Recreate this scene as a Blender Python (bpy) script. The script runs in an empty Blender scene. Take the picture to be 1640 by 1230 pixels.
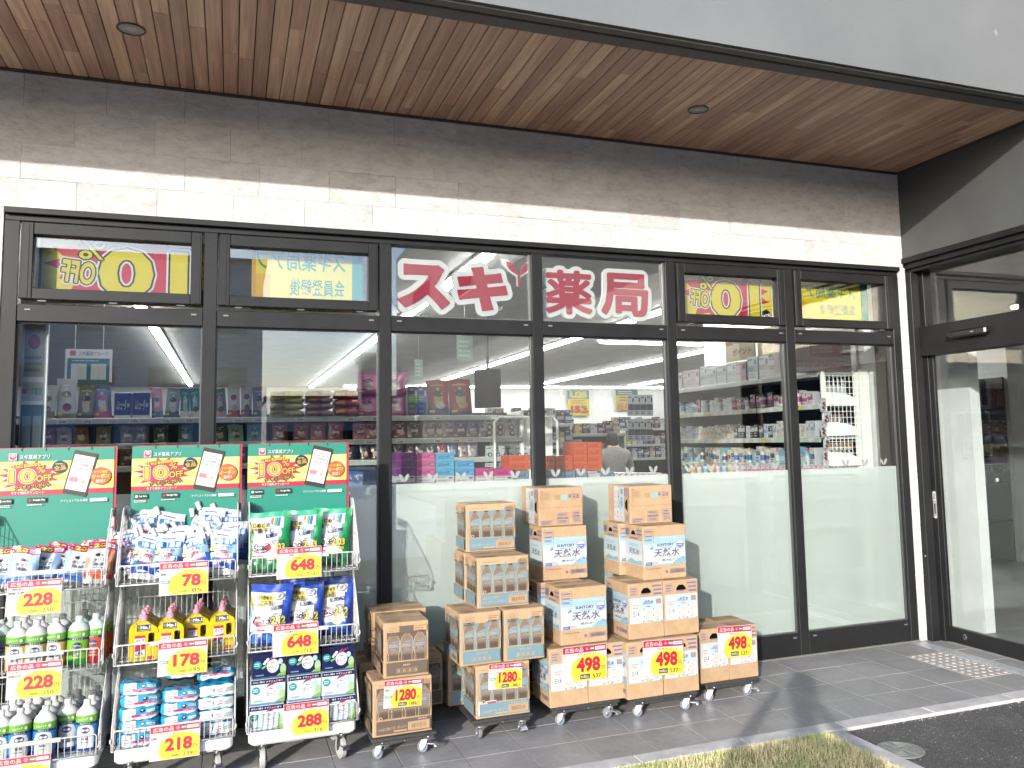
import bpy, bmesh, math, random
from mathutils import Vector, Matrix, noise
random.seed(7)
R = math.radians
sc = bpy.context.scene
col = sc.collection

# ---------------------------------------------------------------- camera, world, sun, exposure
cam = bpy.data.cameras.new('camera'); camo = bpy.data.objects.new('camera', cam); col.objects.link(camo); sc.camera = camo
cam.sensor_fit = 'HORIZONTAL'; cam.sensor_width = 36.0; cam.lens = 1352.933 / 1640 * 36
cam.shift_x = -62.69 / 1640; cam.shift_y = -41.244 / 1640
cam.clip_start = 0.05; cam.clip_end = 500
_r = Vector((0.93534686, -0.35318263, -0.0197047)); _u = Vector((-0.01593187, -0.09771069, 0.99508733)); _f = Vector((0.35337292, 0.93043788, 0.09702025))
_m = Matrix((_r, _u, -_f)).transposed().to_4x4(); _m.translation = Vector((0, -5.06470672, 1.53366666)); camo.matrix_world = _m

SUN_EL, SUN_AZ = R(15.6), R(36.1)      # the light travels towards +x +y, 36 degrees right of the wall's normal
ldir = Vector((math.sin(SUN_AZ) * math.cos(SUN_EL), math.cos(SUN_AZ) * math.cos(SUN_EL), -math.sin(SUN_EL)))
w = bpy.data.worlds.new('World'); sc.world = w; w.use_nodes = True
nt = w.node_tree; nt.nodes.clear()
sky = nt.nodes.new('ShaderNodeTexSky'); sky.sky_type = 'NISHITA'; sky.sun_disc = False
sky.sun_elevation = SUN_EL
sky.sun_rotation = R(180) + SUN_AZ     # the sun stands behind the camera's left shoulder
sky.air_density = 1.0; sky.dust_density = 3.0; sky.ozone_density = 4.0
bg = nt.nodes.new('ShaderNodeBackground'); bg.inputs[1].default_value = 0.15
wo = nt.nodes.new('ShaderNodeOutputWorld'); nt.links.new(sky.outputs[0], bg.inputs[0]); nt.links.new(bg.outputs[0], wo.inputs[0])
sl = bpy.data.lights.new('sun', 'SUN'); sl.energy = 2.0; sl.angle = R(0.53); sl.color = (1.0, 0.965, 0.91)
so = bpy.data.objects.new('sun', sl); col.objects.link(so); so.rotation_euler = ldir.to_track_quat('-Z', 'Y').to_euler(); so.location = (-8, -12, 6)
vs = sc.view_settings; vs.view_transform = 'Standard'; vs.look = 'None'; vs.exposure = 2.2; vs.gamma = 1; vs.use_curve_mapping = False
sc.cycles.use_denoising = True
sc.cycles.max_bounces = 8; sc.cycles.transparent_max_bounces = 16; sc.cycles.diffuse_bounces = 4; sc.cycles.glossy_bounces = 4
sc.cycles.caustics_reflective = False; sc.cycles.caustics_refractive = False

# ---------------------------------------------------------------- materials
def lin(h):
    h = h.lstrip('#'); o = []
    for i in (0, 2, 4):
        c = int(h[i:i + 2], 16) / 255
        o.append(c / 12.92 if c <= 0.04045 else ((c + 0.055) / 1.055) ** 2.4)
    return o
MATS = {}
def C(h, rough=0.5, metal=0.0, spec=0.5):
    k = (h, rough, metal, spec)
    if k in MATS: return MATS[k]
    m = bpy.data.materials.new('colour_' + h.lstrip('#')); m.use_nodes = True
    b = m.node_tree.nodes['Principled BSDF']
    c = [min(x * .355, 0.82) for x in lin(h)]     # the hex values are read off sunlit surfaces
    b.inputs['Base Color'].default_value = (*c, 1); b.inputs['Roughness'].default_value = rough
    b.inputs['Metallic'].default_value = metal; b.inputs['Specular IOR Level'].default_value = spec
    MATS[k] = m; return m
class NM:
    """a node material: n(type, **props) adds a node, l() links"""
    def __init__(s, name, rough=0.6, metal=0.0):
        s.m = bpy.data.materials.new(name); s.m.use_nodes = True; s.t = s.m.node_tree
        s.b = s.t.nodes['Principled BSDF']; s.b.inputs['Roughness'].default_value = rough; s.b.inputs['Metallic'].default_value = metal
        s.co = s.t.nodes.new('ShaderNodeTexCoord')
    def n(s, typ, **k):
        x = s.t.nodes.new('ShaderNode' + typ)
        for a, v in k.items():
            if a.startswith('i_'):
                a = a[2:]; a = int(a) if a.isdigit() else a.replace('_', ' '); x.inputs[a].default_value = v
            else: setattr(x, a, v)
        return x
    def l(s, a, b): s.t.links.new(a, b)
    def noise(s, scale, detail=4, rough=.55, vec=None, sc3=None):
        x = s.n('TexNoise', i_Scale=scale, i_Detail=detail, i_Roughness=rough)
        v = vec or s.co.outputs['Object']
        if sc3:
            mp = s.n('Mapping'); mp.inputs['Scale'].default_value = sc3; s.l(v, mp.inputs['Vector']); v = mp.outputs[0]
        s.l(v, x.inputs['Vector']); return x.outputs['Fac']
    def ramp(s, fac, stops):
        x = s.n('ValToRGB'); e = x.color_ramp.elements
        while len(e) < len(stops): e.new(.5)
        for i, (p, c) in enumerate(stops): e[i].position = p; e[i].color = (*c, 1)
        s.l(fac, x.inputs[0]); return x.outputs[0]
    def mix(s, a, b, fac, mode='MIX'):
        x = s.n('Mix', data_type='RGBA', blend_type=mode)
        for sock, val in ((x.inputs[0], fac), (x.inputs[6], a), (x.inputs[7], b)):
            if hasattr(val, 'is_linked'): s.l(val, sock)
            else: sock.default_value = val if not isinstance(val, (tuple, list)) else (*val[:3], 1)
        return x.outputs[2]
    def bump(s, h, st=.3, dist=.01):
        x = s.n('Bump', i_Strength=st, i_Distance=dist); s.l(h, x.inputs['Height']); s.l(x.outputs[0], s.b.inputs['Normal'])
    def base(s, c): s.l(c, s.b.inputs['Base Color'])

def noisy(name, c1, c2, scale, rough=.6, bump=0, bscale=None, metal=0, bdist=.01, sc3=None, spec=.5):
    k = NM(name, rough, metal); f = k.noise(scale, 6, .6, sc3=sc3)
    k.base(k.ramp(f, [(.32, c1), (.7, c2)])); k.b.inputs['Specular IOR Level'].default_value = spec
    if bump: k.bump(k.noise(bscale or scale * 3, 5, .6, sc3=sc3), bump, bdist)
    return k.m

def mk_stone():
    k = NM('split_stone_tile', .75); oi = k.n('ObjectInfo')
    off = k.n('VectorMath', operation='ADD'); k.l(k.co.outputs['Object'], off.inputs[0])
    sc_ = k.n('VectorMath', operation='SCALE'); sc_.inputs['Scale'].default_value = 37
    cmb = k.n('CombineXYZ'); k.l(oi.outputs['Random'], cmb.inputs[0]); k.l(oi.outputs['Random'], cmb.inputs[2]); k.l(cmb.outputs[0], sc_.inputs[0]); k.l(sc_.outputs[0], off.inputs[1])
    mp = k.n('Mapping'); mp.inputs['Rotation'].default_value = (0, R(38), 0); mp.inputs['Scale'].default_value = (2.6, 1, 5.2); k.l(off.outputs[0], mp.inputs[0])
    f1 = k.noise(4.2, 10, .74, vec=mp.outputs[0]); f2 = k.noise(2.0, 5, .6, vec=off.outputs[0]); f3 = k.noise(26, 6, .7, vec=mp.outputs[0])
    c = k.ramp(f1, [(.28, (.31, .297, .295)), (.5, (.435, .420, .416)), (.72, (.51, .494, .490))])
    c = k.mix(c, k.ramp(f2, [(.35, (.86, .845, .84)), (.65, (1, 1, 1))]), 1.0, 'MULTIPLY')
    rr = k.ramp(oi.outputs['Random'], [(0, (.94, .93, .93)), (1, (1.03, 1.025, 1.01))]); k.base(k.mix(c, rr, 1.0, 'MULTIPLY'))
    ad = k.n('Math', operation='MULTIPLY_ADD'); k.l(f3, ad.inputs[0]); ad.inputs[1].default_value = .55; k.l(f1, ad.inputs[2]); k.bump(ad.outputs[0], .8, .02)
    return k.m
def mk_plank():
    k = NM('cedar_plank', .42); oi = k.n('ObjectInfo')
    off = k.n('VectorMath', operation='ADD'); k.l(k.co.outputs['Object'], off.inputs[0])
    cmb = k.n('CombineXYZ'); mm = k.n('Math', operation='MULTIPLY', i_1=53.0); k.l(oi.outputs['Random'], mm.inputs[0]); k.l(mm.outputs[0], cmb.inputs[0]); k.l(mm.outputs[0], cmb.inputs[1]); k.l(cmb.outputs[0], off.inputs[1])
    g1 = k.noise(9, 6, .6, vec=off.outputs[0], sc3=(4.5, .18, 4)); g2 = k.noise(40, 4, .6, vec=off.outputs[0], sc3=(5, .10, 4)); g3 = k.noise(2.2, 3, .5, vec=off.outputs[0], sc3=(9, .5, 1))
    tone = k.ramp(oi.outputs['Random'], [(0, (.37, .232, .180)), (.3, (.425, .272, .207)), (.55, (.48, .318, .236)), (.8, (.55, .385, .275)), (1, (.60, .445, .32))])
    c = k.mix(tone, k.ramp(g1, [(.3, (.74, .70, .67)), (.68, (1.12, 1.10, 1.07))]), 1.0, 'MULTIPLY')
    c = k.mix(c, k.ramp(g2, [(.35, (.80, .76, .74)), (.6, (1, 1, 1))]), .7, 'MULTIPLY')
    c = k.mix(c, k.ramp(g3, [(.45, (.82, .72, .68)), (.6, (1.08, 1.08, 1.08))]), .8, 'MULTIPLY')
    k.base(c); k.bump(g2, .08, .002); return k.m
def mk_floor_tile():
    k = NM('charcoal_porcelain_tile', .50); oi = k.n('ObjectInfo')
    off = k.n('VectorMath', operation='ADD'); k.l(k.co.outputs['Object'], off.inputs[0]); k.l(oi.outputs['Location'], off.inputs[1])
    f = k.noise(3.5, 8, .62, vec=off.outputs[0]); s = k.noise(30, 5, .7, vec=off.outputs[0]); d = k.noise(1.1, 4, .6, vec=off.outputs[0])
    c = k.ramp(f, [(.3, (.132, .129, .130)), (.7, (.188, .184, .184))])
    c = k.mix(c, k.ramp(s, [(.40, (.85, .85, .85)), (.62, (1.0, 1.0, 1.0)), (.78, (1.45, 1.42, 1.38))]), 1.0, 'MULTIPLY')
    c = k.mix(c, k.ramp(d, [(.42, (1, 1, 1)), (.75, (1.42, 1.38, 1.34))]), 1.0, 'MULTIPLY')
    k.base(c); k.bump(s, .08, .002); k.l(k.ramp(d, [(.3, (.42,) * 3), (.7, (.6,) * 3)]), k.b.inputs['Roughness']); return k.m
def mk_asphalt():
    k = NM('asphalt', .85); f = k.noise(180, 3, .7); g = k.noise(2.5, 6, .6); v = k.n('TexVoronoi', i_Scale=150); k.l(k.co.outputs['Object'], v.inputs['Vector'])
    c = k.ramp(f, [(.3, (.020, .019, .019)), (.58, (.045, .043, .042)), (.72, (.16, .155, .15))])
    wn = k.n('TexWhiteNoise'); k.l(v.outputs['Color'], wn.inputs['Vector'])
    c = k.mix(c, k.ramp(wn.outputs['Value'], [(.95, (1, 1, 1)), (.985, (3.2, 3.1, 3.0))]), 1, 'MULTIPLY')
    c = k.mix(c, k.ramp(g, [(.35, (.8, .8, .8)), (.7, (1.35, 1.33, 1.3))]), 1, 'MULTIPLY'); k.base(c)
    k.bump(v.outputs['Distance'], .9, .008); return k.m
def mk_card(tint=(1, 1, 1)):
    k = NM('corrugated_cardboard', .72); oi = k.n('ObjectInfo'); f = k.noise(14, 5, .6); g = k.noise(220, 2, .5, sc3=(1, 1, .15))
    c = k.ramp(f, [(.3, (.235 * tint[0], .156 * tint[1], .089 * tint[2])), (.7, (.275 * tint[0], .188 * tint[1], .112 * tint[2]))])
    c = k.mix(c, k.ramp(g, [(.35, (.93, .92, .90)), (.65, (1.03, 1.03, 1.03))]), 1, 'MULTIPLY')
    c = k.mix(c, k.ramp(oi.outputs['Random'], [(0, (.94, .93, .92)), (1, (1.04, 1.04, 1.04))]), 1, 'MULTIPLY')
    st = k.noise(4.5, 5, .65, sc3=(1, 1, .6)); c = k.mix(c, k.ramp(st, [(.30, (.82, .80, .78)), (.45, (1, 1, 1)), (.72, (1.03, 1.03, 1.04))]), 1, 'MULTIPLY')
    k.base(c); k.bump(g, .10, .001); k.b.inputs['Specular IOR Level'].default_value = .25; return k.m
def mk_glass(tint=(.90, .92, .915), f0=.07):
    m = bpy.data.materials.new('window_glass'); m.use_nodes = True; t = m.node_tree; t.nodes.clear()
    o = t.nodes.new('ShaderNodeOutputMaterial'); mx = t.nodes.new('ShaderNodeMixShader'); tr = t.nodes.new('ShaderNodeBsdfTransparent'); gl = t.nodes.new('ShaderNodeBsdfGlossy')
    tr.inputs[0].default_value = (*tint, 1); gl.inputs['Roughness'].default_value = 0.0; gl.inputs[0].default_value = (1, 1, 1, 1)
    lw = t.nodes.new('ShaderNodeLayerWeight'); lw.inputs[0].default_value = .5
    pw = t.nodes.new('ShaderNodeMath'); pw.operation = 'POWER'; pw.inputs[1].default_value = 4.0; t.links.new(lw.outputs['Facing'], pw.inputs[0])
    ma = t.nodes.new('ShaderNodeMath'); ma.operation = 'MULTIPLY_ADD'; ma.inputs[1].default_value = .9; ma.inputs[2].default_value = f0; t.links.new(pw.outputs[0], ma.inputs[0])
    t.links.new(ma.outputs[0], mx.inputs[0]); t.links.new(tr.outputs[0], mx.inputs[1]); t.links.new(gl.outputs[0], mx.inputs[2]); t.links.new(mx.outputs[0], o.inputs[0])
    return m
def mk_film():
    m = bpy.data.materials.new('frosted_film'); m.use_nodes = True; t = m.node_tree; t.nodes.clear()
    o = t.nodes.new('ShaderNodeOutputMaterial'); mx = t.nodes.new('ShaderNodeMixShader'); tr = t.nodes.new('ShaderNodeBsdfTransparent'); df = t.nodes.new('ShaderNodeBsdfDiffuse')
    tl = t.nodes.new('ShaderNodeBsdfTranslucent'); m2 = t.nodes.new('ShaderNodeMixShader')
    tr.inputs[0].default_value = (.95, .97, .95, 1); df.inputs[0].default_value = (.70, .73, .70, 1); tl.inputs[0].default_value = (.70, .73, .70, 1); m2.inputs[0].default_value = .35
    t.links.new(df.outputs[0], m2.inputs[1]); t.links.new(tl.outputs[0], m2.inputs[2]); mx.inputs[0].default_value = .50
    t.links.new(tr.outputs[0], mx.inputs[1]); t.links.new(m2.outputs[0], mx.inputs[2]); t.links.new(mx.outputs[0], o.inputs[0]); return m
def mk_emit(name, c, s):
    m = bpy.data.materials.new(name); m.use_nodes = True; b = m.node_tree.nodes['Principled BSDF']; b.inputs['Base Color'].default_value = (.8, .8, .8, 1)
    b.inputs['Emission Color'].default_value = (*c, 1); b.inputs['Emission Strength'].default_value = s; return m
def mk_clear(name, c, alpha):
    m = bpy.data.materials.new(name); m.use_nodes = True; b = m.node_tree.nodes['Principled BSDF']; b.inputs['Base Color'].default_value = (*c, 1); b.inputs['Alpha'].default_value = alpha; b.inputs['Roughness'].default_value = .12; return m
def mk_grass():
    k = NM('dry_lawn_blades', .7); g = k.n('NewGeometry'); c = k.ramp(g.outputs['Random Per Island'], [(0, (.56, .49, .31)), (.4, (.50, .43, .25)), (.62, (.38, .35, .18)), (.8, (.22, .25, .10)), (1, (.62, .56, .38))])
    p = k.noise(3.0, 3, .5); k.base(k.mix(c, k.ramp(p, [(.4, (1.05, 1, .95)), (.65, (.72, .85, .6))]), 1, 'MULTIPLY')); return k.m

STONE, PLANK, FTILE, ASPH = mk_stone(), mk_plank(), mk_floor_tile(), mk_asphalt()
CARD, CARDB = mk_card(), mk_card((.93, .90, .88))
GLASS, FILM = mk_glass(), mk_film()
DOORGLASS = mk_glass((.87, .89, .89), .06)
FRAME = noisy('bronze_black_aluminium', (.007, .007, .0075), (.011, .011, .0115), 6, .45, spec=.2)
FRAME_IN = C('#141414', .6)
GROUT = noisy('grout', (.20, .19, .18), (.30, .285, .27), 30, .9)
KERB = noisy('concrete_kerb', (.25, .24, .235), (.37, .355, .345), 9, .85, .3, 90, bdist=.003)
FASCIA = noisy('rendered_fascia', (.074, .077, .080), (.090, .093, .096), 1.6, .8, .25, 120, bdist=.003)
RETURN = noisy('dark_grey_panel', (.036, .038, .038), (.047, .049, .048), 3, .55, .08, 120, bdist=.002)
DARKTRIM = noisy('dark_trim', (.045, .044, .042), (.065, .063, .06), 8, .6)
TRIMWOOD = C('#4a2f22', .5)
BLACK = C('#050505', .7)
WHITEWIRE = C('#ecebe8', .35)
WHITEPL = noisy('white_plastic', (.70, .70, .69), (.80, .80, .79), 12, .4)
CHROME = C('#b9bab9', .25, .9)
STEEL = noisy('galvanised_steel', (.40, .41, .42), (.62, .63, .64), 25, .38, metal=.85)
DOLLY = noisy('black_plastic', (.012, .012, .012), (.03, .03, .03), 60, .5, .3, 150, bdist=.002)
RUBBER = C('#8d8d8e', .75)
RUBBERW = C('#c9c9c6', .6)
WBLUE = C('#3f6fb5', .5)
WALLW = noisy('white_interior_wall', (.50, .50, .49), (.57, .57, .56), 4, .8)
SHELFW = noisy('cream_shelf_steel', (.50, .505, .47), (.57, .575, .54), 8, .5)
SHELFD = C('#1b1b1d', .7)
CEIL = noisy('ceiling_board', (.20, .198, .192), (.25, .247, .24), 3, .9)
SHOPFL = noisy('shop_floor', (.16, .155, .15), (.24, .235, .23), 3, .35)
LAMP = mk_emit('lit_tube', (1.0, .98, .95), 15.0)
HOLE_SHADE = C('#060504', .9, spec=.1)  # near-black painted for the shade inside the carton handle holes
TILEPINK = noisy('tactile_paving', (.20, .182, .17), (.26, .238, .222), 20, .8)
CLEAR = mk_clear('clear_plastic', (.85, .9, .88), .35)

# ---------------------------------------------------------------- mesh building
class MB:
    def __init__(s): s.v = []; s.f = []; s.m = []; s.s = []; s.mats = []
    def mi(s, m):
        if m not in s.mats: s.mats.append(m)
        return s.mats.index(m)
    def add(s, vs, fs, m, sm=False):
        o = len(s.v); s.v += [tuple(v) for v in vs]; i = None if callable(m) else s.mi(m)
        for f in fs:
            s.f.append([o + j for j in f]); s.s.append(sm)
            s.m.append(i if i is not None else s.mi(m(f)))
    def box(s, x0, x1, y0, y1, z0, z1, m, b=0):
        if b <= 0:
            V = [(x, y, z) for z in (z0, z1) for y in (y0, y1) for x in (x0, x1)]
            s.add(V, [(0, 2, 3, 1), (4, 5, 7, 6), (0, 1, 5, 4), (2, 6, 7, 3), (0, 4, 6, 2), (1, 3, 7, 5)], m); return
        c = ((x0 + x1) / 2, (y0 + y1) / 2, (z0 + z1) / 2); h = ((x1 - x0) / 2, (y1 - y0) / 2, (z1 - z0) / 2); V = []; I = {}
        for sx in (-1, 1):
            for sy in (-1, 1):
                for sz in (-1, 1):
                    S = (sx, sy, sz)
                    for a in range(3):
                        I[S, a] = len(V); V.append([c[k] + S[k] * (h[k] - (0 if k == a else b)) for k in range(3)])
        F = []
        def g(a, b_, c_, fixed): return I[tuple(fixed), a]
        for a in range(3):
            o1, o2 = [k for k in range(3) if k != a]
            for sg in (-1, 1):
                q = []
                for p, r in ((-1, -1), (1, -1), (1, 1), (-1, 1)):
                    S = [0, 0, 0]; S[a] = sg; S[o1] = p; S[o2] = r; q.append(I[tuple(S), a])
                F.append(q)
            for p in (-1, 1):
                for r in (-1, 1):
                    S0 = [0, 0, 0]; S0[o1] = p; S0[o2] = r; A = S0[:]; A[a] = -1; B = S0[:]; B[a] = 1
                    F.append([I[tuple(A), o1], I[tuple(B), o1], I[tuple(B), o2], I[tuple(A), o2]])
        for sx in (-1, 1):
            for sy in (-1, 1):
                for sz in (-1, 1): F.append([I[(sx, sy, sz), a] for a in range(3)])
        cv = Vector(c); out = []
        for f in F:
            p = [Vector(V[i]) for i in f]; n = (p[1] - p[0]).cross(p[2] - p[0]); ce = sum(p, Vector()) / len(p)
            out.append(f if n.dot(ce - cv) > 0 else f[::-1])
        s.add(V, out, m)
    def cyl(s, p0, p1, r, m, n=10, r2=None, caps=True, sm=True):
        p0, p1 = Vector(p0), Vector(p1); d = (p1 - p0).normalized(); a = d.orthogonal().normalized(); b = d.cross(a); r2 = r if r2 is None else r2
        V = [p0 + (a * math.cos(t) + b * math.sin(t)) * r for t in [2 * math.pi * i / n for i in range(n)]] + [p1 + (a * math.cos(t) + b * math.sin(t)) * r2 for t in [2 * math.pi * i / n for i in range(n)]]
        s.add(V, [(i, (i + 1) % n, n + (i + 1) % n, n + i) for i in range(n)], m, sm)
        if caps: s.add(V, [list(range(n))[::-1], list(range(n, 2 * n))], m)
    def tube(s, pts, r, m, n=5, closed=False):
        pts = [Vector(p) for p in pts]; k = len(pts); V = []; prev = None
        for i, p in enumerate(pts):
            if closed: d = pts[(i + 1) % k] - pts[i - 1]
            else: d = pts[min(i + 1, k - 1)] - pts[max(i - 1, 0)]
            d.normalize(); a = d.orthogonal() if prev is None else prev - d * prev.dot(d)
            a.normalize(); prev = a; b = d.cross(a)
            V += [p + (a * math.cos(t) + b * math.sin(t)) * r for t in [2 * math.pi * j / n for j in range(n)]]
        F = []
        for i in range(k if closed else k - 1):
            i2 = (i + 1) % k
            F += [(i * n + j, i * n + (j + 1) % n, i2 * n + (j + 1) % n, i2 * n + j) for j in range(n)]
        if not closed: F += [list(range(n))[::-1], list(range((k - 1) * n, k * n))]
        s.add(V, F, m, n > 5)
    def lathe(s, prof, m, n=16, sx=1, sy=1, c=(0, 0, 0), axis='z', caps=True):
        V = []
        for r, z in prof:
            for i in range(n):
                t = 2 * math.pi * i / n; p = (math.cos(t) * r * sx, math.sin(t) * r * sy, z)
                if axis == 'x': p = (p[2], p[0], p[1])
                if axis == 'y': p = (p[0], p[2], p[1])
                V.append((c[0] + p[0], c[1] + p[1], c[2] + p[2]))
        for q in range(len(prof) - 1):
            mm = m(0.5 * (prof[q][1] + prof[q + 1][1])) if callable(m) else m
            s.add(V, [(q * n + i, q * n + (i + 1) % n, (q + 1) * n + (i + 1) % n, (q + 1) * n + i) for i in range(n)], mm, True)
        if not caps: return
        m0 = m(prof[0][1]) if callable(m) else m; m1 = m(prof[-1][1]) if callable(m) else m
        s.add(V[:n], [list(range(n))[::-1]], m0); s.add(V[-n:], [list(range(n))], m1)
    def prism(s, pts, z0, z1, m, f=None):
        """polygon pts (x, y) pulled from z0 to z1; f maps (x, y, z) to space"""
        f = f or (lambda x, y, z: (x, y, z)); n = len(pts)
        V = [f(x, y, z0) for x, y in pts] + [f(x, y, z1) for x, y in pts]
        s.add(V, [list(range(n))[::-1], list(range(n, 2 * n))] + [(i, (i + 1) % n, n + (i + 1) % n, n + i) for i in range(n)], m)
    def grid(s, nu, nv, f, m, sm=True, flip=False):
        V = [f(i / nu, j / nv) for j in range(nv + 1) for i in range(nu + 1)]
        for j in range(nv):
            for i in range(nu):
                q = [j * (nu + 1) + i, j * (nu + 1) + i + 1, (j + 1) * (nu + 1) + i + 1, (j + 1) * (nu + 1) + i]
                s.f.append([len(s.v) + k for k in (q[::-1] if flip else q)]); s.s.append(sm); s.m.append(s.mi(m((i + .5) / nu, (j + .5) / nv) if callable(m) else m))
        s.v += [tuple(v) for v in V]
    def mesh(s, name):
        me = bpy.data.meshes.new(name); me.from_pydata(s.v, [], s.f)
        for m in s.mats: me.materials.append(m)
        me.polygons.foreach_set('material_index', s.m); me.polygons.foreach_set('use_smooth', s.s); me.update(); return me

def setp(o, label=None, cat=None, group=None, kind=None):
    for k, v in (('label', label), ('category', cat), ('group', group), ('kind', kind)):
        if v: o[k] = v
    return o
def ob(name, me, parent=None, loc=(0, 0, 0), rot=(0, 0, 0), label=None, cat=None, group=None, kind=None, scale=None):
    if isinstance(me, MB): me = me.mesh(name)
    o = bpy.data.objects.new(name, me); col.objects.link(o); o.location = loc; o.rotation_euler = rot
    if parent: o.parent = parent
    if scale: o.scale = scale
    return setp(o, label, cat, group, kind)
def copy_tree(o, parent=None, **k):
    c = o.copy(); col.objects.link(c); c.parent = parent
    for ch in list(o.children): copy_tree(ch, c)
    if 'loc' in k: c.location = k['loc']
    if 'rot' in k: c.rotation_euler = k['rot']
    if 'label' in k: c['label'] = k['label']
    return c
ORD = ['first', 'second', 'third', 'fourth', 'fifth', 'sixth', 'seventh', 'eighth', 'ninth', 'tenth', 'eleventh', 'twelfth', 'thirteenth', 'fourteenth', 'fifteenth', 'sixteenth', 'seventeenth', 'eighteenth', 'nineteenth', 'twentieth'] + ['%dth' % i for i in range(21, 60)]

# ---------------------------------------------------------------- flat print
TXT = {}
def text_geo(s, bold=0.0, shear=0.0):
    if any('\u4e00' <= q <= '\u9fff' for q in s): bold = min(bold, .012)     # dense characters cannot take more
    elif any('\u3040' <= q <= '\u30ff' for q in s): bold = min(bold, .03)
    k = (s, bold, shear)
    if k not in TXT:
        c = bpy.data.curves.new('lettering', 'FONT'); c.body = s; c.resolution_u = 3; c.offset = bold; c.shear = shear
        o = bpy.data.objects.new('lettering', c); m = o.to_mesh()
        V = [(v.co.x, v.co.y) for v in m.vertices]; F = [list(p.vertices) for p in m.polygons]; o.to_mesh_clear()
        bpy.data.objects.remove(o); bpy.data.curves.remove(c)
        xs = [v[0] for v in V] or [0]; ys = [v[1] for v in V] or [0]
        x0, x1, y0, y1 = min(xs), max(xs), min(ys), max(ys)
        TXT[k] = ([((x - x0) / max(x1 - x0, 1e-6), (y - y0) / max(y1 - y0, 1e-6)) for x, y in V], F)
    return TXT[k]
def cut(V, F, gx, gy):
    """cut a flat print along a grid so that it can follow a curved face"""
    bm = bmesh.new(); vs_ = [bm.verts.new((x, y, 0)) for x, y in V]
    for f in F:
        try: bm.faces.new([vs_[i] for i in f])
        except ValueError: pass
    for ax, lines in ((0, gx), (1, gy)):
        for q in lines:
            co = (q, 0, 0) if ax == 0 else (0, q, 0); bmesh.ops.bisect_plane(bm, geom=bm.verts[:] + bm.edges[:] + bm.faces[:], plane_co=co, plane_no=(1, 0, 0) if ax == 0 else (0, 1, 0), dist=1e-6)
    bm.verts.index_update(); out = [(v.co.x, v.co.y) for v in bm.verts], [[v.index for v in f.verts] for f in bm.faces]; bm.free(); return out
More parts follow.
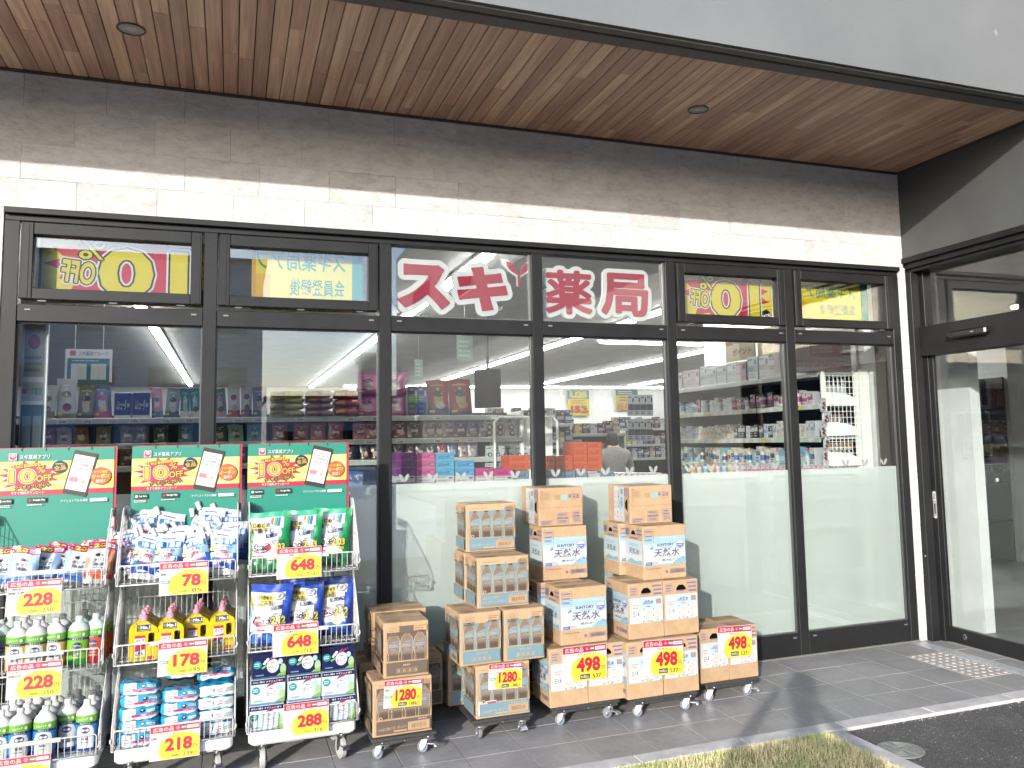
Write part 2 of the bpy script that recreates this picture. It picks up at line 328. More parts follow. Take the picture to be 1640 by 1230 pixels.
def art(mb, cmds, fm, eps=.0004, sub=0, lift=0, gx=(), gy=()):
    """commands draw, one layer above the other, on the surface fm(x, y, lift)"""
    L = lift
    if not cmds: return L
    for c in cmds:
        L += eps; k = c[0]; P = lambda x, y: fm(x, y, L)
        if k == 'r':
            x0, y0, x1, y1, m = c[1:6]; n = sub or 1
            for i in range(n):
                for j in range(n):
                    a, b, d, e = x0 + (x1 - x0) * i / n, x0 + (x1 - x0) * (i + 1) / n, y0 + (y1 - y0) * j / n, y0 + (y1 - y0) * (j + 1) / n
                    mb.add([P(a, d), P(b, d), P(b, e), P(a, e)], [(0, 1, 2, 3)], m)
        elif k == 'p' and gx: Q, F = cut(c[1], [list(range(len(c[1])))], gx, gy); mb.add([P(x, y) for x, y in Q], F, c[2])
        elif k == 'p': mb.add([P(x, y) for x, y in c[1]], [list(range(len(c[1])))], c[2])
        elif k == 'e':
            cx, cy, rx, ry, m = c[1:6]; n = 20
            mb.add([P(cx, cy)] + [P(cx + rx * math.cos(2 * math.pi * i / n), cy + ry * math.sin(2 * math.pi * i / n)) for i in range(n)], [(0, i + 1, (i + 1) % n + 1) for i in range(n)], m)
        elif k == 's':
            cx, cy, rx, ry, n, inn, m = c[1:8]; ph = c[8] if len(c) > 8 else 0; rnd = random.Random(n * 7 + 1); V = [P(cx, cy)]
            for i in range(2 * n):
                q = (1 if i % 2 == 0 else inn) * (1 if i % 2 else rnd.uniform(.86, 1.06)); t = math.pi * i / n + ph
                X_, Y_ = cx + rx * q * math.cos(t), cy + ry * q * math.sin(t)
                if len(c) > 9: X_, Y_ = min(max(X_, c[9][0]), c[9][1]), min(max(Y_, c[9][2]), c[9][3])
                V.append(P(X_, Y_))
            mb.add(V, [(0, i + 1, (i + 1) % (2 * n) + 1) for i in range(2 * n)], m)
        elif k == 't':
            s_, x0, y0, x1, y1, m = c[1:7]; o = c[7] if len(c) > 7 else {}
            V, F = text_geo(s_, o.get('b', 0.0), o.get('sh', 0.0)); a = R(o.get('rot', 0)); cx, cy = (x0 + x1) / 2, (y0 + y1) / 2; ca, sa = math.cos(a), math.sin(a); Q = []
            for u, v in V:
                x, y = (u - .5) * (x1 - x0), (v - .5) * (y1 - y0)
                if o.get('mir'): x = -x
                Q.append((cx + x * ca - y * sa, cy + x * sa + y * ca))
            if gx: Q, F = cut(Q, F, gx, gy)
            if o.get('ol'):     # an outline: the same glyphs set a little off to twelve sides
                ow, om = o['ol'], o['om']
                for i in range(12):
                    dx, dy = ow * math.cos(i * math.pi / 6), ow * math.sin(i * math.pi / 6); mb.add([fm(x + dx, y + dy, L + i * .00002) for x, y in Q], F, om)
                L += .00024 + eps
            mb.add([fm(x, y, L) for x, y in Q], F, m)
        elif k == 'bars':   # illegible small print: broken lines
            x0, y0, x1, y1, n, m = c[1:7]; rnd = random.Random(int(x0 * 9e4 + y0 * 7e3) + n); hh = (y1 - y0) / n
            for i in range(n):
                x = x0; yy = y0 + hh * (i + .25)
                end = x0 + (x1 - x0) * rnd.uniform(.75, 1)
                while x < end:
                    ww = min((x1 - x0) * rnd.uniform(.05, .16), end - x); mb.add([P(x, yy), P(x + ww, yy), P(x + ww, yy + hh * .5), P(x, yy + hh * .5)], [(0, 1, 2, 3)], m); x += ww + (x1 - x0) * .025
        elif k == 'code':   # a bar code
            x0, y0, x1, y1, m = c[1:6]; rnd = random.Random(int(x0 * 1e4)); x = x0
            while x < x1:
                ww = (x1 - x0) * rnd.choice((.012, .02, .03)); mb.add([P(x, y0), P(min(x + ww, x1), y0), P(min(x + ww, x1), y1), P(x, y1)], [(0, 1, 2, 3)], m); x += ww + (x1 - x0) * rnd.choice((.014, .025))
        elif k == 'o':      # outline of a rectangle
            x0, y0, x1, y1, t, m = c[1:7]
            for a, b, d, e in ((x0, y0, x1, y0 + t), (x0, y1 - t, x1, y1), (x0, y0 + t, x0 + t, y1 - t), (x1 - t, y0 + t, x1, y1 - t)):
                mb.add([P(a, b), P(d, b), P(d, e), P(a, e)], [(0, 1, 2, 3)], m)
    return L
def front(y, x0=0, z0=0, sx=1, sz=1): return lambda x, yy, l: (x0 + x * sx, y - l, z0 + yy * sz)
def leftf(x, y0, z0=0): return lambda u, v, l: (x - l, y0 - u, z0 + v)      # u runs towards the viewer (-y)
def topf(z, x0, y0): return lambda u, v, l: (x0 + u, y0 + v, z + l)

# ================================================================ the setting
G = MB(); G.add([(-160, -160, -.030), (160, -160, -.030), (160, 160, -.030), (-160, 160, -.030)], [(0, 1, 2, 3)], noisy('car_park_fill_bounce', (.44, .432, .42), (.54, .53, .515), 3, .9))  # car park colour made paler to bounce fill light at wall and soffit
ob('ground', G, kind='structure')
G = MB(); G.box(3.012, 14, -6.6, -1.30, -.029, -.014, ASPH); ob('driveway', G, kind='structure')
# white bay lines of the car park behind the camera, seen mirrored in the glass
lnm = noisy('road_paint', (.55, .55, .53), (.75, .75, .73), 40, .8)
L = MB()
for i in range(9):
    x = -11 + i * 2.6
    L.add([(x, -16, -.026), (x + .12, -16, -.026), (x + .12, -11, -.026), (x, -11, -.026)], [(0, 1, 2, 3)], lnm)
ob('road_markings', L, kind='structure')

# paving in front of the windows: one tile at a time
X0T, ST = 1.395, .3; ROWS = [0.0, -.2955, -.596, -.894, -1.187]
b = MB(); b.box(-3.6, 4.70, -1.187, .10, -.2, -.004, GROUT); pave = ob('paving', b, kind='structure')
TM = {}
rnd = random.Random(3)
for i in range(-17, 11):
    for j in range(4):
        if i == 10 and j in (1, 2): continue
        xa = X0T + ST * i; y1, y0 = ROWS[j], ROWS[j + 1]; hh = y1 - y0; key = j
        if key not in TM:
            t = MB(); t.box(-.1478, .1478, -hh / 2 + .0022, hh / 2 - .0022, -.02, 0, FTILE, .0012); TM[key] = t.mesh('tile')
        ob('tile', TM[key], pave, (xa + .15, (y0 + y1) / 2, rnd.uniform(-.0008, .0006)), (rnd.uniform(-.002, .002), rnd.uniform(-.002, .002), 0))
# tactile warning tiles
for k, (ya, yb) in enumerate(((-.2985, -.594), (-.599, -.893))):
    t = MB(); t.box(4.397, 4.691, yb, ya, -.02, .0015, TILEPINK, .002)
    for a in range(5):
        for c in range(5):
            t.lathe([(.016, 0), (.0155, .003), (.011, .0055), (.0, .006)][:3], TILEPINK, 9, c=(4.426 + a * .059, yb + .03 + c * .059, .0015))
    ob('tactile_tile', t, pave)
d = MB(); d.box(4.703, 4.822, -1.187, -.012, -.03, .001, STEEL, .002)
for i in range(46): d.box(4.712, 4.813, -1.18 + i * .0252, -1.172 + i * .0252, .001, .0025, STEEL)
ob('drain_channel', d, pave)
for i in range(4):
    t = MB(); t.box(4.828, 4.968, -.305 * (i + 1) + .006, -.305 * i - .004, -.02, 0, FTILE, .0012); ob('edging_tile', t, pave)
# kerb stones
kb = MB(); kb.box(-3.6, 12, -1.298, -1.189, -.25, -.03, GROUT); kerb = ob('kerb', kb, kind='structure')
KM = MB(); KM.box(-.298, .298, -.0535, .0535, -.12, 0, KERB, .004); KM = KM.mesh('kerb_stone')
for i in range(-9, 16):
    x = 2.454 + .6 * i + .3
    ob('kerb_stone', KM, kerb, (x, -1.2435, rnd.uniform(.0005, .003)), (0, 0, rnd.uniform(-.002, .002)))
for i in range(7): ob('kerb_stone', KM, kerb, (2.962, -1.60 - .6 * i, rnd.uniform(0, .002)), (0, 0, R(90) + rnd.uniform(-.004, .004)))
# small loose grit along the kerb and on the asphalt
gm = MB(); rg = random.Random(8); gc = [C('#a8a49c', .9), C('#d8d4cb', .9), C('#6f6a64', .9)]
for i in range(520):
    if rg.random() < .5: x, y = rg.uniform(3.0, 5.2), -1.302 - abs(rg.gauss(0, .02))
    else: x, y = rg.uniform(3.02, 5.2), rg.uniform(-2.3, -1.31)
    r = rg.uniform(.0012, .0042); z = -.013
    gm.add([(x - r, y, z), (x + r * .6, y - r, z), (x + r * .8, y + r, z), (x, y, z + r * 1.2)], [(0, 1, 3), (1, 2, 3), (2, 0, 3)], rg.choice(gc))
ob('loose_grit', gm, label='scattered pale grit on the asphalt beside the kerb', cat='grit', kind='stuff')

# lawn
lb = MB(); lb.add([(-8, -6.5, -.012), (2.915, -6.5, -.012), (2.915, -1.297, -.012), (-8, -1.297, -.012)], [(0, 1, 2, 3)], noisy('lawn_soil', (.16, .125, .06), (.26, .21, .11), 40, .95)); ob('lawn', lb, kind='structure')
gb = MB(); rg = random.Random(5); GRASS = mk_grass(); gi = gb.mi(GRASS)
for i in range(52000):
    x = 2.915 - rg.random() ** 1.3 * 2.6; y = -1.298 - rg.random() ** 1.2 * 1.5
    h = rg.uniform(.012, .034); a = rg.uniform(0, 6.283); ln = rg.uniform(.004, .022); ww = rg.uniform(.0012, .0026); ca, sa = math.cos(a), math.sin(a); o = len(gb.v)
    gb.v += [(x - sa * ww, y + ca * ww, -.013), (x + sa * ww, y - ca * ww, -.013), (x + ca * ln, y + sa * ln, -.013 + h)]
    gb.f.append([o, o + 1, o + 2]); gb.m.append(gi); gb.s.append(False)
ob('grass', gb, label='short dry yellow-green grass beside the grey kerb', cat='grass', kind='stuff')

# manhole cover in the asphalt
mc = ob('manhole_cover', None, loc=(3.10, -1.625, -.012), label='round grey-green manhole cover set in the asphalt', cat='manhole cover')
CAST = noisy('cast_iron', (.030, .036, .031), (.05, .057, .05), 30, .6, metal=.2); CASTL = noisy('cast_iron_worn', (.10, .105, .095), (.16, .16, .15), 40, .6)
m_ = MB(); m_.lathe([(.112, 0), (.112, .005), (.104, .006)], CASTL, 40); ob('frame', m_, mc)
m_ = MB(); m_.lathe([(.103, 0), (.103, .0055), (.0, .0057)][:2], CAST, 40)
for r in (.088, .070, .052, .034):
    for q in range(4):
        a0 = q * math.pi / 2 + .32; pts = [(r * math.cos(a0 + t * .105), r * math.sin(a0 + t * .105), .006) for t in range(10)]; m_.tube(pts, .0022, CASTL, 4)
for a in (.2, 1.77): m_.tube([(-.1 * math.cos(a), -.1 * math.sin(a), .006), (.1 * math.cos(a), .1 * math.sin(a), .006)], .003, CASTL, 4)
ob('lid', m_, mc)

# ---------------------------------------------------------------- stone wall above and beside the windows
bw = MB(); bw.box(-6, 4.86, .012, .30, 2.82, 7.0, C('#6d6660', .9)); bw.box(-6, -1.13, .012, .30, -.1, 2.82, C('#6d6660', .9)); bw.box(4.803, 4.875, .012, .30, -.1, 2.82, C('#6d6660', .9))
wall = ob('stone_wall', bw, label='pale split-stone tiled wall above the shop windows', cat='wall')
zr = [3.561, 3.365, 3.168, 2.973, 2.812]
rnd = random.Random(11)
def stone(x0, x1, z0, z1):
    y = rnd.uniform(-.0018, .0006); t = MB(); t.box(-(x1 - x0) / 2 + .0009, (x1 - x0) / 2 - .0007, -.012, .012, -(z1 - z0) / 2 + .0007, (z1 - z0) / 2 - .0007, STONE, .0009)
    ob('stone_tile', t, wall, ((x0 + x1) / 2, y + .0125, (z0 + z1) / 2))
for r_ in range(4):
    off = (-1.065, -.819, -1.065, -.80)[r_]; x = off - .396 * 5
    while x < 4.857:
        if r_ == 2 and abs(x + 1.065) < .01: x1 = x + .80
        else: x1 = x + .396
        stone(x, min(x1, 4.857), zr[r_ + 1], zr[r_]); x = x1
for k in range(15):
    z1 = 2.812 - .196 * k; z0 = max(z1 - .196, 0)
    if z1 <= 0: break
    stone(4.803, 4.875, z0, z1)
    x = -1.131
    while x > -3.0: stone(x - .396 if (k % 2 or x < -1.14) else x - .2, x, z0, z1); x -= .396 if (k % 2 or x < -1.14) else .2

# ---------------------------------------------------------------- canopy: timber soffit and rendered fascia
cb = MB(); cb.box(-6, 4.856, -1.284, -.001, 3.585, 3.75, C('#2a1c15', .9)); canopy = ob('canopy', cb, label='deep canopy with timber plank soffit and pale grey fascia', cat='canopy')
rnd = random.Random(21); PW = .0765; x = -1.140 - PW * 14; k = 0
while x < 4.83:
    y = -1.283 ; cuts = [-1.283]
    yy = -1.283 + rnd.uniform(.25, 1.4)
    while yy < -.12: cuts.append(yy); yy += rnd.uniform(.45, 1.5)
    cuts.append(-.019); x1 = min(x + PW, 4.838)
    for a, c in zip(cuts, cuts[1:]):
        t = MB(); hw, hl = (x1 - x) / 2 - .0022, (c - a) / 2 - .0003; t.box(-hw, hw, -hl, hl, 0, .02, PLANK, .0022)
        ob('plank', t, canopy, ((x + x1) / 2, (a + c) / 2, 3.5635))
    x += PW
t = MB(); t.box(-6, 4.84, -.018, .010, 3.551, 3.58, TRIMWOOD, .002); ob('soffit_trim', t, canopy)
t = MB(); t.box(4.838, 4.8565, -1.283, -.019, 3.553, 3.58, TRIMWOOD, .002); ob('soffit_trim', t, canopy)
t = MB(); t.box(-6, 4.856, -1.372, -1.285, 3.552, 3.9, DARKTRIM, .002); ob('edge_trim', t, canopy)
t = MB(); t.box(-6, 12, -1.384, -1.372, 3.60, 3.9, C('#060606', .9)); ob('shadow_gap', t, canopy)
t = MB(); t.box(-6, 4.856, -1.438, -1.384, 3.556, 3.9, DARKTRIM, .002); ob('edge_trim', t, canopy)
t = MB(); t.box(-6, 12, -1.46, -1.40, 3.566, 7.2, FASCIA)
ob('fascia', t, canopy)
# dents in the render
for (px, pz, a, s_) in ((3.13, 4.005, .5, .035), (4.28, 3.93, .3, .03)):
    t = MB(); rr = random.Random(int(px * 10)); dm = noisy('render_scar', (.09, .095, .10), (.15, .155, .16), 60, .9)
    t.prism([(px + math.cos(q * .6) * s_ * rr.uniform(.4, .8), pz + math.sin(q * .6) * s_ * rr.uniform(.5, 1.2)) for q in range(10)], -1.4612, -1.459, dm, lambda x, y, z: (x, z, y)); ob('render_patch', t, canopy)
for k, (x, y, lb_) in enumerate(((-.483, -.687, 'recessed round downlight in the timber soffit at the left end'), (2.682, -.658, 'recessed round downlight in the soffit above the sign letters'))):
    dl = ob('downlight', None, loc=(x, y, 3.5635), label=lb_, cat='downlight', group='downlights in the soffit')
    t = MB(); t.lathe([(.066, -.002), (.066, -.006), (.058, -.007), (.056, -.002)], C('#3a3632', .4), 28, caps=False); ob('trim_ring', t, dl)
    t = MB(); t.lathe([(.056, -.0035), (.03, -.0030), (.002, -.0028)], C('#f2f0ea', .5), 28)
    for r in (.048, .038, .028): t.lathe([(r, -.004), (r + .002, -.005), (r + .003, -.004)], C('#a5a39d', .35, .5), 24, caps=False)
    ob('reflector', t, dl)

# ---------------------------------------------------------------- the wing on the right
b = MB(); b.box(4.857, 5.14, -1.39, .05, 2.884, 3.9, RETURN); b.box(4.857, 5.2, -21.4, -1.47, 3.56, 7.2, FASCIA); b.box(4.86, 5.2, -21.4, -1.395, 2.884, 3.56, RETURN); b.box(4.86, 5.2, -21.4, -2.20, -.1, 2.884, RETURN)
b.box(5.2, 18, -21.4, -21.2, -.1, 7.2, FASCIA); b.box(4.86, 18, -21.4, .3, 7.2, 7.4, C('#8b8c8c', .9))
wing = ob('wing_building', b, label='dark grey side wing of the shop meeting the stone wall', cat='building')
for k in range(4):
    t = MB(); y = -5 - 4.2 * k; t.box(4.84, 4.87, y - 1.1, y + 1.1, 4.8, 5.9, FRAME); wn = ob('window', t, wing)
    t = MB(); t.box(4.832, 4.838, y - 1.03, y + 1.03, 4.87, 5.83, C('#1a2026', .1)); ob('pane', t, wn)

# entrance door in the wing
door = ob('entrance_door', None, loc=(0, 0, 0), label='black framed automatic glass entrance door in the grey wing', cat='door')
t = MB(); t.box(4.842, 5.06, -2.2, .012, 2.842, 2.884, FRAME, .002); t.box(4.872, 5.06, -2.2, .012, 2.80, 2.842, FRAME, .002); t.box(4.895, 5.06, -2.2, .012, 2.772, 2.80, FRAME, .002); ob('head', t, door)
t = MB(); t.box(4.876, 4.952, -.05, .012, 0, 2.772, FRAME, .002); t.box(4.962, 5.04, -.085, .012, 0, 2.772, FRAME, .002); ob('jamb', t, door)
t = MB(); t.box(4.93, 5.05, -2.2, -.02, 2.118, 2.344, FRAME, .003); ob('transom', t, door)
t = MB(); t.box(4.995, 5.001, -2.2, -.085, 2.344, 2.772, DOORGLASS); ob('pane', t, door)
t = MB(); t.box(4.972, 4.998, -2.1, -.03, 0.008, .112, FRAME, .002); t.box(4.972, 4.998, -.125, -.03, .112, 2.118, FRAME, .002); t.box(4.972, 4.998, -2.1, -2.0, .112, 2.118, FRAME, .002); lf = ob('door_leaf', t, door)
t = MB(); t.box(4.983, 4.988, -2.0, -.125, .112, 2.118, DOORGLASS); ob('pane', t, lf)
t = MB(); t.lathe([(.022, 0), (.022, -.006), (.017, -.008), (.016, -.005)], CHROME, 18, c=(4.972, -.262, .066), axis='x'); t.box(4.963, 4.967, -.267, -.257, .062, .070, C('#3b3b3b', .4)); ob('lock', t, lf)
t = MB(); t.lathe([(.006, 0), (.006, -.003)], C('#d8d8d8', .4), 10, c=(4.876, -.03, .62), axis='x'); ob('screw_cap', t, door)
t = MB(); t.box(4.875, 4.93, -.70, -.365, 2.215, 2.268, C('#19191a', .35), .012); sn = ob('door_sensor', t, door)
t = MB(); t.box(4.8735, 4.8755, -.60, -.575, 2.238, 2.246, C('#b9d3e6', .3)); ob('indicator', t, sn)
# upright white sticker on the stile
def lf_(x): return lambda u, v, l: (x - l, -u - .010, v - .143)
t = MB(); W_, K_ = C('#f2f2f0', .5), C('#151515', .5)
t.prism([(.056 + .017 * math.cos(a), (1.225 if math.sin(a) > 0 else 1.055) + .017 * math.sin(a)) for a in [i * math.pi / 8 for i in range(16)]], .0008, .0014, W_, lambda x, y, z: (4.962 - z, -x - .010, y - .143))
art(t, [('r', .043, 1.06, .069, 1.165, K_), ('r', .046, 1.063, .066, 1.160, W_), ('r', .050, 1.07, .062, 1.150, K_), ('e', .056, 1.212, .011, .011, K_), ('e', .056, 1.212, .007, .007, W_), ('e', .056, 1.19, .010, .008, K_), ('r', .050, 1.186, .062, 1.192, W_)], lf_(4.962 - .0015), .0003)
ob('sticker', t, door)
for yy in (-.62, -.88):
    t = MB(); t.lathe([(.013, 0), (.013, -.001)], C('#eef1f2', .5), 16, c=(4.983, yy, 1.2 + .002), axis='x'); ob('safety_dot', t, lf)

# ---------------------------------------------------------------- shop windows
win = ob('shopfront_window', None, loc=(0, 0, 0), label='black aluminium shopfront of six tall panes with top lights', cat='window')
def fr(name, *boxes, b=.003, m=FRAME, par=win):
    t = MB()
    for q in boxes: t.box(*q, m, b)
    return ob(name, t, par)
MUL = [(-1.128, -1.056), (-.157, -.085), (.824, .896), (1.802, 1.874), (2.777, 2.85), (3.747, 3.82), (4.728, 4.80)]
fr('head', (-1.128, 4.80, -.028, .09, 2.778, 2.811), (-1.128, 4.80, .004, .09, 2.745, 2.778))
for k, (a, c) in enumerate(MUL): fr('jamb' if k in (0, 6) else 'mullion', (a, c, 0.0, .09, 0, 2.745)); 
for k in range(6):
    a, c = MUL[k][1], MUL[k + 1][0]
    fr('transom', (a, c, .003, .09, 2.21, 2.302)); fr('bottom_rail', (a, c, .003, .09, .0, .158))
    for xx in (a + .035, c - .06):
        fr('weep_cap', (xx, xx + .028, -.002, .003, 2.268, 2.277), b=.001, m=C('#9a9a98', .5)); fr('weep_cap', (xx, xx + .028, -.002, .003, .128, .137), b=.001, m=C('#8a8a86', .5))
    t = MB(); t.box(a, c, .046, .052, .158, 2.21, GLASS); ob('pane', t, win)
    fr('glazing_bead', (a, a + .008, .030, .046, .158, 2.21), (c - .008, c, .030, .046, .158, 2.21), (a + .008, c - .008, .030, .046, .158, .166), (a + .008, c - .008, .030, .046, 2.202, 2.21), b=0, m=C('#5d5f60', .35))
    t = MB(); t.box(a + .004, c - .004 if k < 5 else c - .004, .0535, .0541, .162, 1.292, FILM); ob('privacy_film', t, win)
    t = MB(); xx = a + .085
    while xx < c - .05:
        lw_ = C('#f4f4f2', .6)
        for sg in (-1, 1):
            pts = [(xx, 1.300)] + [(xx + sg * px_, 1.300 + pz_) for px_, pz_ in ((.015, .008), (.027, .024), (.033, .044), (.025, .052), (.010, .040), (.0025, .022))]
            t.prism(pts[:: sg], .0536, .0540, lw_, lambda x, y, z: (x, z, y))
        xx += .176
    ob('leaf_decal', t, win)
    if k in (2, 3):
        t = MB(); t.box(a, c, .046, .052, 2.302, 2.745, GLASS); ob('pane', t, win)
        fr('glazing_bead', (a, a + .008, .030, .046, 2.302, 2.745), (c - .010, c, .030, .046, 2.302, 2.745), (a + .008, c - .01, .030, .046, 2.302, 2.310), b=0, m=C('#7d7f80', .35))
    else:
        s0, s1, z0, z1 = a - .004 + .012, c - .008, 2.328, 2.738
        v = fr('vent_sash', (s0, s0 + .058, -.014, .06, z0, z1), (s1 - .058, s1, -.014, .06, z0, z1), (s0 + .058, s1 - .058, -.012, .06, z0, z0 + .058), (s0 + .058, s1 - .058, -.012, .06, z1 - .064, z1))
        t = MB(); t.box(s0 + .058, s1 - .058, .030, .036, z0 + .058, z1 - .064, GLASS); ob('pane', t, v)
        t = MB(); t.box(s0 + .010, s0 + .040, -.0165, -.014, z0 + .004, z1 - .004, FRAME, .001); t.box(s1 - .040, s1 - .010, -.0165, -.014, z0 + .004, z1 - .004, FRAME, .001); ob('hinge_cover', t, v)
        t = MB()
        for f_ in (.12, .5, .88): t.box(s0 + (s1 - s0) * f_ - .02, s0 + (s1 - s0) * f_ + .02, -.008, .002, z0 - .012, z0 - .005, C('#6a6a69', .4))
        ob('catch', t, v)
# sliding pane stop
fr('threshold', (-1.128, 4.80, -.012, .003, 0.0, .012), b=.002, m=C('#8f8d88', .6))

# ---------------------------------------------------------------- shop shell
t = MB(); t.box(-8, 18, .10, 17, -.1, -.002, SHOPFL); ob('shop_floor', t, kind='structure')
t = MB(); t.box(-8, 18, .10, 17, 2.96, 3.2, CEIL); ob('shop_ceiling', t, kind='structure')
t = MB(); t.box(-8, 18, 16.6, 16.9, -.1, 3.2, WALLW); ob('back_wall', t, kind='structure')
t = MB(); t.box(-8.2, -8, .10, 17, -.1, 3.2, WALLW); ob('side_wall', t, kind='structure')
t = MB(); t.box(18, 18.2, -21, 17, -.1, 7.2, WALLW); ob('side_wall', t, kind='structure')
t = MB(); t.box(-8, 18, .30, 17, 3.75, 7.2, FASCIA); ob('shop_roof', t, kind='structure')
t = MB(); t.box(5.0, 18, -21, .10, -.1, -.002, SHOPFL); ob('shop_floor', t, kind='structure')
t = MB(); t.box(5.15, 18, -21, .10, 2.96, 3.2, CEIL); ob('shop_ceiling', t, kind='structure')
t = MB(); t.box(-3.6, -1.13, .30, .4, -.1, 3.2, WALLW); t.box(-8, -3.6, .02, .4, -.1, 3.2, WALLW); ob('front_wall', t, kind='structure')
t = MB(); t.box(4.92, 5.10, .10, .62, 0, 2.96, WALLW); ob('column', t, label='white column inside the shop beside the entrance door', cat='column')
t = MB(); t.box(5.42, 5.52, -.02, .75, .0, 2.35, WALLW); t.box(5.415, 5.42, -.02, .75, 0, .09, SHELFW); t.box(5.42, 5.52, -.03, -.02, 0, 2.35, WALLW); ob('screen_wall', t, label='white partition panel seen through the entrance door', cat='partition')
t = MB(); t.box(4.90, 4.98, .63, 3.05, 0, 2.96, WALLW); ob('partition_wall', t, label='white partition wall behind the right-hand shelf', cat='wall')

# lamps
def tube_lamp(x0, y0, x1, y1, lab, gap=True):
    n = max(1, int(math.hypot(x1 - x0, y1 - y0) / 2.5)); lm = ob('strip_light', None, loc=((x0 + x1) / 2, (y0 + y1) / 2, 2.95), label=lab, cat='strip light', group='lit strip lights on the shop ceiling')
    dx, dy = (x1 - x0), (y1 - y0)
    t = MB()
    if abs(dx) > abs(dy): t.box(-abs(dx) / 2, abs(dx) / 2, -.06, .06, -.012, .009, WHITEPL)
    else: t.box(-.06, .06, -abs(dy) / 2, abs(dy) / 2, -.012, .009, WHITEPL)
    ob('housing', t, lm)
    t = MB()
    if abs(dx) > abs(dy): t.box(-abs(dx) / 2 + .02, abs(dx) / 2 - .02, -.035, .035, -.045, -.013, LAMP, .008)
    else: t.box(-.035, .035, -abs(dy) / 2 + .02, abs(dy) / 2 - .02, -.045, -.013, LAMP, .008)
    ob('diffuser', t, lm)
tube_lamp(-.86, .9, -.86, 15.5, 'long lit strip light seen through the leftmost window pane'); tube_lamp(1.79, .9, 1.79, 16, 'long lit strip light seen through the second window from the left')
tube_lamp(4.42, 1.2, 4.42, 15.5, 'long lit strip light seen behind the sign letters'); tube_lamp(7.13, 3, 7.13, 15.5, 'long lit strip light above the far orange box display')
tube_lamp(4.9, 5.9, 6.6, 5.9, 'short lit strip light across the ceiling by the fourth window'); tube_lamp(2.5, 15.6, 12, 15.6, 'lit strip light running along the far back wall'); tube_lamp(9.8, 2, 9.8, 15, 'long lit strip light far right beyond the entrance')
tube_lamp(13.9, 3, 13.9, 9, 'lit strip light over the entrance lobby, nearer of two'); tube_lamp(16.2, 3, 16.2, 11, 'lit strip light over the entrance lobby, farther of two')

# ---------------------------------------------------------------- what stands behind the camera: mirrored in the glass
def block(name, x0, x1, y, dep, h, m, lab, rows, cols, wm, y0w=1.0):
    t = MB(); t.box(x0, x1, y - dep, y, -.1, h, m); t.box(x0 - .2, x1 + .2, y - dep - .2, y + .25, h, h + .3, C('#5b5e63', .8)); o = ob(name, t, label=lab, cat='building')
    wv = MB(); wv.box(-.9, .9, 0, .06, -.65, .65, C('#8d9096', .6)); wv.box(-.82, .82, .06, .07, -.57, .57, wm); wv.box(-.03, .03, .07, .09, -.57, .57, C('#8d9096', .6)); wv = wv.mesh('window')
    for i in range(rows):
        for j in range(cols): ob('window', wv, o, (x0 + (x1 - x0) * (j + .5) / cols, y, y0w + 1.2 + i * 3.1))
block('apartment_block', -15, 1.6, -45, 12, 11.8, noisy('blue_grey_render', (.24, .26, .32), (.30, .32, .38), 2, .8), 'blue-grey block of flats mirrored in the left window', 3, 5, C('#2a2724', .2))
block('low_warehouse', 2.5, 22, -62, 14, 5.0, noisy('grey_cladding', (.25, .26, .28), (.31, .32, .34), 2, .8), 'low grey building mirrored along the skyline in the second window', 1, 5, C('#22262c', .2), .8)
block('added_house_row', -78, -17, -50, 9, 7.2, noisy('grey_beige_render', (.22, .22, .22), (.30, .30, .29), 1, .8), 'long low row of grey houses added to darken the mirrored horizon', 2, 16, C('#22262c', .2), .6)  # unseen row added to cover the bright horizon the glass mirrors
t = MB(); t.box(-56, -46, -36, 14, -.1, 6.5, noisy('side_render', (.22, .23, .23), (.29, .30, .30), 1, .8)); t.box(-56.2, -45.7, -36.3, 14.3, 6.5, 6.8, C('#5b5e63', .8)); wo_ = ob('warehouse', t, label='grey warehouse added at left to darken the mirrored horizon', cat='building')  # also added, so the door glass mirrors less bright sky
for i in range(8):
    t = MB(); t.box(-46.02, -45.93, -32 + i * 5.6, -29.5 + i * 5.6, 2.6, 4.2, C('#22262c', .2)); ob('window', t, wo_)
t = MB(); t.box(9.0, 11, -60.0, -58.2, -.1, 7.6, C('#7e8187', .8)); t.box(8.8, 11.2, -60.2, -58.0, 7.6, 8.3, C('#3c3f44', .8)); ob('stair_tower', t, label='small grey stair tower mirrored beside the low building', cat='building')


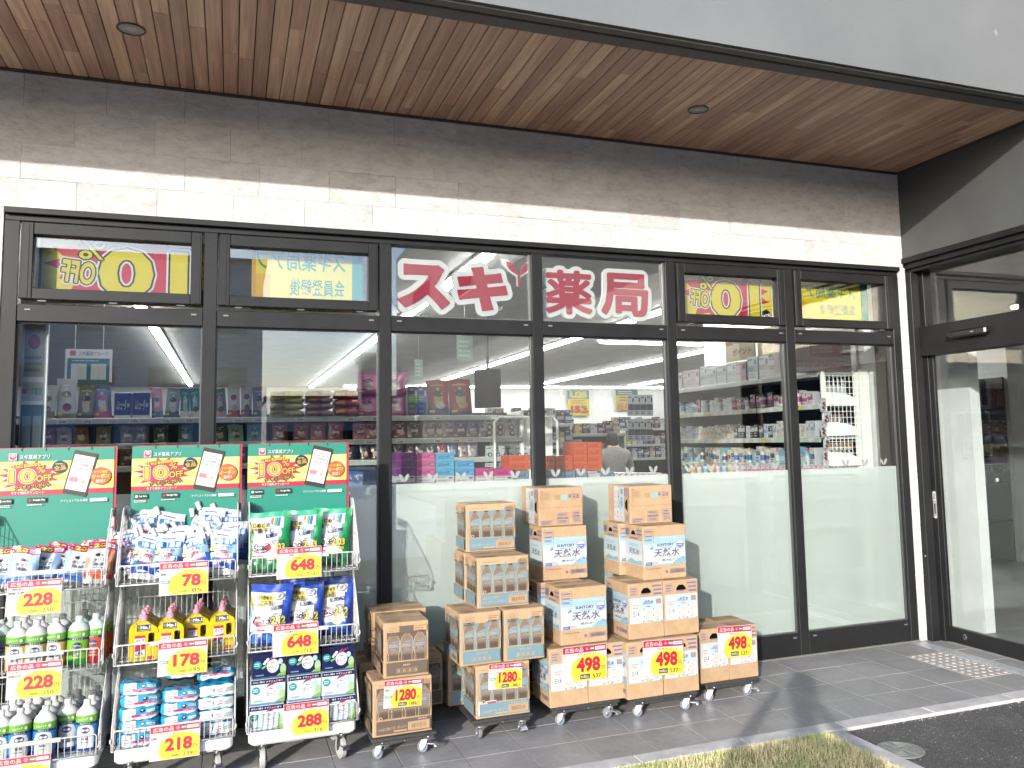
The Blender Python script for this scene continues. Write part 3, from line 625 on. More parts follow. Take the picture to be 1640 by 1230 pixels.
# ================================================================ carts
RED, WH, KK, YE, GRN, NAVY = C('#d0123f', .45), C('#f6f5f2', .5), C('#15120f', .5), C('#fde92b', .45), C('#119a78', .45), C('#1c2a6b', .4)
CY0 = -.70     # front plane of the three carts
def wirepart(fn):
    t = MB(); fn(t); return t
WR, WF = .0017, .0034
TIERS = (.19, .562, .914)
def side_mb(sx):
    t = MB(); x = .258 * sx
    for z0 in TIERS:
        zt = z0 + .335
        edge = lambda z: .012 if z < z0 + .09 else .012 + (z - z0 - .09) / .245 * .20
        t.tube([(x, .37, z0), (x, .006, z0), (x, .006, z0 + .085), (x, .05, z0 + .15), (x, .205, zt - .015), (x, .225, zt), (x, .37, zt)], WF, WHITEWIRE, 6)
        for i in range(1, 15):      # upright wires of the side panel
            y = .02 + i * .0245; 
            zt_ = zt if y > .225 else (z0 + .09 + (y - .012) / .20 * .245)
            t.tube([(x, y, z0), (x, y, zt_)], WR, WHITEWIRE, 4)
        for zz in (z0 + .055, z0 + .16, z0 + .25): t.tube([(x, max(edge(zz), .012), zz), (x, .37, zz)], WR, WHITEWIRE, 4)
        t.box(x - .0022, x + .0022, .225, .30, zt - .04, zt - .006, WHITEWIRE)
    for yy in (.362,): t.tube([(x, yy, .17), (x, yy, 1.25)], .0065, WHITEWIRE, 8)
    t.tube([(x, .11, .17), (x, .11, .20)], .006, WHITEWIRE, 8)
    return t
def back_mb():
    t = MB()
    for i in range(21): xx = -.245 + i * .0245; t.tube([(xx, .368, .17), (xx, .368, 1.05)], WR, WHITEWIRE, 4)
    for z in (.20, .28, .36, .45, .54, .62, .70, .80, .89, .97, 1.05): t.tube([(-.258, .371, z), (.258, .371, z)], .0024, WHITEWIRE, 5)
    return t
def basket_mb():
    t = MB()        # local z 0 is the basket floor
    t.tube([(-.250, 0, 0), (-.250, 0, .078), (-.243, 0, .088), (.243, 0, .088), (.250, 0, .078), (.250, 0, 0)], .0036, WHITEWIRE, 6)
    t.tube([(-.258, .002, 0), (.258, .002, 0)], .0036, WHITEWIRE, 6)
    for i in range(1, 20): xx = -.25 + i * .025; t.tube([(xx, 0, .088), (xx, .003, .03), (xx, .012, .004), (xx, .03, 0), (xx, .365, 0)], .0018, WHITEWIRE, 4)
    for y in (.09, .18, .27, .365): t.tube([(-.255, y, -.003), (.255, y, -.003)], .0028, WHITEWIRE, 5)
    for sx in (-1, 1): t.tube([(.256 * sx, .0, .03), (.262 * sx, -.004, .042), (.262 * sx, .0, .055)], .004, WHITEWIRE, 5)
    # clear price strip clipped on the rail
    t.box(-.115, .11, -.004, -.0025, .075, .094, C('#dfe3de', .2))
    return t
def tray_mb():
    t = MB(); pts = []
    for cx, cy, a0 in ((.215, .055, -90), (.215, .33, 0), (-.215, .33, 90), (-.215, .055, 180)):
        for k in range(7): a = R(a0 + k * 15); pts.append((cx + .035 * math.cos(a), cy + .035 * math.sin(a)))
    t.prism(pts, .135, .172, WHITEPL); q = [(x * .97, (y - .19) * .97 + .19) for x, y in pts]; t.prism(q, .172, .176, WHITEPL); t.prism(q, .125, .135, C('#c9c9c6', .5))
    return t
def caster_mb(fork_m, rr=.034, ww=.02, brake=False):
    """local origin: the wheel's contact point is at z=0; returns (fork, wheel)"""
    f = MB(); h = rr * 2 + .022
    f.box(-.024, .024, -.024, .024, h + .001, h + .006, fork_m); f.cyl((0, 0, h - .006), (0, 0, h + .001), .018, fork_m, 14); f.cyl((0, 0, h - .014), (0, 0, h - .006), .022, fork_m, 14)
    for sx in (-1, 1):
        x0 = sx * (ww / 2 + .003); x1 = sx * (ww / 2 + .0055)
        f.prism([(-.016, h - .012), (.016, h - .012), (.028, rr * 1.2), (.024, rr - .012), (.012, rr - .014), (-.006, rr + .01)], min(x0, x1), max(x0, x1), fork_m, lambda x, y, z: (z, x, y))
    f.cyl((-ww / 2 - .009, .014, rr), (ww / 2 + .009, .014, rr), .005, fork_m, 8)
    if brake: f.box(-.016, .016, -.055, -.012, rr + .014, rr + .020, fork_m, .002); f.box(-.018, .018, -.064, -.05, rr + .004, rr + .014, fork_m, .002)
    return f
def wheel_mb(tyre, hub, rr=.034, ww=.02):
    wv = MB(); wv.lathe([(rr * .62, -ww / 2 + .001), (rr * .93, -ww / 2), (rr, -ww / 2 + .004), (rr, ww / 2 - .004), (rr * .93, ww / 2), (rr * .62, ww / 2 - .001)], tyre, 24, axis='x')
    h = MB(); h.lathe([(.004, -ww / 2 - .001), (rr * .30, -ww / 2 - .001), (rr * .34, -ww / 2 + .004), (rr * .6, -ww / 2 + .003), (rr * .64, -ww / 2 + .0005)], hub, 20, axis='x'); h.lathe([(rr * .64, ww / 2 - .0005), (rr * .6, ww / 2 - .003), (rr * .34, ww / 2 - .004), (rr * .30, ww / 2 + .001), (.004, ww / 2 + .001)], hub, 20, axis='x')
    return wv, h
M_side = [side_mb(-1).mesh('side_panel'), side_mb(1).mesh('side_panel')]
M_back, M_bask, M_tray = back_mb().mesh('back_grid'), basket_mb().mesh('basket'), tray_mb().mesh('base_tray')
CRR = .052
M_cf, M_cfb = caster_mb(CHROME, CRR, .026).mesh('caster'), caster_mb(CHROME, CRR, .026, True).mesh('caster'); _w = wheel_mb(RUBBERW, C('#dcdcd8', .4), CRR, .026); M_cw, M_ch = _w[0].mesh('tyre'), _w[1].mesh('hub')
def caster(parent, mf, mw, mh, loc, rz, rr):
    c = ob('caster', mf, parent, loc, (0, 0, rz)); wv = ob('wheel', mw, c, (0, .014, rr)); ob('hub', mh, c, (0, .014, rr)); return c
def cart(cx, lab):
    r = ob('display_cart', None, loc=(cx, CY0, 0), label=lab, cat='display cart', group='white wire display carts outside the windows')
    for s_ in (0, 1): ob('side_panel', M_side[s_], r)
    ob('back_grid', M_back, r)
    for z in TIERS: ob('basket', M_bask, r, (0, 0, z))
    ob('base_tray', M_tray, r)
    rr = random.Random(int(cx * 100))
    for k, (x, y) in enumerate(((-.185, .05), (.185, .05), (-.185, .33), (.185, .33))): caster(r, M_cfb if k == 1 else M_cf, M_cw, M_ch, (x, y - .0, 0), rr.uniform(-.6, .5), CRR)
    return r
CX = (-.785, -.218, .352)
cart(CX[0], 'white wire cart of dish detergent, cut off by the left edge'); cart(CX[1], 'white wire cart holding toilet cleaner pouches and yellow bottles'); cart(CX[2], 'white wire cart holding green and blue laundry bags')

# ---------------------------------------------------------------- poster boards on the carts
def board(cx, lab, w=.50, h=.555):
    r = ob('poster_board', None, loc=(cx, -.405, .99), rot=(R(-1.5), 0, 0), label=lab, cat='poster board', group='green app poster boards on the carts')
    t = MB(); t.box(-w / 2, w / 2, 0, .0035, 0, h, C('#1c9a82', .4)); ob('panel', t, r)
    t = MB(); t.box(-w / 2 + .012, w / 2 + .012, .004, .007, .05, h + .004, C('#c9203f', .5)); t.box(-w / 2 + .005, w / 2 + .005, .008, .0115, .05, h - .004, C('#c79f6b', .7)); ob('backing_sheet', t, r)
    t = MB()
    for x in (-.145, -.045, .05, .15): t.tube([(x, -.003, h - .012), (x, -.004, h + .004), (x, .006, h + .006), (x, .008, h - .01)], .0016, CHROME, 5)
    ob('ring', t, r)
    f = front(-.0004, -w / 2, 0); p = MB(); lift = [0]; U = .5 / 62.0     # design units: 62 across
    def A(cmds):
        out = []
        for c in cmds:
            k = c[0]
            if k in ('r', 'bars', 'code', 't'):
                i0 = 2 if k == 't' else 1; c = c[:i0] + tuple(v * U for v in c[i0:i0 + 4]) + c[i0 + 4:]
                if k == 't' and len(c) > 7 and 'ol' in c[7]: c = c[:7] + (dict(c[7], ol=c[7]['ol'] * U),)
            elif k in 'es': c = (k,) + tuple(v * U for v in c[1:5]) + c[5:]
            elif k == 'p': c = (k, [(x * U, y * U) for x, y in c[1]], c[2])
            elif k == 'o': c = (k,) + tuple(v * U for v in c[1:6]) + c[6:]
            out.append(c)
        lift[0] = art(p, out, f, .00012, 0, lift[0])
    ORG, PINK, BRN, GOLD = C('#f0642d', .45), C('#f9a8bb', .5), C('#33231b', .45), C('#f7c52e', .45)
    YL, YD = C('#fdf06a', .45), C('#fbf7a6', .45)
    H = h / U
    A([('r', 0, 44.4, 62, 61.3, YL)])
    rays = []
    for i in range(16):
        a0, a1 = i * 2 * math.pi / 16, (i + .5) * 2 * math.pi / 16; cx_, cy_ = 18.5, 53
        def hit(a):
            dx, dy = math.cos(a), math.sin(a); ts = []
            if dx > 1e-6: ts.append((62 - cx_) / dx)
            if dx < -1e-6: ts.append((0 - cx_) / dx)
            if dy > 1e-6: ts.append((61.3 - cy_) / dy)
            if dy < -1e-6: ts.append((44.4 - cy_) / dy)
            q = min(ts); return (cx_ + dx * q, cy_ + dy * q)
        rays.append(('p', [(cx_, cy_), hit(a0), hit(a1)], YD))
    A(rays)
    A([('r', 0, 41.5, 62, 44.4, RED),
       ('s', 17.5, 52.6, 16.5, 9.4, 15, .66, RED, .1),
       ('p', [(6.8, 56.8), (24, 59.0), (24.4, 60.8), (7.0, 58.8)], GOLD), ('t', '会員登録後 すぐに使える', 8.0, 57.2, 23.2, 60.2, KK, {'b': .03, 'rot': 5}),
       ('t', '10', 7.2, 48.7, 20.4, 56.5, BRN, {'b': .03, 'ol': .75, 'om': WH}), ('t', '10', 7.2, 48.7, 20.4, 56.5, GOLD, {'b': .03, 'ol': .38, 'om': BRN}),
       ('t', '%', 21.1, 54.4, 25.5, 58.2, GOLD, {'b': .01, 'rot': 6, 'ol': .3, 'om': BRN}), ('t', 'OFF', 21.0, 49.4, 29.0, 53.2, GOLD, {'b': .025, 'rot': 5, 'ol': .35, 'om': BRN}),
       ('t', 'クーポンプレゼント', 10.2, 45.4, 28.2, 47.9, GOLD, {'b': .015, 'rot': 5, 'ol': .35, 'om': KK}),
       ('e', 33, 57.6, 4.0, 3.8, KK), ('t', '全品', 30.0, 55.6, 36.2, 58.6, GOLD, {'b': .05, 'rot': 8}), ('bars', 30.8, 59, 35, 59.8, 1, WH),
       ('t', '今すぐ無料ダウンロード', 8.5, 42.0, 25.5, 43.9, WH, {'b': .05}),
       ('r', 6.6, 62.0, 10.8, 66.2, C('#f6b9c6', .5)), ('e', 8.7, 64.1, 1.7, 1.7, RED), ('p', [(7.4, 64.4), (8.7, 65.9), (10, 64.4), (8.7, 63.6)], WH),
       ('t', 'スギ薬局アプリ', 12.2, 62.6, 27.6, 65.2, WH, {'b': .05})])
    # telephone in the print
    ph = lambda x, y: (44 + (x * .974 + y * .225), 53.5 + (-x * .225 + y * .974))
    A([('p', [ph(-5.9, -13.1), ph(5.9, -13.1), ph(6.4, -12.4), ph(6.4, 12.4), ph(5.9, 13.1), ph(-5.9, 13.1), ph(-6.4, 12.4), ph(-6.4, -12.4)], BRN), ('p', [ph(-5.6, -10.4), ph(5.6, -10.4), ph(5.6, 10.6), ph(-5.6, 10.6)], WH),
       ('p', [ph(-2.2, 8.2), ph(2.2, 8.2), ph(2.2, 9), ph(-2.2, 9)], PINK), ('p', [ph(-4.9, 2.6), ph(4.9, 2.6), ph(4.9, 7.2), ph(-4.9, 7.2)], C('#6d767b', .5)), ('p', [ph(-4.5, 3.0), ph(4.5, 3.0), ph(4.5, 6.8), ph(-4.5, 6.8)], WH)]
      + [('p', [ph(-3.4 + i * .62, 4.2), ph(-3.1 + i * .62, 4.2), ph(-3.1 + i * .62, 6), ph(-3.4 + i * .62, 6)], C('#8a8d90', .5)) for i in range(11)]
      + [('p', [ph(-4.6, 1.4 - i * .9), ph(4.4 - (i % 2), 1.4 - i * .9), ph(4.4 - (i % 2), 1.75 - i * .9), ph(-4.6, 1.75 - i * .9)], C('#e6c9cd', .5)) for i in range(4)]
      + [('p', [ph(-4.8, -5.6), ph(-.6, -5.6), ph(-.6, -2.8), ph(-4.8, -2.8)], C('#f28ba0', .5)), ('p', [ph(1.8, -5.4), ph(3.2, -5.4), ph(3.2, -4), ph(1.8, -4)], GOLD), ('p', [ph(-4.8, -8.6), ph(-2.8, -8.6), ph(-2.8, -6.6), ph(-4.8, -6.6)], C('#d9d4d6', .5)), ('p', [ph(.8, -8.6), ph(2.8, -8.6), ph(2.8, -6.6), ph(.8, -6.6)], C('#d9d4d6', .5))])
    A([('e', 55, 51.6, 5.5, 5.3, ORG), ('t', 'アプリ限定', 51.4, 53.2, 58.4, 54.8, YL, {'b': .04, 'rot': 4}), ('t', 'クーポン', 50.3, 50.3, 59.6, 52.7, YL, {'b': .06, 'rot': 4}), ('t', '配信！', 52.6, 47.6, 57.4, 49.6, WH, {'b': .06, 'rot': 4}),
       ('r', 1.8, 36.9, 9.4, 39.9, KK), ('e', 3.2, 38.4, .9, .9, WH), ('t', 'App Store', 4.6, 37.8, 9.0, 39.0, WH, {'b': .04}), ('r', 17, 37.1, 26.8, 40, KK), ('p', [(18, 37.6), (18, 39.4), (19.6, 38.5)], RED), ('t', 'Google Play', 20.0, 37.9, 26.2, 39.2, WH, {'b': .04}),
       ('bars', 1.8, 34.6, 9.6, 36.3, 2, WH), ('bars', 17, 35.2, 25, 36.4, 1, WH), ('t', 'アプリストアから検索', 34.2, 36.6, 48.6, 38.2, WH, {'b': .04}), ('r', 49.6, 36.5, 59, 38.4, WH), ('bars', 50.6, 37, 57.6, 38, 1, C('#c4c2b8', .5)), ('e', 58, 37.4, .45, .45, C('#8a8a86', .5))])
    ob('printed_sheet', p, r)
    return r
board(-.783, 'green app poster board on the left cart, cut by the left edge'); board(-.205, 'green app poster board behind the blue and white cleaner pouches'); board(.335, 'green app poster board above the green laundry bags')
# two dark strap pairs holding the left board
t = MB()
for x in (-.98, -.945, -.745, -.71):
    t.box(x - .006, x + .006, -.4185, -.4145, .96, 1.085, C('#2b2a29', .4))
ob('board_strap', t, label='dark strap strips holding the poster board of the left cart', cat='strap')

# ---------------------------------------------------------------- price cards
def card(x, y, z, price, tax, lines, w=.210, h=.148, rot=0, lab='', big=False, grn=True):
    r = ob('price_card', None, loc=(x, y, z), rot=(R(rot if isinstance(rot, (int, float)) else rot[0]), 0, 0), label=lab, cat='price card', group='red and yellow price cards')
    if not isinstance(rot, (int, float)): r.rotation_euler = (R(rot[0]), R(rot[1]), R(rot[2]))
    t = MB(); t.box(-w / 2, w / 2, 0, .0012, -h / 2, h / 2, C('#f7dfe6', .4)); ob('sheet', t, r)
    p = MB(); X = lambda u: -w / 2 + u * w; Z = lambda v: -h / 2 + v * h
    PK = C('#eb8fa8', .5); GRY = C('#6d6960', .5)
    c = [('r', X(.012), Z(.016), X(.988), Z(.80), C('#fbf6ee', .4)), ('r', X(.012), Z(.80), X(.988), Z(.985), RED),
         ('t', '広告の品', X(.06), Z(.83), X(.47), Z(.955), WH, {'b': .035}), ('s', X(.555), Z(.895), .012, .012, 8, .5, PK), ('r', X(.62), Z(.85), X(.74), Z(.94), GRN), ('r', X(.74), Z(.85), X(.965), Z(.94), WH), ('bars', X(.63), Z(.86), X(.735), Z(.93), 1, WH), ('bars', X(.75), Z(.865), X(.955), Z(.925), 1, PK)]
    cx, cy = .665, .37
    c.append(('s', X(.63), Z(.31), w * .50, h * .50, 36, .87, C('#fcee48', .4), .1, (X(.012), X(.988), Z(.016), Z(.795))))
    for i, s_ in enumerate(lines): c.append(('t', s_, X(.025), Z(.715 - i * .105), X(.025 + min(.058 * len(s_), .72)), Z(.785 - i * .105), KK, {'b': .012}))
    if grn: c += [('r', X(.03), Z(.36), X(.22), Z(.46), C('#5fb58e', .5)), ('bars', X(.045), Z(.375), X(.21), Z(.45), 1, WH)]
    c += [('bars', X(.02), Z(.06), X(.14), Z(.09), 1, PK)]
    n = len(price); x0 = .96 - .12 - .178 * n
    if n == 2: x0 = .46
    c += [('t', price, X(max(x0, .30)), Z(.24), X(.845), Z(.62 if not big else .66), RED, {'b': .045}), ('t', '円', X(.87), Z(.25), X(.95), Z(.38), RED, {'b': .01}),
          ('t', tax, X(.66), Z(.06), X(.86), Z(.175), GRY if not big else KK, {'b': .012}), ('t', '円', X(.88), Z(.065), X(.94), Z(.165), GRY, {})]
    if big: c += [('r', X(.38), Z(.055), X(.60), Z(.185), KK), ('t', '8%税込', X(.395), Z(.075), X(.585), Z(.165), WH, {'b': .05})]
    else: c += [('t', '10%税込', X(.42), Z(.07), X(.62), Z(.15), GRY, {})]
    art(p, c, front(-.0003), .00012)
    ob('printed_face', p, r); return r
cy = CY0 - .012
for x, z, pr_, tx, ln, lb_ in ((-.795, .895, '228', '250', ('食洗機用キュキュット', '詰替 各種'), 'price card of 228 yen on the top basket of the left cart'), (-.782, .542, '228', '250', ('キュキュット', '詰替各種'), 'price card of 228 yen on the middle basket of the left cart'), (-.815, .150, '228', '250', ('キュキュット', '詰替各種'), 'price card of 228 yen on the bottom basket, cut by the lower edge')):
    card(x, cy, z, pr_, tx, ln, lab=lb_, rot=(-4, 0, 0), grn=False)
for x, z, pr_, tx, ln, lb_ in ((-.192, .932, '78', '85', ('トイレマジックリンスプレー', '詰替'), 'price card of 78 yen under the blue cleaner pouches'), (-.190, .573, '178', '195', ('パイプユニッシュ',), 'price card of 178 yen under the yellow bottles'), (-.215, .205, '218', '239', ('トイレクイックル', '詰替'), 'price card of 218 yen under the blue wipes packs')):
    card(x, cy, z, pr_, tx, ln, lab=lb_, rot=(-4, 0, 0), grn=pr_ != '218')
for x, z, pr_, tx, ln, lb_ in ((.322, .968, '648', '712', ('アタック消臭ストロング', 'スパウトパウチ超特大'), 'price card of 648 yen under the green laundry bags'), (.309, .606, '648', '712', ('アタック抗菌EX', 'スパウトパウチ超特大'), 'price card of 648 yen under the blue laundry bags'), (.361, .232, '288', '316', ('ニュービーズ 大',), 'price card of 288 yen on the laundry powder basket')):
    card(x, cy, z, pr_, tx, ln, lab=lb_, rot=(-4, 0, 0), grn=False)

# ---------------------------------------------------------------- pouches
def pouch(w, h, d, face, cmds=(), nu=14, nv=18, spout=None, seed=0, taper=.0, edge=None, rough=None):
    """a stand-up pouch; local origin at the middle of its foot, front towards -y. face(u, v) gives the colour at 0..1"""
    t = MB(); rr = random.Random(seed); ph = [rr.uniform(0, 6.28) for _ in range(6)]
    def thick(u, v):
        e = max(0, 1 - abs(2 * u - 1) ** 3.0) ** .6; p = (1 - max(0, (v - .12) / .80)) if v > .12 else (.86 + .14 * v / .12)
        return d * .5 * e * max(p, 0) ** .75 if v < .92 else .0012
    def half(v): return w / 2 * (1 - taper * v) * (1 - .05 * math.sin(v * 3.14))
    def wr(u, v): return (.006 * math.sin(9 * u + 4 * v + ph[0]) * math.sin(7 * v + ph[1]) + .004 * math.sin(17 * u - 9 * v + ph[2]) + .003 * math.sin(23 * v + 11 * u + ph[3])) * min(1, d / .05) * (.5 + .5 * math.sin(3.14 * min(1, v * 1.1)))
    def lean(v): return .012 * math.sin(ph[4]) * v * v
    def F(u, v): return ((2 * u - 1) * half(v) + lean(v), -thick(u, v) - wr(u, v) * .6, v * h + .004 * math.sin(6 * u + ph[5]) * v)
    def B(u, v): return ((2 * u - 1) * half(v) + lean(v), thick(u, v) + .001, v * h + .004 * math.sin(6 * u + ph[5]) * v)
    t.grid(nu, nv, F, face); t.grid(nu, nv, B, edge or face(.5, .5), flip=True)
    for i in range(nv):
        v0, v1 = i / nv, (i + 1) / nv
        t.add([F(0, v0), F(0, v1), B(0, v1), B(0, v0)], [(0, 1, 2, 3)], face(.02, v0)); t.add([F(1, v0), F(1, v1), B(1, v1), B(1, v0)], [(3, 2, 1, 0)], face(.98, v0))
    t.add([F(u / nu, 0) for u in range(nu + 1)] + [B(u / nu, 0) for u in range(nu, -1, -1)], [list(range(2 * nu + 2))], face(.5, .02))
    t.add([F(u / nu, 1) for u in range(nu + 1)] + [B(u / nu, 1) for u in range(nu, -1, -1)], [list(range(2 * nu + 2))[::-1]], face(.5, .99))
    if spout:
        sx, m = spout; t.cyl((sx * w / 2, 0, h * .93), (sx * w * .62, 0, h * 1.06), .012, m, 10); t.cyl((sx * w * .60, 0, h * 1.04), (sx * w * .66, 0, h * 1.10), .014, m, 12)
    if cmds:
        def fm(u, v, l):
            q = F(u, v); return (q[0], q[1] - l - .0012, q[2])
        art(t, cmds, fm, .00025, sub=5, gx=[i / 10 for i in range(1, 10)], gy=[i / 12 for i in range(1, 12)])
    return t
def put(name, me, x, y, z, label, cat, group=None, rot=(0, 0, 0), **k): return ob(name, me, None, (x, y, z), tuple(R(a) for a in rot), label, cat, group, **k)
g_ = lambda h, r=.24: C(h, r)
# cleaner pouches, white and blue
BL, BLD, LB, WP = g_('#2f6fd0'), g_('#1b4fae'), g_('#a9cdf0'), g_('#f1f4f6')
def face_magic(u, v):
    if v > .86: return WP
    if v > .66: return LB if (u * 4) % 1 > .12 else BL
    if v < .10: return g_('#e4e6e6')
    if v < .47 - .7 * (u - .5) ** 2: return BLD if v < .30 else BL
    return WP if u < .72 - .2 * v else (LB if v > .5 else BL)
MAGIC = [('e', .5, .52, .15, .045, RED), ('t', 'トイレ', .40, .50, .60, .54, WH, {'b': .03}), ('t', 'マジックリン', .20, .40, .82, .485, NAVY, {'b': .03, 'rot': -6}), ('r', .2, .355, .8, .375, g_('#e7657c')), ('t', '消臭・洗浄', .28, .275, .72, .325, WH, {'b': .02}), ('r', .16, .385, .84, .49, WP), ('r', .06, .69, .94, .82, BL)] + [('r', .09 + i * .21, .70, .27 + i * .21, .81, g_('#d9ecfa')) for i in range(4)] + [('t', 'スプレー', .4, .60, .85, .65, NAVY, {'b': .02}), ('bars', .2, .88, .8, .92, 1, NAVY), ('e', .07, .58, .10, .045, g_('#efd75c')), ('r', .0, .50, .14, .53, NAVY), ('p', [(.1, .28), (.18, .36), (.2, .42), (.12, .36)], g_('#58b06e')), ('e', .42, .17, .20, .025, WP), ('p', [(.15, .10), (.6, .135), (.9, .11), (.6, .09)], WP)]
MG = [pouch(.134, .212, .058, face_magic, sorted(MAGIC, key=lambda c: 0 if c[0] == 'r' and c[2] == .385 else 1), spout=(-1, WP), seed=s, taper=.06, edge=BL).mesh('pouch') for s in (1, 2, 3)]
from itertools import count
def px(u, v, Y):     # where the sight line of picture point (u, v) of 1640 x 1230 meets the plane y = Y
    d = _f + _r * ((u - 882.69) / 1352.933) - _u * ((v - 573.756) / 1352.933); c = Vector((0, -5.06470672, 1.53366666)); return c + d * ((Y - c.y) / d.y)
k = 0
for (u, Y, z, rx, ry, w_) in ((233, -.43, 1.02, -8, -3, 'upright at the left end of the back row'), (266, -.45, 1.005, -8, 10, 'tilted right in the back row, second from left'), (303, -.46, .985, -12, 22, 'leaning far over in the middle of the back row'), (331, -.45, 1.02, -10, 9, 'highest one, right of the middle in the back row'), (361, -.43, 1.01, -8, 6, 'at the right end of the back row'), (262, -.50, .94, -14, 3, 'half hidden in the middle row behind the front ones'), (285, -.52, .935, -12, 4, 'narrow view in the middle row left of the card'), (302, -.50, .94, -12, 2, 'half hidden just right of the basket centre'), (374, -.47, .945, -8, 2, 'squeezed against the right side panel'), (213, -.50, .935, -10, -4, 'squeezed against the left side panel'), (231, -.60, .920, -16, 10, 'large in front at the left, tilted right'), (265, -.60, .918, -16, 6, 'in the front row behind the rail, second from left'), (323, -.60, .920, -18, -14, 'large in front at the right, tilted left'), (357, -.60, .918, -12, 3, 'at the right end of the front row')):
    x = px(u, 860, Y).x; k += 1
    put('refill_pouch', MG[k % 3], x, Y, z, 'blue and white cleaner pouch ' + w_, 'pouch', 'cleaner pouches in the top basket', (rx, ry, random.Random(k).uniform(-8, 8)))
# magenta-topped dishwasher pouches
def mk_kyu(c1, c2):
    def f(u, v):
        if v > .84: return g_('#d9257a')
        if v < .10: return g_('#c9c9c6')
        if v < .34: return c2 if abs(u - .5) > .0 and v < .24 else c1
        return WP if .14 < u < .72 else c1
    return f
KYU = [('t', '120', .07, .865, .61, .96, YE, {'b': .04, 'ol': .012, 'om': KK}), ('r', .66, .87, .94, .95, WP), ('bars', .68, .88, .92, .94, 2, NAVY), ('e', .44, .68, .22, .06, g_('#dfe3e4')), ('e', .44, .68, .15, .035, KK), ('t', 'クリア', .24, .52, .68, .60, KK, {'b': .02}), ('t', '除菌', .28, .42, .66, .50, NAVY, {'b': .01}), ('bars', .26, .36, .66, .40, 1, NAVY)]
KB = [pouch(.125, .185, .05, mk_kyu(LB, BL), KYU, seed=s, edge=WP).mesh('pouch') for s in (4, 5)]; KO = pouch(.12, .19, .05, mk_kyu(g_('#f0a080'), g_('#e8563a')), KYU, seed=6, edge=WP).mesh('pouch')
for k, (u, Y, m, rx, ry, w_) in enumerate(((2, -.55, KB[0], -10, 3, 'blue and white dishwasher pouch cut by the left picture edge'), (33, -.60, KB[1], -12, 6, 'blue and white dishwasher pouch in front, tag reading 120'), (64, -.56, KB[0], -14, 12, 'blue dishwasher pouch half hidden behind the price card'), (92, -.52, KB[1], -10, 10, 'blue dishwasher pouch leaning right in the middle of the basket'), (117, -.60, KB[0], -12, 14, 'blue and white dishwasher pouch right of the price card'), (143, -.50, KO, -8, 6, 'orange dishwasher pouch standing behind the front one'), (155, -.60, KO, -10, 8, 'orange dishwasher pouch in front at the right side panel'), (168, -.50, KO, -8, 10, 'orange dishwasher pouch behind, touching the right side panel'))):
    put('refill_pouch', m, px(u, 900, Y).x, Y, .918, w_, 'pouch', 'dishwasher pouches in the top left basket', (rx, ry, random.Random(k + 50).uniform(-10, 10)))
# laundry bags
def face_green(u, v):
    if u > .78 + .06 * math.sin(v * 9): return g_('#0d9b55')
    if v > .90: return g_('#3fbf8f')
    if v < .06: return g_('#0b5c33')
    if v < .24: return g_('#157a45') if (u * 3 + v * 2) % 1 > .4 else g_('#4fae5c')
    if v > .66: return g_('#f3dc5a') if u < .45 and v < .80 else WP
    return WP if u > .10 else g_('#6fc06a')
def face_blue(u, v):
    if u > .80 + .05 * math.sin(v * 9): return g_('#1f47b8')
    if v > .88: return g_('#2a55c8')
    if v < .06: return g_('#14296b')
    if v < .24: return g_('#2f7fd6') if (u * 3 + v * 2) % 1 > .4 else g_('#1b3f9e')
    if v > .62: return g_('#f3dc5a') if u < .58 and v < .82 else WP
    return WP if u > .08 else LB
def bagart(num, top, l2, l3, ac, gr):
    o = [('e', .33, .40, .24, .085, ac[0]), ('e', .33, .405, .215, .072, WP), ('p', [(.10, .36), (.2, .31), (.42, .31), (.3, .335)], RED), ('p', [(.2, .475), (.34, .495), (.5, .47), (.34, .48)], g_('#e98a3c')),
         ('t', 'Attack', .07, .355, .56, .465, KK, {'b': .03, 'sh': .15}), ('bars', .25, .34, .42, .352, 1, KK), ('t', 'メガジャンボ', .56, .485, .88, .525, NAVY, {'b': .02}),
         ('t', num, .54, .34, .89, .47, YE, {'b': .04, 'ol': .014, 'om': NAVY}), ('t', 'kg', .74, .275, .88, .335, YE, {'b': .04, 'ol': .008, 'om': NAVY}),
         ('t', top, .08, .745, .50, .82, KK, {'b': .03}), ('t', l2, .05, .64, .60, .735, NAVY, {'b': .03}), ('p', [(.42, .56), (.80, .59), (.80, .655), (.40, .62)], NAVY), ('t', l3, .44, .575, .78, .64, WH, {'b': .05}),
         ('e', .62, .23, .13, .05, g_('#e7d9a2')), ('bars', .12, .24, .42, .275, 1, RED), ('t', '抗菌EX', .12, .235, .4, .272, g_('#d9558f'), {'b': .02})]
    if gr: o += [('p', [(.50, .80), (.53, .90), (.57, .90), (.55, .78)], g_('#e88a9a')), ('p', [(.58, .77), (.63, .90), (.67, .90), (.64, .76)], g_('#8fd05a')), ('p', [(.67, .75), (.70, .90), (.74, .90), (.72, .75)], g_('#3a8fd6'))]
    else: o += [('e', .68, .80, .13, .065, g_('#3f6fc0')), ('e', .68, .80, .11, .055, g_('#cfe3f6')), ('p', [(.62, .77), (.66, .83), (.70, .83), (.66, .77)], g_('#f0c03c')), ('p', [(.66, .77), (.70, .84), (.75, .83), (.70, .77)], g_('#e8603c'))]
    return o
GB = [pouch(.20, .29, .075, face_green, bagart('2.03', 'じめじめ', '密集干し', '強力消臭', (g_('#c0304a'),), True), seed=s, nu=18, nv=22, edge=g_('#0d9b55')).mesh('bag') for s in (11, 12, 13)]
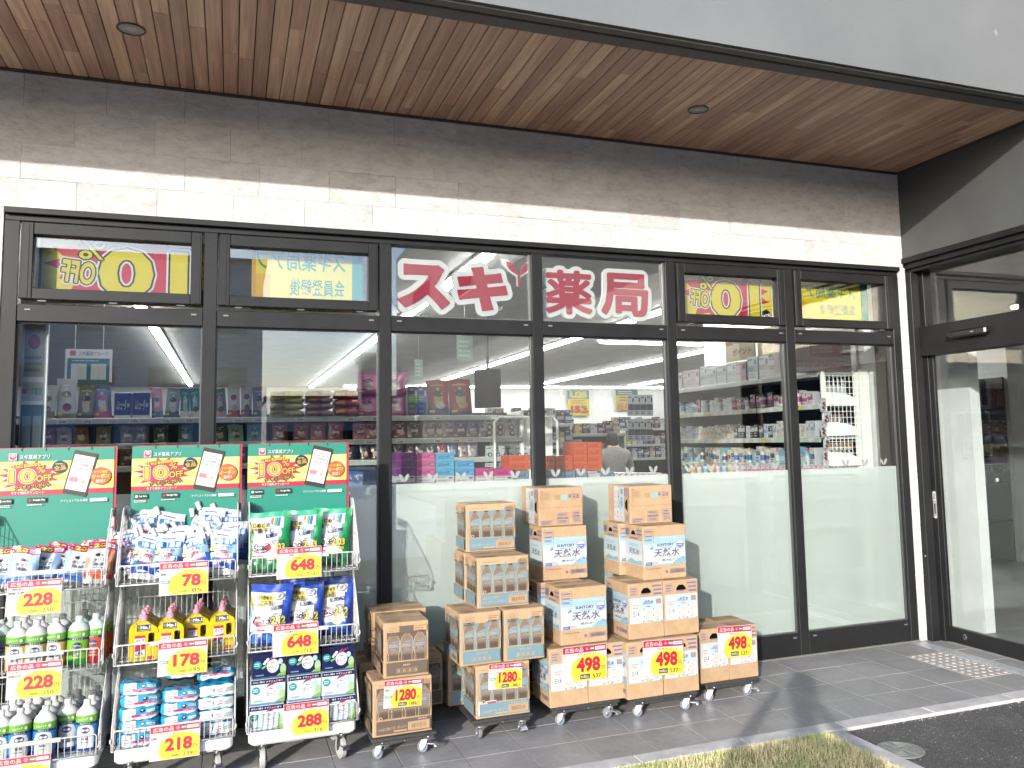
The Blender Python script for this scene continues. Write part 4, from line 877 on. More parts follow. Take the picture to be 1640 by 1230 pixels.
BB = [pouch(.20, .29, .075, face_blue, bagart('2.12', 'ぎゅうぎゅう', 'つめこみ洗い', '強力洗浄', (g_('#c0304a'),), False), seed=s, nu=18, nv=22, edge=g_('#1f47b8')).mesh('bag') for s in (14, 15, 16)]
for k, (u, w_) in enumerate(((430, 'in front on the left of the top basket'), (482, 'in the middle of the top basket'), (527, 'on the right of the top basket, half hidden'))):
    Y = (-.60, -.55, -.51)[k]; put('laundry_bag', GB[k], px(u, 870, Y).x, Y, .918, 'green laundry powder bag reading 2.03 ' + w_, 'laundry bag', 'green laundry bags', (-9, 1.5, (-4, -6, -8)[k]))
for k, (u, w_) in enumerate(((430, 'in front on the left of the middle basket'), (484, 'in the middle of the middle basket'), (532, 'on the right of the middle basket, half hidden'))):
    Y = (-.60, -.55, -.51)[k]; put('laundry_bag', BB[k], px(u, 990, Y).x, Y, .566, 'blue laundry powder bag reading 2.12 ' + w_, 'laundry bag', 'blue laundry bags', (-9, 1.5, (-4, -6, -8)[k]))
# second bags standing behind, giving the front ones something to lean on
# ---------------------------------------------------------------- laundry powder boxes
def powder(top):
    w_, h_, d_ = .158, .112, .10; t = MB(); base = g_('#dfeef8') if not top else g_('#1d2458')
    t.box(-w_ / 2, w_ / 2, -d_ / 2, d_ / 2, 0, h_, base, .002)
    f = front(-d_ / 2 - .0002, -w_ / 2, 0, w_, h_); TE = g_('#2aa5ad')
    c = [('r', 0.01, .80, .99, .985, g_('#1d2458')), ('t', 'きれい輝き すずらんの香り', .06, .85, .92, .93, WH, {'b': .03})] if not top else [('p', [(.30, .35), (.62, .62), (.60, .68), (.26, .42)], g_('#7fc35a')), ('e', .40, .66, .05, .06, WH), ('e', .45, .74, .05, .06, WH), ('e', .35, .58, .04, .05, WH)]
    c += [('e', .15, .55, .12, .16, TE), ('bars', .07, .48, .23, .64, 2, WH), ('e', .60, .46, .185, .30, g_('#b9c9dc')), ('e', .60, .46, .17, .275, WP), ('t', 'ビーズ', .47, .30, .73, .48, NAVY, {'b': .05}), ('bars', .52, .55, .68, .62, 1, NAVY),
          ('p', [(.42, .62), (.52, .78), (.64, .84), (.82, .92), (.80, .86), (.66, .76), (.54, .70)], g_('#c0304a')), ('p', [(.48, .74), (.58, .86), (.66, .90), (.62, .84), (.54, .76)], g_('#3f6fc0')),
          ('e', .90, .3, .09, .22, g_('#b9d9a8')), ('e', .82, .62, .07, .12, g_('#bfe3f5')), ('bars', .1, .06, .4, .16, 1, g_('#7fb3d9')), ('p', [(.7, .02), (.98, .02), (.98, .2), (.8, .12)], g_('#8fc06a'))]
    art(t, c, f, .00015)
    tp = topf(h_ + .0003, -w_ / 2, -d_ / 2); art(t, [('r', .01, .006, w_ - .01, d_ - .006, g_('#8fb3d2') if not top else g_('#27307a')), ('bars', .02, .02, w_ - .03, d_ - .02, 3, WP)], tp, .0002)
    return t.mesh('box')
PB, PT = powder(False), powder(True)
colw = ('left', 'middle', 'right'); zz = .194
for r_ in range(3):
    for c_ in range(3):
        Y = (-.63, -.60, -.575)[r_]; x = CX[2] + (-.170 + .005 * r_, .0 + .003 * r_, .166)[c_]
        put('powder_box', PT if r_ == 2 else PB, x, Y, zz + r_ * .1135, ('navy' if r_ == 2 else 'pale blue') + ' laundry powder box, %s column, %s layer in the bottom basket' % (colw[c_], ('lowest', 'middle', 'top')[r_]), 'powder box', 'laundry powder boxes', (0, 0, (-1.5, 1, 2)[(r_ + c_) % 3]))
for c_ in range(3): put('powder_box', PB, CX[2] + (-.168, 0, .168)[c_], -.49, zz, 'pale blue laundry powder box behind the %s front box' % colw[c_], 'powder box', 'laundry powder boxes')

# ---------------------------------------------------------------- bottles
def bottle(c_side, c_low, cap, seed=0, clear=False):
    t = MB(); A, B_ = .046, .030; BOD = g_('#f2f3f1') if not clear else g_('#dcebe0', .15)
    prof = [(.90, 0), (1, .006), (1, .02), (1, .06), (1, .10), (1, .140), (.985, .150), (.93, .160), (.80, .172), (.58, .183), (.36, .190), (.30, .194), (.30, .199), (.33, .1995), (.33, .214), (.28, .216)]
    def col_(z):
        if z > .193: return g_(cap)
        if z > .152: return BOD
        if z > .122: return g_('#7cc242')
        if z > .112: return NAVY
        if z < .030: return g_(c_low)
        return g_(c_side)
    prof = [(r, z) for r, z in prof]; ex = sorted(set([z for r, z in prof] + [.030, .112, .122, .152])); P = []
    for z in ex:
        for (r0, z0), (r1, z1) in zip(prof, prof[1:]):
            if z0 <= z <= z1: P.append((r0 + (r1 - r0) * (z - z0) / max(z1 - z0, 1e-9), z)); break
    t.lathe([(r * A, z) for r, z in P], col_, 20, 1, B_ / A)
    def fm(x, z, l):   # wraps round the front
        a = x / A; return (math.sin(a) * (A + l), -math.cos(a) * (B_ + l) - .0003, z)
    c = []
    if not clear: c += [('p', [(-.036, .012), (.036, .012), (.038, .085), (.030, .104), (.012, .110), (-.012, .110), (-.030, .104), (-.038, .085)], g_('#f3f4f2'))]
    c += [('e', 0, .088, .019, .014, NAVY), ('t', 'キュキュッ', -.015, .083, .015, .093, WH, {'b': .05, 'sh': .1}), ('t', 'クリア' if not clear else '消臭', -.014, .060, .014, .070, NAVY if not clear else WH, {'b': .01}), ('t', '除菌', -.013, .046, .013, .057, NAVY if not clear else WH, {'b': .01}), ('bars', -.018, .034, .018, .040, 1, NAVY if not clear else WH),
          ('t', 'ECOパック', -.028, .131, .012, .141, WH, {'b': .03, 'rot': 5}), ('e', .024, .136, .006, .007, WH), ('t', '特大サイズ', -.020, .1135, .020, .1205, WH, {'b': .05})]
    # subdivide nothing: small shapes hug the curve closely enough
    art(t, c, fm, .0003, sub=4, gx=[-.036 + .006 * i for i in range(13)], gy=())
    return t.mesh('bottle')
BT_Y, BT_B, BT_G, BT_R, BT_C = bottle('#e9c25c', '#f0a93a', '#f4f4f2'), bottle('#3c93dc', '#2a55b8', '#f4f4f2'), bottle('#8ac53c', '#3f9e3a', '#dfe9e2', clear=True), bottle('#d8552f', '#b81f2f', '#dfe9e2', clear=True), bottle('#7f9aa8', '#56707f', '#e3e8ea', clear=True)
def bottles(rows, z, where, first):
    n = count()
    for u, ys, m, desc in rows:
        for q, Y in enumerate(ys):
            k = next(n); rr = random.Random(k + first)
            row = ('front row', 'second row', 'third row', 'back row')[q]
            put('detergent_bottle', m, px(u, 1000, ys[0]).x + rr.uniform(-.004, .004) + q * .004, Y, z + .004, '%s, %s, column %s, %s' % (desc[0], row, desc[1], where), 'bottle', 'refill bottles on the left cart', (rr.uniform(-2, 2), rr.uniform(-2, 2), rr.uniform(-14, 14)))
bottles([(-22, (-.62, -.52), BT_C, ('grey clear bottle', 'cut by the picture edge')), (5, (-.56, -.47), BT_C, ('grey clear bottle', 'at the left edge')), (27, (-.63, -.55, -.46), BT_Y, ('white bottle with yellow label', 'left of the card')), (57.5, (-.635, -.55), BT_Y, ('white bottle with yellow label', 'above the card')), (90, (-.62, -.53), BT_Y, ('white bottle with yellow label', 'right of the card')), (124, (-.62, -.54, -.46), BT_G, ('green bottle with clear cap', 'second from right')), (153, (-.60, -.52, -.44), BT_R, ('red bottle with clear cap', 'by the right panel'))], .565, 'middle basket', 100)
bottles([(-24, (-.64, -.56), BT_Y, ('white bottle with yellow label', 'cut by the picture edge')), (8, (-.645, -.565, -.48, -.40), BT_B, ('white bottle with blue label', 'at the left edge')), (39, (-.65, -.57, -.49, -.41), BT_B, ('white bottle with blue label', 'left of the card')), (78, (-.645, -.565, -.485, -.405), BT_B, ('white bottle with blue label', 'in the middle')), (114.5, (-.575, -.50, -.425), BT_B, ('white bottle with blue label', 'second from right')), (143.5, (-.625, -.55, -.475, -.40), BT_B, ('white bottle with blue label', 'by the right panel'))], .193, 'bottom basket', 200)
# yellow drain-cleaner bottles with a handle hole and a pink cap
def drain():
    t = MB(); d = .026; Yb = g_('#f9d415', .3); n = 10
    out = [(-.043, 0), (.043, 0), (.046, .006), (.046, .128), (.040, .142), (.020, .158), (.016, .168), (-.016, .168), (-.020, .158), (-.040, .142), (-.046, .128), (-.046, .006)]
    hole = [(.018, .066), (.030, .066), (.034, .072), (.034, .112), (.030, .118), (.018, .118), (.014, .112), (.014, .072)]
    # body as four solid pieces round the handle hole
    fx = lambda x, y, z: (x, z, y)
    t.prism([(-.046, .006), (-.043, 0), (.043, 0), (.046, .006), (.046, .066), (.030, .066), (.018, .066), (-.046, .066)], -d, d, Yb, fx)
    t.prism([(-.046, .066), (.018, .066), (.014, .072), (.014, .112), (.018, .118), (-.046, .118)], -d, d, Yb, fx)
    t.prism([(.030, .066), (.046, .066), (.046, .118), (.030, .118), (.034, .112), (.034, .072)], -d * .72, d * .72, Yb, fx)
    t.prism([(-.046, .118), (.018, .118), (.030, .118), (.046, .118), (.046, .128), (.040, .142), (.020, .158), (.016, .168), (-.016, .168), (-.020, .158), (-.040, .142), (-.046, .128)], -d, d, Yb, fx)
    PC = g_('#f3a9bd', .4); t.lathe([(.016, .168), (.0165, .170), (.0165, .186), (.013, .190), (.009, .192), (.009, .206), (.006, .209)], PC, 14)
    c = [('r', -.024, .127, .022, .155, NAVY), ('t', 'No.1', -.012, .136, .020, .151, WH, {'b': .06}), ('t', '売上', -.021, .138, -.014, .151, YE, {'b': .04}), ('r', -.021, .130, .019, .132, YE), ('r', -.030, .022, .004, .110, g_('#f4f1ec')), ('r', -.030, .098, .004, .110, RED), ('t', 'パイプ', -.027, .080, .001, .095, NAVY, {'b': .05}), ('p', [(-.03, .04), (.004, .05), (.004, .074), (-.03, .066)], g_('#d9304c')), ('p', [(-.018, .03), (-.006, .03), (-.010, .060), (-.015, .06)], g_('#5a6a8c')), ('bars', -.028, .024, .002, .036, 2, KK), ('r', -.040, .004, .038, .020, g_('#f7e27a')), ('t', '高粘度', -.036, .007, .006, .017, g_('#b98a10'), {'b': .03}), ('r', .012, .005, .034, .019, g_('#e0505f'))]
    art(t, c, front(-d - .0003), .0002); t.v = [(x * 1.26 if z < .165 else x, y, z * 1.04) for x, y, z in t.v]; return t.mesh('bottle')
DM = drain()
for ci, (u, ys) in enumerate(((231, (-.645, -.59, -.535, -.48)), (273.5, (-.64, -.585, -.53, -.475)), (315, (-.57, -.515, -.46, -.405)), (355.5, (-.575, -.52, -.465, -.41)))):
    for q, Y in enumerate(ys):
        rr = random.Random(ci * 9 + q); put('drain_cleaner_bottle', DM, px(u, 1000, ys[0]).x + q * .005 + rr.uniform(-.002, .002) - (.012 if ci < 2 and q else 0), Y, .567, 'yellow bottle with pink cap, %s in the %s column of the basket' % (('front one', 'second one', 'third one', 'hindmost one')[q], ('left', 'second', 'third', 'right')[ci]), 'bottle', 'yellow drain cleaner bottles', (0, 0, rr.uniform(-4, 4)))
# wipes packs
def wipes(kind, seed):
    t = MB(); w_, h_, d_ = .172, .052, .10; rr = random.Random(seed); ph = [rr.uniform(0, 6.28) for _ in range(4)]; SK, PKK = g_('#36b5e6', .25), g_('#d8408c', .3); white = kind == 1
    def fcol(u, v): return (SK if (u < .14 or (u > .42 and v > .30)) else g_('#f2f3f5', .3)) if not white else g_('#eef0f2', .25)
    def sh(u): return max(0, 1 - abs(2 * u - 1) ** 5) ** .5
    def Fp(u, v): s_ = .25 + .75 * sh(u); return ((u - .5) * w_, -d_ / 2 * s_ - .004 * math.sin(14 * u + ph[0]) * math.sin(6 * v + ph[1]), h_ / 2 + (v - .5) * h_ * (.45 + .55 * sh(u)) + .002 * math.sin(20 * u + ph[2]))
    def Tp(u, v): a = Fp(u, 1); s_ = .25 + .75 * sh(u); return (a[0], a[1] + v * d_ * s_, a[2] + .004 * math.sin(3.14 * v) + .0025 * math.sin(17 * u + 9 * v + ph[3]))
    t.grid(16, 6, Fp, fcol); t.grid(16, 6, Tp, lambda u, v: (PKK if .25 < v < .55 and .2 < u < .9 else SK) if not white else SK)
    t.grid(16, 3, lambda u, v: (Fp(u, 1 - v)[0], -Fp(u, 1 - v)[1], Fp(u, 1 - v)[2]), SK); t.grid(16, 3, lambda u, v: (Fp(u, 0)[0], Fp(u, 0)[1] * (1 - 2 * v) * -1 * -1, Fp(u, 0)[2]), SK, flip=True)
    for u, s_ in ((0, -1), (1, 1)):
        a, b_ = Fp(u, .1), Fp(u, .9); t.add([(a[0], a[1] * .9, a[2] - .006), (a[0], -a[1] * .9, a[2] - .006), (b_[0] + .004 * s_, -b_[1], b_[2] + .006), (b_[0] + .004 * s_, b_[1], b_[2] + .006)], [(0, 1, 2, 3)], g_('#e9edf0', .2))
    fm = lambda u, v, l: (Fp(u, v)[0], Fp(u, v)[1] - l - .0008, Fp(u, v)[2])
    c = [('r', .18, .30, .30, .36, PKK), ('r', .18, .52, .29, .58, PKK), ('bars', .32, .60, .42, .75, 1, g_('#f0a55a')), ('r', .34, .24, .86, .46, PKK), ('bars', .36, .28, .56, .42, 1, NAVY), ('t', '除菌もできる', .58, .29, .84, .41, WH, {'b': .03}), ('e', .60, .72, .055, .17, KK), ('p', [(.56, .75), (.60, .66), (.63, .78), (.60, .82)], WH), ('r', .70, .62, .90, .84, g_('#eef0f2')), ('bars', .71, .68, .88, .80, 1, g_('#8a8f96'))] if not white else [('bars', .1, .62, .35, .75, 1, g_('#a9afb8')), ('r', .40, .4, .42, .66, NAVY), ('p', [(.5, .5), (.64, .62), (.64, .7), (.5, .58)], PKK), ('p', [(.5, .34), (.64, .40), (.64, .48), (.5, .42)], PKK), ('bars', .7, .3, .92, .7, 2, g_('#a7d3b4')), ('r', .05, .1, .6, .16, SK)]
    art(t, c, fm, .0003, sub=3, gx=[i / 8 for i in range(1, 8)], gy=[.33, .66]); return t.mesh('pack')
WB, WW = [wipes(0, s) for s in (1, 2, 3)], [wipes(1, s) for s in (4, 5)]
lay = ('lowest', 'second', 'third', 'fourth', 'top')
for q in range(5): put('wipes_pack', WB[q % 3], -.375 + .004 * (q % 2), -.62 + .012 * q, .195 + q * .053, 'blue wipes pack in the left stack, %s layer' % lay[q], 'wipes pack', 'toilet wipes packs', (0, (0, 1, -1, 1, 3)[q], (2, -2, 1, 3, -3)[q]))
for q in range(4): put('wipes_pack', WB[(q + 1) % 3], -.205 + .006 * (q % 2), -.615 + .015 * q, .195 + q * .053, 'blue wipes pack in the middle stack, %s layer' % lay[q], 'wipes pack', 'toilet wipes packs', (0, (0, -2, 1, 2)[q], (-2, 2, 3, -4)[q]))
put('wipes_pack', WB[0], -.185, -.47, .42, 'blue wipes pack behind the top of the middle stack', 'wipes pack', 'toilet wipes packs', (-20, 0, 4))
for q in range(4): put('wipes_pack', WW[q % 2], -.045 + .004 * (q % 2), -.60 + .012 * q, .195 + q * .054, 'white wipes pack in the right stack, %s layer' % lay[q], 'wipes pack', 'toilet wipes packs', (0, (1, -2, 2, -1)[q], (2, -3, 3, 2)[q]))
put('wipes_pack', WB[1], -.045, -.56, .415, 'blue wipes pack lying tilted on top of the white right stack', 'wipes pack', 'toilet wipes packs', (-28, -4, -6))

# ================================================================ cartons and dollies
def dolly(x0, x1, y0, y1, lab, ang=(0, 0), led=None):
    cx, cyy = (x0 + x1) / 2, (y0 + y1) / 2; hw, hd = (x1 - x0) / 2, (y1 - y0) / 2
    r = ob('dolly', None, loc=(cx, cyy, 0), label=lab, cat='dolly', group='black plastic dollies under the cartons')
    t = MB(); t.box(-hw, hw, -hd, -hd + .05, .088, .104, DOLLY, .004); t.box(-hw, hw, hd - .05, hd, .088, .104, DOLLY, .004); t.box(-hw, -hw + .05, -hd + .05, hd - .05, .088, .104, DOLLY, .004); t.box(hw - .05, hw, -hd + .05, hd - .05, .088, .104, DOLLY, .004)
    for q in (-.33, 0, .33): t.box(-hw + .05, hw - .05, hd * 2 * q - .02, hd * 2 * q + .02, .090, .102, DOLLY, .003)
    t.box(-hw + .012, hw - .012, -hd + .006, -hd + .014, .072, .089, DOLLY, .002)
    for sx in (-1, 1): t.box(sx * (hw - .05) - .028, sx * (hw - .05) + .028, -hd + .005, -hd + .07, .078, .089, DOLLY, .003)
    if led: t.lathe([(.003, 0), (.003, -.003), (.001, -.004)], C(led, .3), 10, c=(.0, -hd + .006, .08), axis='y')
    ob('deck', t, r)
    for k, (sx, y) in enumerate(((-1, -hd + .035), (1, -hd + .035), (-1, hd - .04), (1, hd - .04))):
        a = ang[k] if k < 2 else (.4, -1.2)[k - 2]
        caster(r, M_df if k != 1 else M_dfb, M_dw, M_dh, (sx * (hw - .05), y, 0), a, .0285)
    return r
M_df, M_dfb = caster_mb(STEEL, .0285, .020).mesh('caster'), caster_mb(STEEL, .0285, .020, True).mesh('caster'); _w = wheel_mb(RUBBER, WBLUE, .0285, .020); M_dw, M_dh = _w[0].mesh('tyre'), _w[1].mesh('hub')
dolly(.662, .985, -.765, -.17, 'black dolly under the brown coffee cartons beside the carts', (.9, 1.0), '#f0703a'); dolly(1.185, 1.515, -.70, -.10, 'black dolly under the blue-printed coffee cartons', (0.05, -.1), '#f0703a')
dolly(1.655, 2.035, -.675, -.12, 'black dolly under the middle stack of water cartons', (.75, .55), '#4fd09a'); dolly(2.10, 2.50, -.72, -.13, 'black dolly under the tall right stack of water cartons', (.85, .95)); dolly(2.605, 2.97, -.635, -.12, 'black dolly under the low right pair of water cartons', (1.0, .7))

KR = noisy('bare_cardboard', (.235, .156, .089), (.275, .188, .112), 14, .72, spec=.25); KR2 = noisy('dark_brown_print', (.105, .075, .052), (.135, .096, .066), 14, .72, spec=.25); BRN2, BLU2, DRK = C('#6f5d4e', .7), C('#7fa3ae', .7), C('#4d4036', .7)  # KR2 is the dark brown ink of the printed bottles
def bottles_art(w, h, n, tri, lab, x0, x1, z0, z1):
    c = [('r', x0, z0, x1, z1, tri)]; bw = (x1 - x0) / n
    for i in range(n):
        cx = x0 + bw * (i + .5); H = z1 - z0; hb = bw * .49
        sil = lambda k: [(cx - hb * .86 * k, z0), (cx + hb * .86 * k, z0), (cx + hb * .80 * k, z0 + H * .18), (cx + hb * k, z0 + H * .33), (cx + hb * k, z0 + H * .66), (cx + hb * .84 * k, z0 + H * .78), (cx + hb * .36 * k, z0 + H * .93), (cx + hb * .36 * k, z0 + H), (cx - hb * .36 * k, z0 + H), (cx - hb * .36 * k, z0 + H * .93), (cx - hb * .84 * k, z0 + H * .78), (cx - hb * k, z0 + H * .66), (cx - hb * k, z0 + H * .33), (cx - hb * .80 * k, z0 + H * .18)]
        c += [('p', sil(1.0), KR), ('p', [(x, z) for x, z in sil(.90)], KR2), ('r', cx - hb * .74, z0 + H * .02, cx + hb * .74, z0 + H * .21, C('#5a4a3d', .7)), ('r', cx - hb * .66, z0 + H * .185, cx + hb * .66, z0 + H * .25, BRN2),
              ('p', [(cx - hb * .88, z0 + H * .34), (cx + hb * .88, z0 + H * .34), (cx + hb * .88, z0 + H * .72), (cx + hb * .2, z0 + H * .70), (cx - hb * .5, z0 + H * .64), (cx - hb * .88, z0 + H * .60)], lab),
              ('p', [(cx - hb * .7, z0 + H * .36), (cx + hb * .7, z0 + H * .38), (cx + hb * .5, z0 + H * .45), (cx - hb * .6, z0 + H * .44)], BRN2), ('bars', cx - hb * .7, z0 + H * .47, cx + hb * .7, z0 + H * .58, 2, KR), ('bars', cx - hb * .5, z0 + H * .37, cx + hb * .6, z0 + H * .44, 2, KR), ('r', cx - hb * .34, z0 + H * .955, cx + hb * .34, z0 + H * .995, DRK),
              ('bars', cx - hb * .25, z0 + H * .77, cx + hb * .25, z0 + H * .80, 1, DRK), ('p', [(cx - hb * .60, z0 + H * .03), (cx - hb * .52, z0 + H * .03), (cx - hb * .56, z0 + H * .17), (cx - hb * .62, z0 + H * .17)], KR2), ('bars', cx - hb * .4, z0 + H * .64, cx + hb * .75, z0 + H * .665, 1, KR)]
    return c
def coffee_long(w, h, band, kind):
    c = [('bars', w * .10, h * .895, w * .42, h * .925, 1, C('#b08d63', .7))] + bottles_art(w, h, 4, band, BLU2 if kind else C('#7f8a93', .7), w * .06, w * .965, h * .30, h * .86)
    c += [('o', w * .80, h * .85, w * .965, h * .955, .0012, C('#a9825a', .7)), ('r', w * .765, h * .84, w * .80, h * .93, band), ('bars', w * .81, h * .86, w * .955, h * .945, 3, C('#a9825a', .7)), ('r', w * .05, h * .05, w * .965, h * .285, band)]
    if kind == 2: c += [('t', '挽きたての香り、', w * .09, h * .185, w * .42, h * .235, KR, {'b': .05, 'rot': 2}), ('t', 'すっきりとした味わい', w * .09, h * .105, w * .55, h * .155, KR, {'b': .05, 'rot': 2})]
    else: c += [('t', 'いちばん売れてる、おいしい。', w * .08, h * .12, w * .56, h * .175, KR, {'b': .04, 'rot': 3}), ('r', w * .34, h * .075, w * .56, h * .10, KR)]
    c += [('t', '無糖' if band == BRN2 else '甘さひかえめ', w * (.75 if band == BRN2 else .62), h * .238, w * .90, h * .272, KR, {'b': .04}), ('r', w * .58, h * .07, w * .945, h * .22, KR), ('o', w * .60, h * .085, w * .925, h * .205, .0015, C('#8a5a3a', .7)), ('code', w * .63, h * .105, w * .90, h * .185, C('#8a5a3a', .7)), ('e', w * .12, h * .335, w * .035, h * .03, KR), ('e', w * .12, h * .335, w * .018, h * .016, DRK)]
    return c
def coffee_short(w, h, band, kind):
    c = bottles_art(w, h, 3, band, BLU2 if kind else C('#7f8a93', .7), w * .07, w * .95, h * .30, h * .83)
    c += [('r', w * .06, h * .83, w * .95, h * .94, KR), ('r', w * .34, h * .80, w * .66, h * .94, band if kind == 0 else KR), ('o', w * .08, h * .825, w * .33, h * .93, .0012, BRN2), ('bars', w * .11, h * .845, w * .31, h * .915, 3, C('#a9825a', .7)), ('bars', w * .68, h * .82, w * .93, h * .94, 3, C('#a9825a', .7)), ('r', w * .08, h * .775, w * .30, h * .80, BRN2),
          ('r', w * .055, h * .05, w * .955, h * .285, band), ('t', '無糖' if band == BRN2 else '甘さひかえめ', w * (.42 if band == BRN2 else .36), h * .205, w * (.58 if band == BRN2 else .64), h * .245, KR, {'b': .05})]
    for i in range(4):
        x = w * (.27 + i * .125); c += [('o', x, h * .085, x + w * .105, h * .17, .001, KR), ('p', [(x + w * .02, h * .10), (x + w * .085, h * .10), (x + w * .07, h * .15), (x + w * .035, h * .155)], KR), ('r', x + w * .045, h * .095, x + w * .06, h * .14, band)]
    return c
PUR, PUR2, KLT = C('#57518f', .6), C('#7d76a3', .7), C('#d9cdbb', .7)
SKY1, SKY2, SKY3 = C('#b3d6e2', .6), C('#d0e2e8', .6), C('#e4e6e2', .6)
def bird(x, y, s, m): return ('p', [(x, y), (x + s * .5, y + s * .25), (x + s * .55, y + s), (x + s * .72, y + s * .35), (x + s * 1.1, y + s * .1), (x + s * .6, y), (x + s * .2, y - s * .3)], m)
def tennen(x0, y0, x1, y1, m, a=0): return ('t', '天然水', x0, y0, x1, y1, m, {'b': .016, 'sh': .12, 'rot': a})
def water_long(w, h):
    c = [('r', 0.003, h * .26, w - .003, h * .80, SKY3), ('r', 0.003, h * .66, w - .003, h * .80, SKY1), ('r', 0.003, h * .55, w - .003, h * .66, SKY2), ('bars', w * .4, h * .74, w * .95, h * .79, 2, SKY2),
         ('o', w * .03, h * .71, w * .25, h * .94, .0014, PUR2), ('bars', w * .05, h * .87, w * .23, h * .93, 1, PUR2), ('r', w * .03, h * .855, w * .25, h * .860, PUR2), ('bars', w * .05, h * .79, w * .23, h * .84, 1, PUR2), ('r', w * .03, h * .78, w * .25, h * .785, PUR2), ('bars', w * .05, h * .72, w * .23, h * .77, 1, PUR2),
         ('t', 'SUNTORY', w * .32, h * .615, w * .72, h * .665, C('#54487a', .6), {'b': .03}), ('bars', w * .40, h * .575, w * .68, h * .60, 1, C('#7fb9cf', .6)), tennen(w * .24, h * .42, w * .84, h * .575, PUR), bird(w * .155, h * .58, w * .085, C('#4f83c4', .6)),
         ('e', w * .86, h * .64, w * .10, h * .085, PUR2), ('e', w * .86, h * .64, w * .093, h * .078, SKY3), ('p', [(w * .77, h * .65), (w * .95, h * .65), (w * .93, h * .60), (w * .86, h * .565), (w * .79, h * .60)], C('#5c7cc0', .6)), ('bars', w * .80, h * .60, w * .92, h * .64, 1, SKY3),
         ('t', '奥大山', w * .42, h * .335, w * .66, h * .375, PUR, {'b': .01}),
         ('p', [(w * .02, h * .27), (w * .30, h * .27), (w * .36, h * .31), (w * .26, h * .345), (w * .12, h * .33), (w * .03, h * .30)], C('#a6cfdd', .6)), ('p', [(w * .62, h * .27), (w * .98, h * .27), (w * .98, h * .38), (w * .9, h * .41), (w * .78, h * .36), (w * .70, h * .30)], C('#9cc8d8', .6)), ('p', [(w * .3, h * .265), (w * .7, h * .265), (w * .6, h * .30), (w * .4, h * .295)], C('#b8dbe4', .6)), ('r', w * .05, h * .275, w * .19, h * .33, C('#4464b0', .6)), ('bars', w * .06, h * .285, w * .18, h * .32, 2, SKY3), ('p', [(w * .2, h * .275), (w * .34, h * .275), (w * .34, h * .325), (w * .2, h * .32)], C('#e9c9bd', .6)),
         ('o', w * .60, h * .105, w * .96, h * .18, .0012, PUR2), ('code', w * .62, h * .115, w * .94, h * .17, PUR2), ('e', w * .52, h * .14, w * .028, h * .024, PUR2), ('bars', w * .05, h * .20, w * .48, h * .22, 1, PUR2)]
    for i in range(26):
        rr = random.Random(i); x, y = w * (.62 + .36 * rr.random()), h * (.275 + .12 * rr.random()); s = w * .02; c.append(('p', [(x, y), (x + s, y + s * .3), (x + s * .4, y + s * 1.3)], [C('#6fa9c8', .6), C('#cfe3e8', .6), C('#88a9d8', .6), SKY3][i % 4]))
    return c
def water_short(w, h):
    c = [('r', w * .04, h * .28, w * .97, h * .74, C('#cfe2ea', .6)), ('r', w * .04, h * .28, w * .97, h * .50, C('#e4ecec', .6)), ('o', w * .05, h * .78, w * .27, h * .94, .0012, PUR2), ('bars', w * .07, h * .79, w * .25, h * .93, 3, PUR2), ('r', w * .68, h * .92, w * .95, h * .95, PUR2), ('r', w * .72, h * .85, w * .95, h * .88, PUR2), ('r', w * .72, h * .775, w * .95, h * .81, PUR2), ('o', w * .36, h * .765, w * .68, h * .83, .001, PUR2), ('bars', w * .39, h * .78, w * .65, h * .82, 1, PUR2),
         ('p', [(w * .10, h * .29), (w * .32, h * .29), (w * .32, h * .58), (w * .27, h * .66), (w * .24, h * .70), (w * .18, h * .70), (w * .15, h * .66), (w * .10, h * .58)], C('#f3efe6', .6)), ('bars', w * .12, h * .54, w * .30, h * .63, 2, C('#d99a86', .6)), ('t', '1.6', w * .22, h * .42, w * .30, h * .50, PUR, {'b': .03}), ('bars', w * .12, h * .40, w * .2, h * .5, 3, PUR2), ('e', w * .21, h * .345, w * .07, h * .035, SKY2),
         tennen(w * .44, h * .61, w * .70, h * .69, PUR), bird(w * .385, h * .63, w * .06, C('#4f83c4', .6)), ('r', w * .78, h * .61, w * .92, h * .70, C('#b99b86', .6)), ('bars', w * .5, h * .56, w * .64, h * .59, 1, PUR2)]
    for i in range(4):
        x, y = w * (.42 + .26 * (i % 2)), h * (.30 + .125 * (i // 2)); c += [('p', [(x, y), (x + w * .22, y), (x + w * .22, y + h * .10), (x + w * .11, y + h * .115), (x, y + h * .10)], C('#f0e4dc', .6)), ('e', x + w * .11, y + h * .05, w * .05, h * .035, C('#d9bcae', .6)), ('e', x + w * .11, y + h * .05, w * .035, h * .024, C('#f0e4dc', .6)), ('p', [(x, y + h * .08), (x + w * .04, y + h * .11), (x, y + h * .11)], PUR2)]
    for i in range(14):
        rr = random.Random(i + 60); x, y = w * (.36 + .6 * rr.random()), h * (.285 + .05 * rr.random()); c.append(('e', x, y, w * .018, h * .012, [C('#7fb3d4', .6), C('#a7cfe2', .6)][i % 2]))
    return c
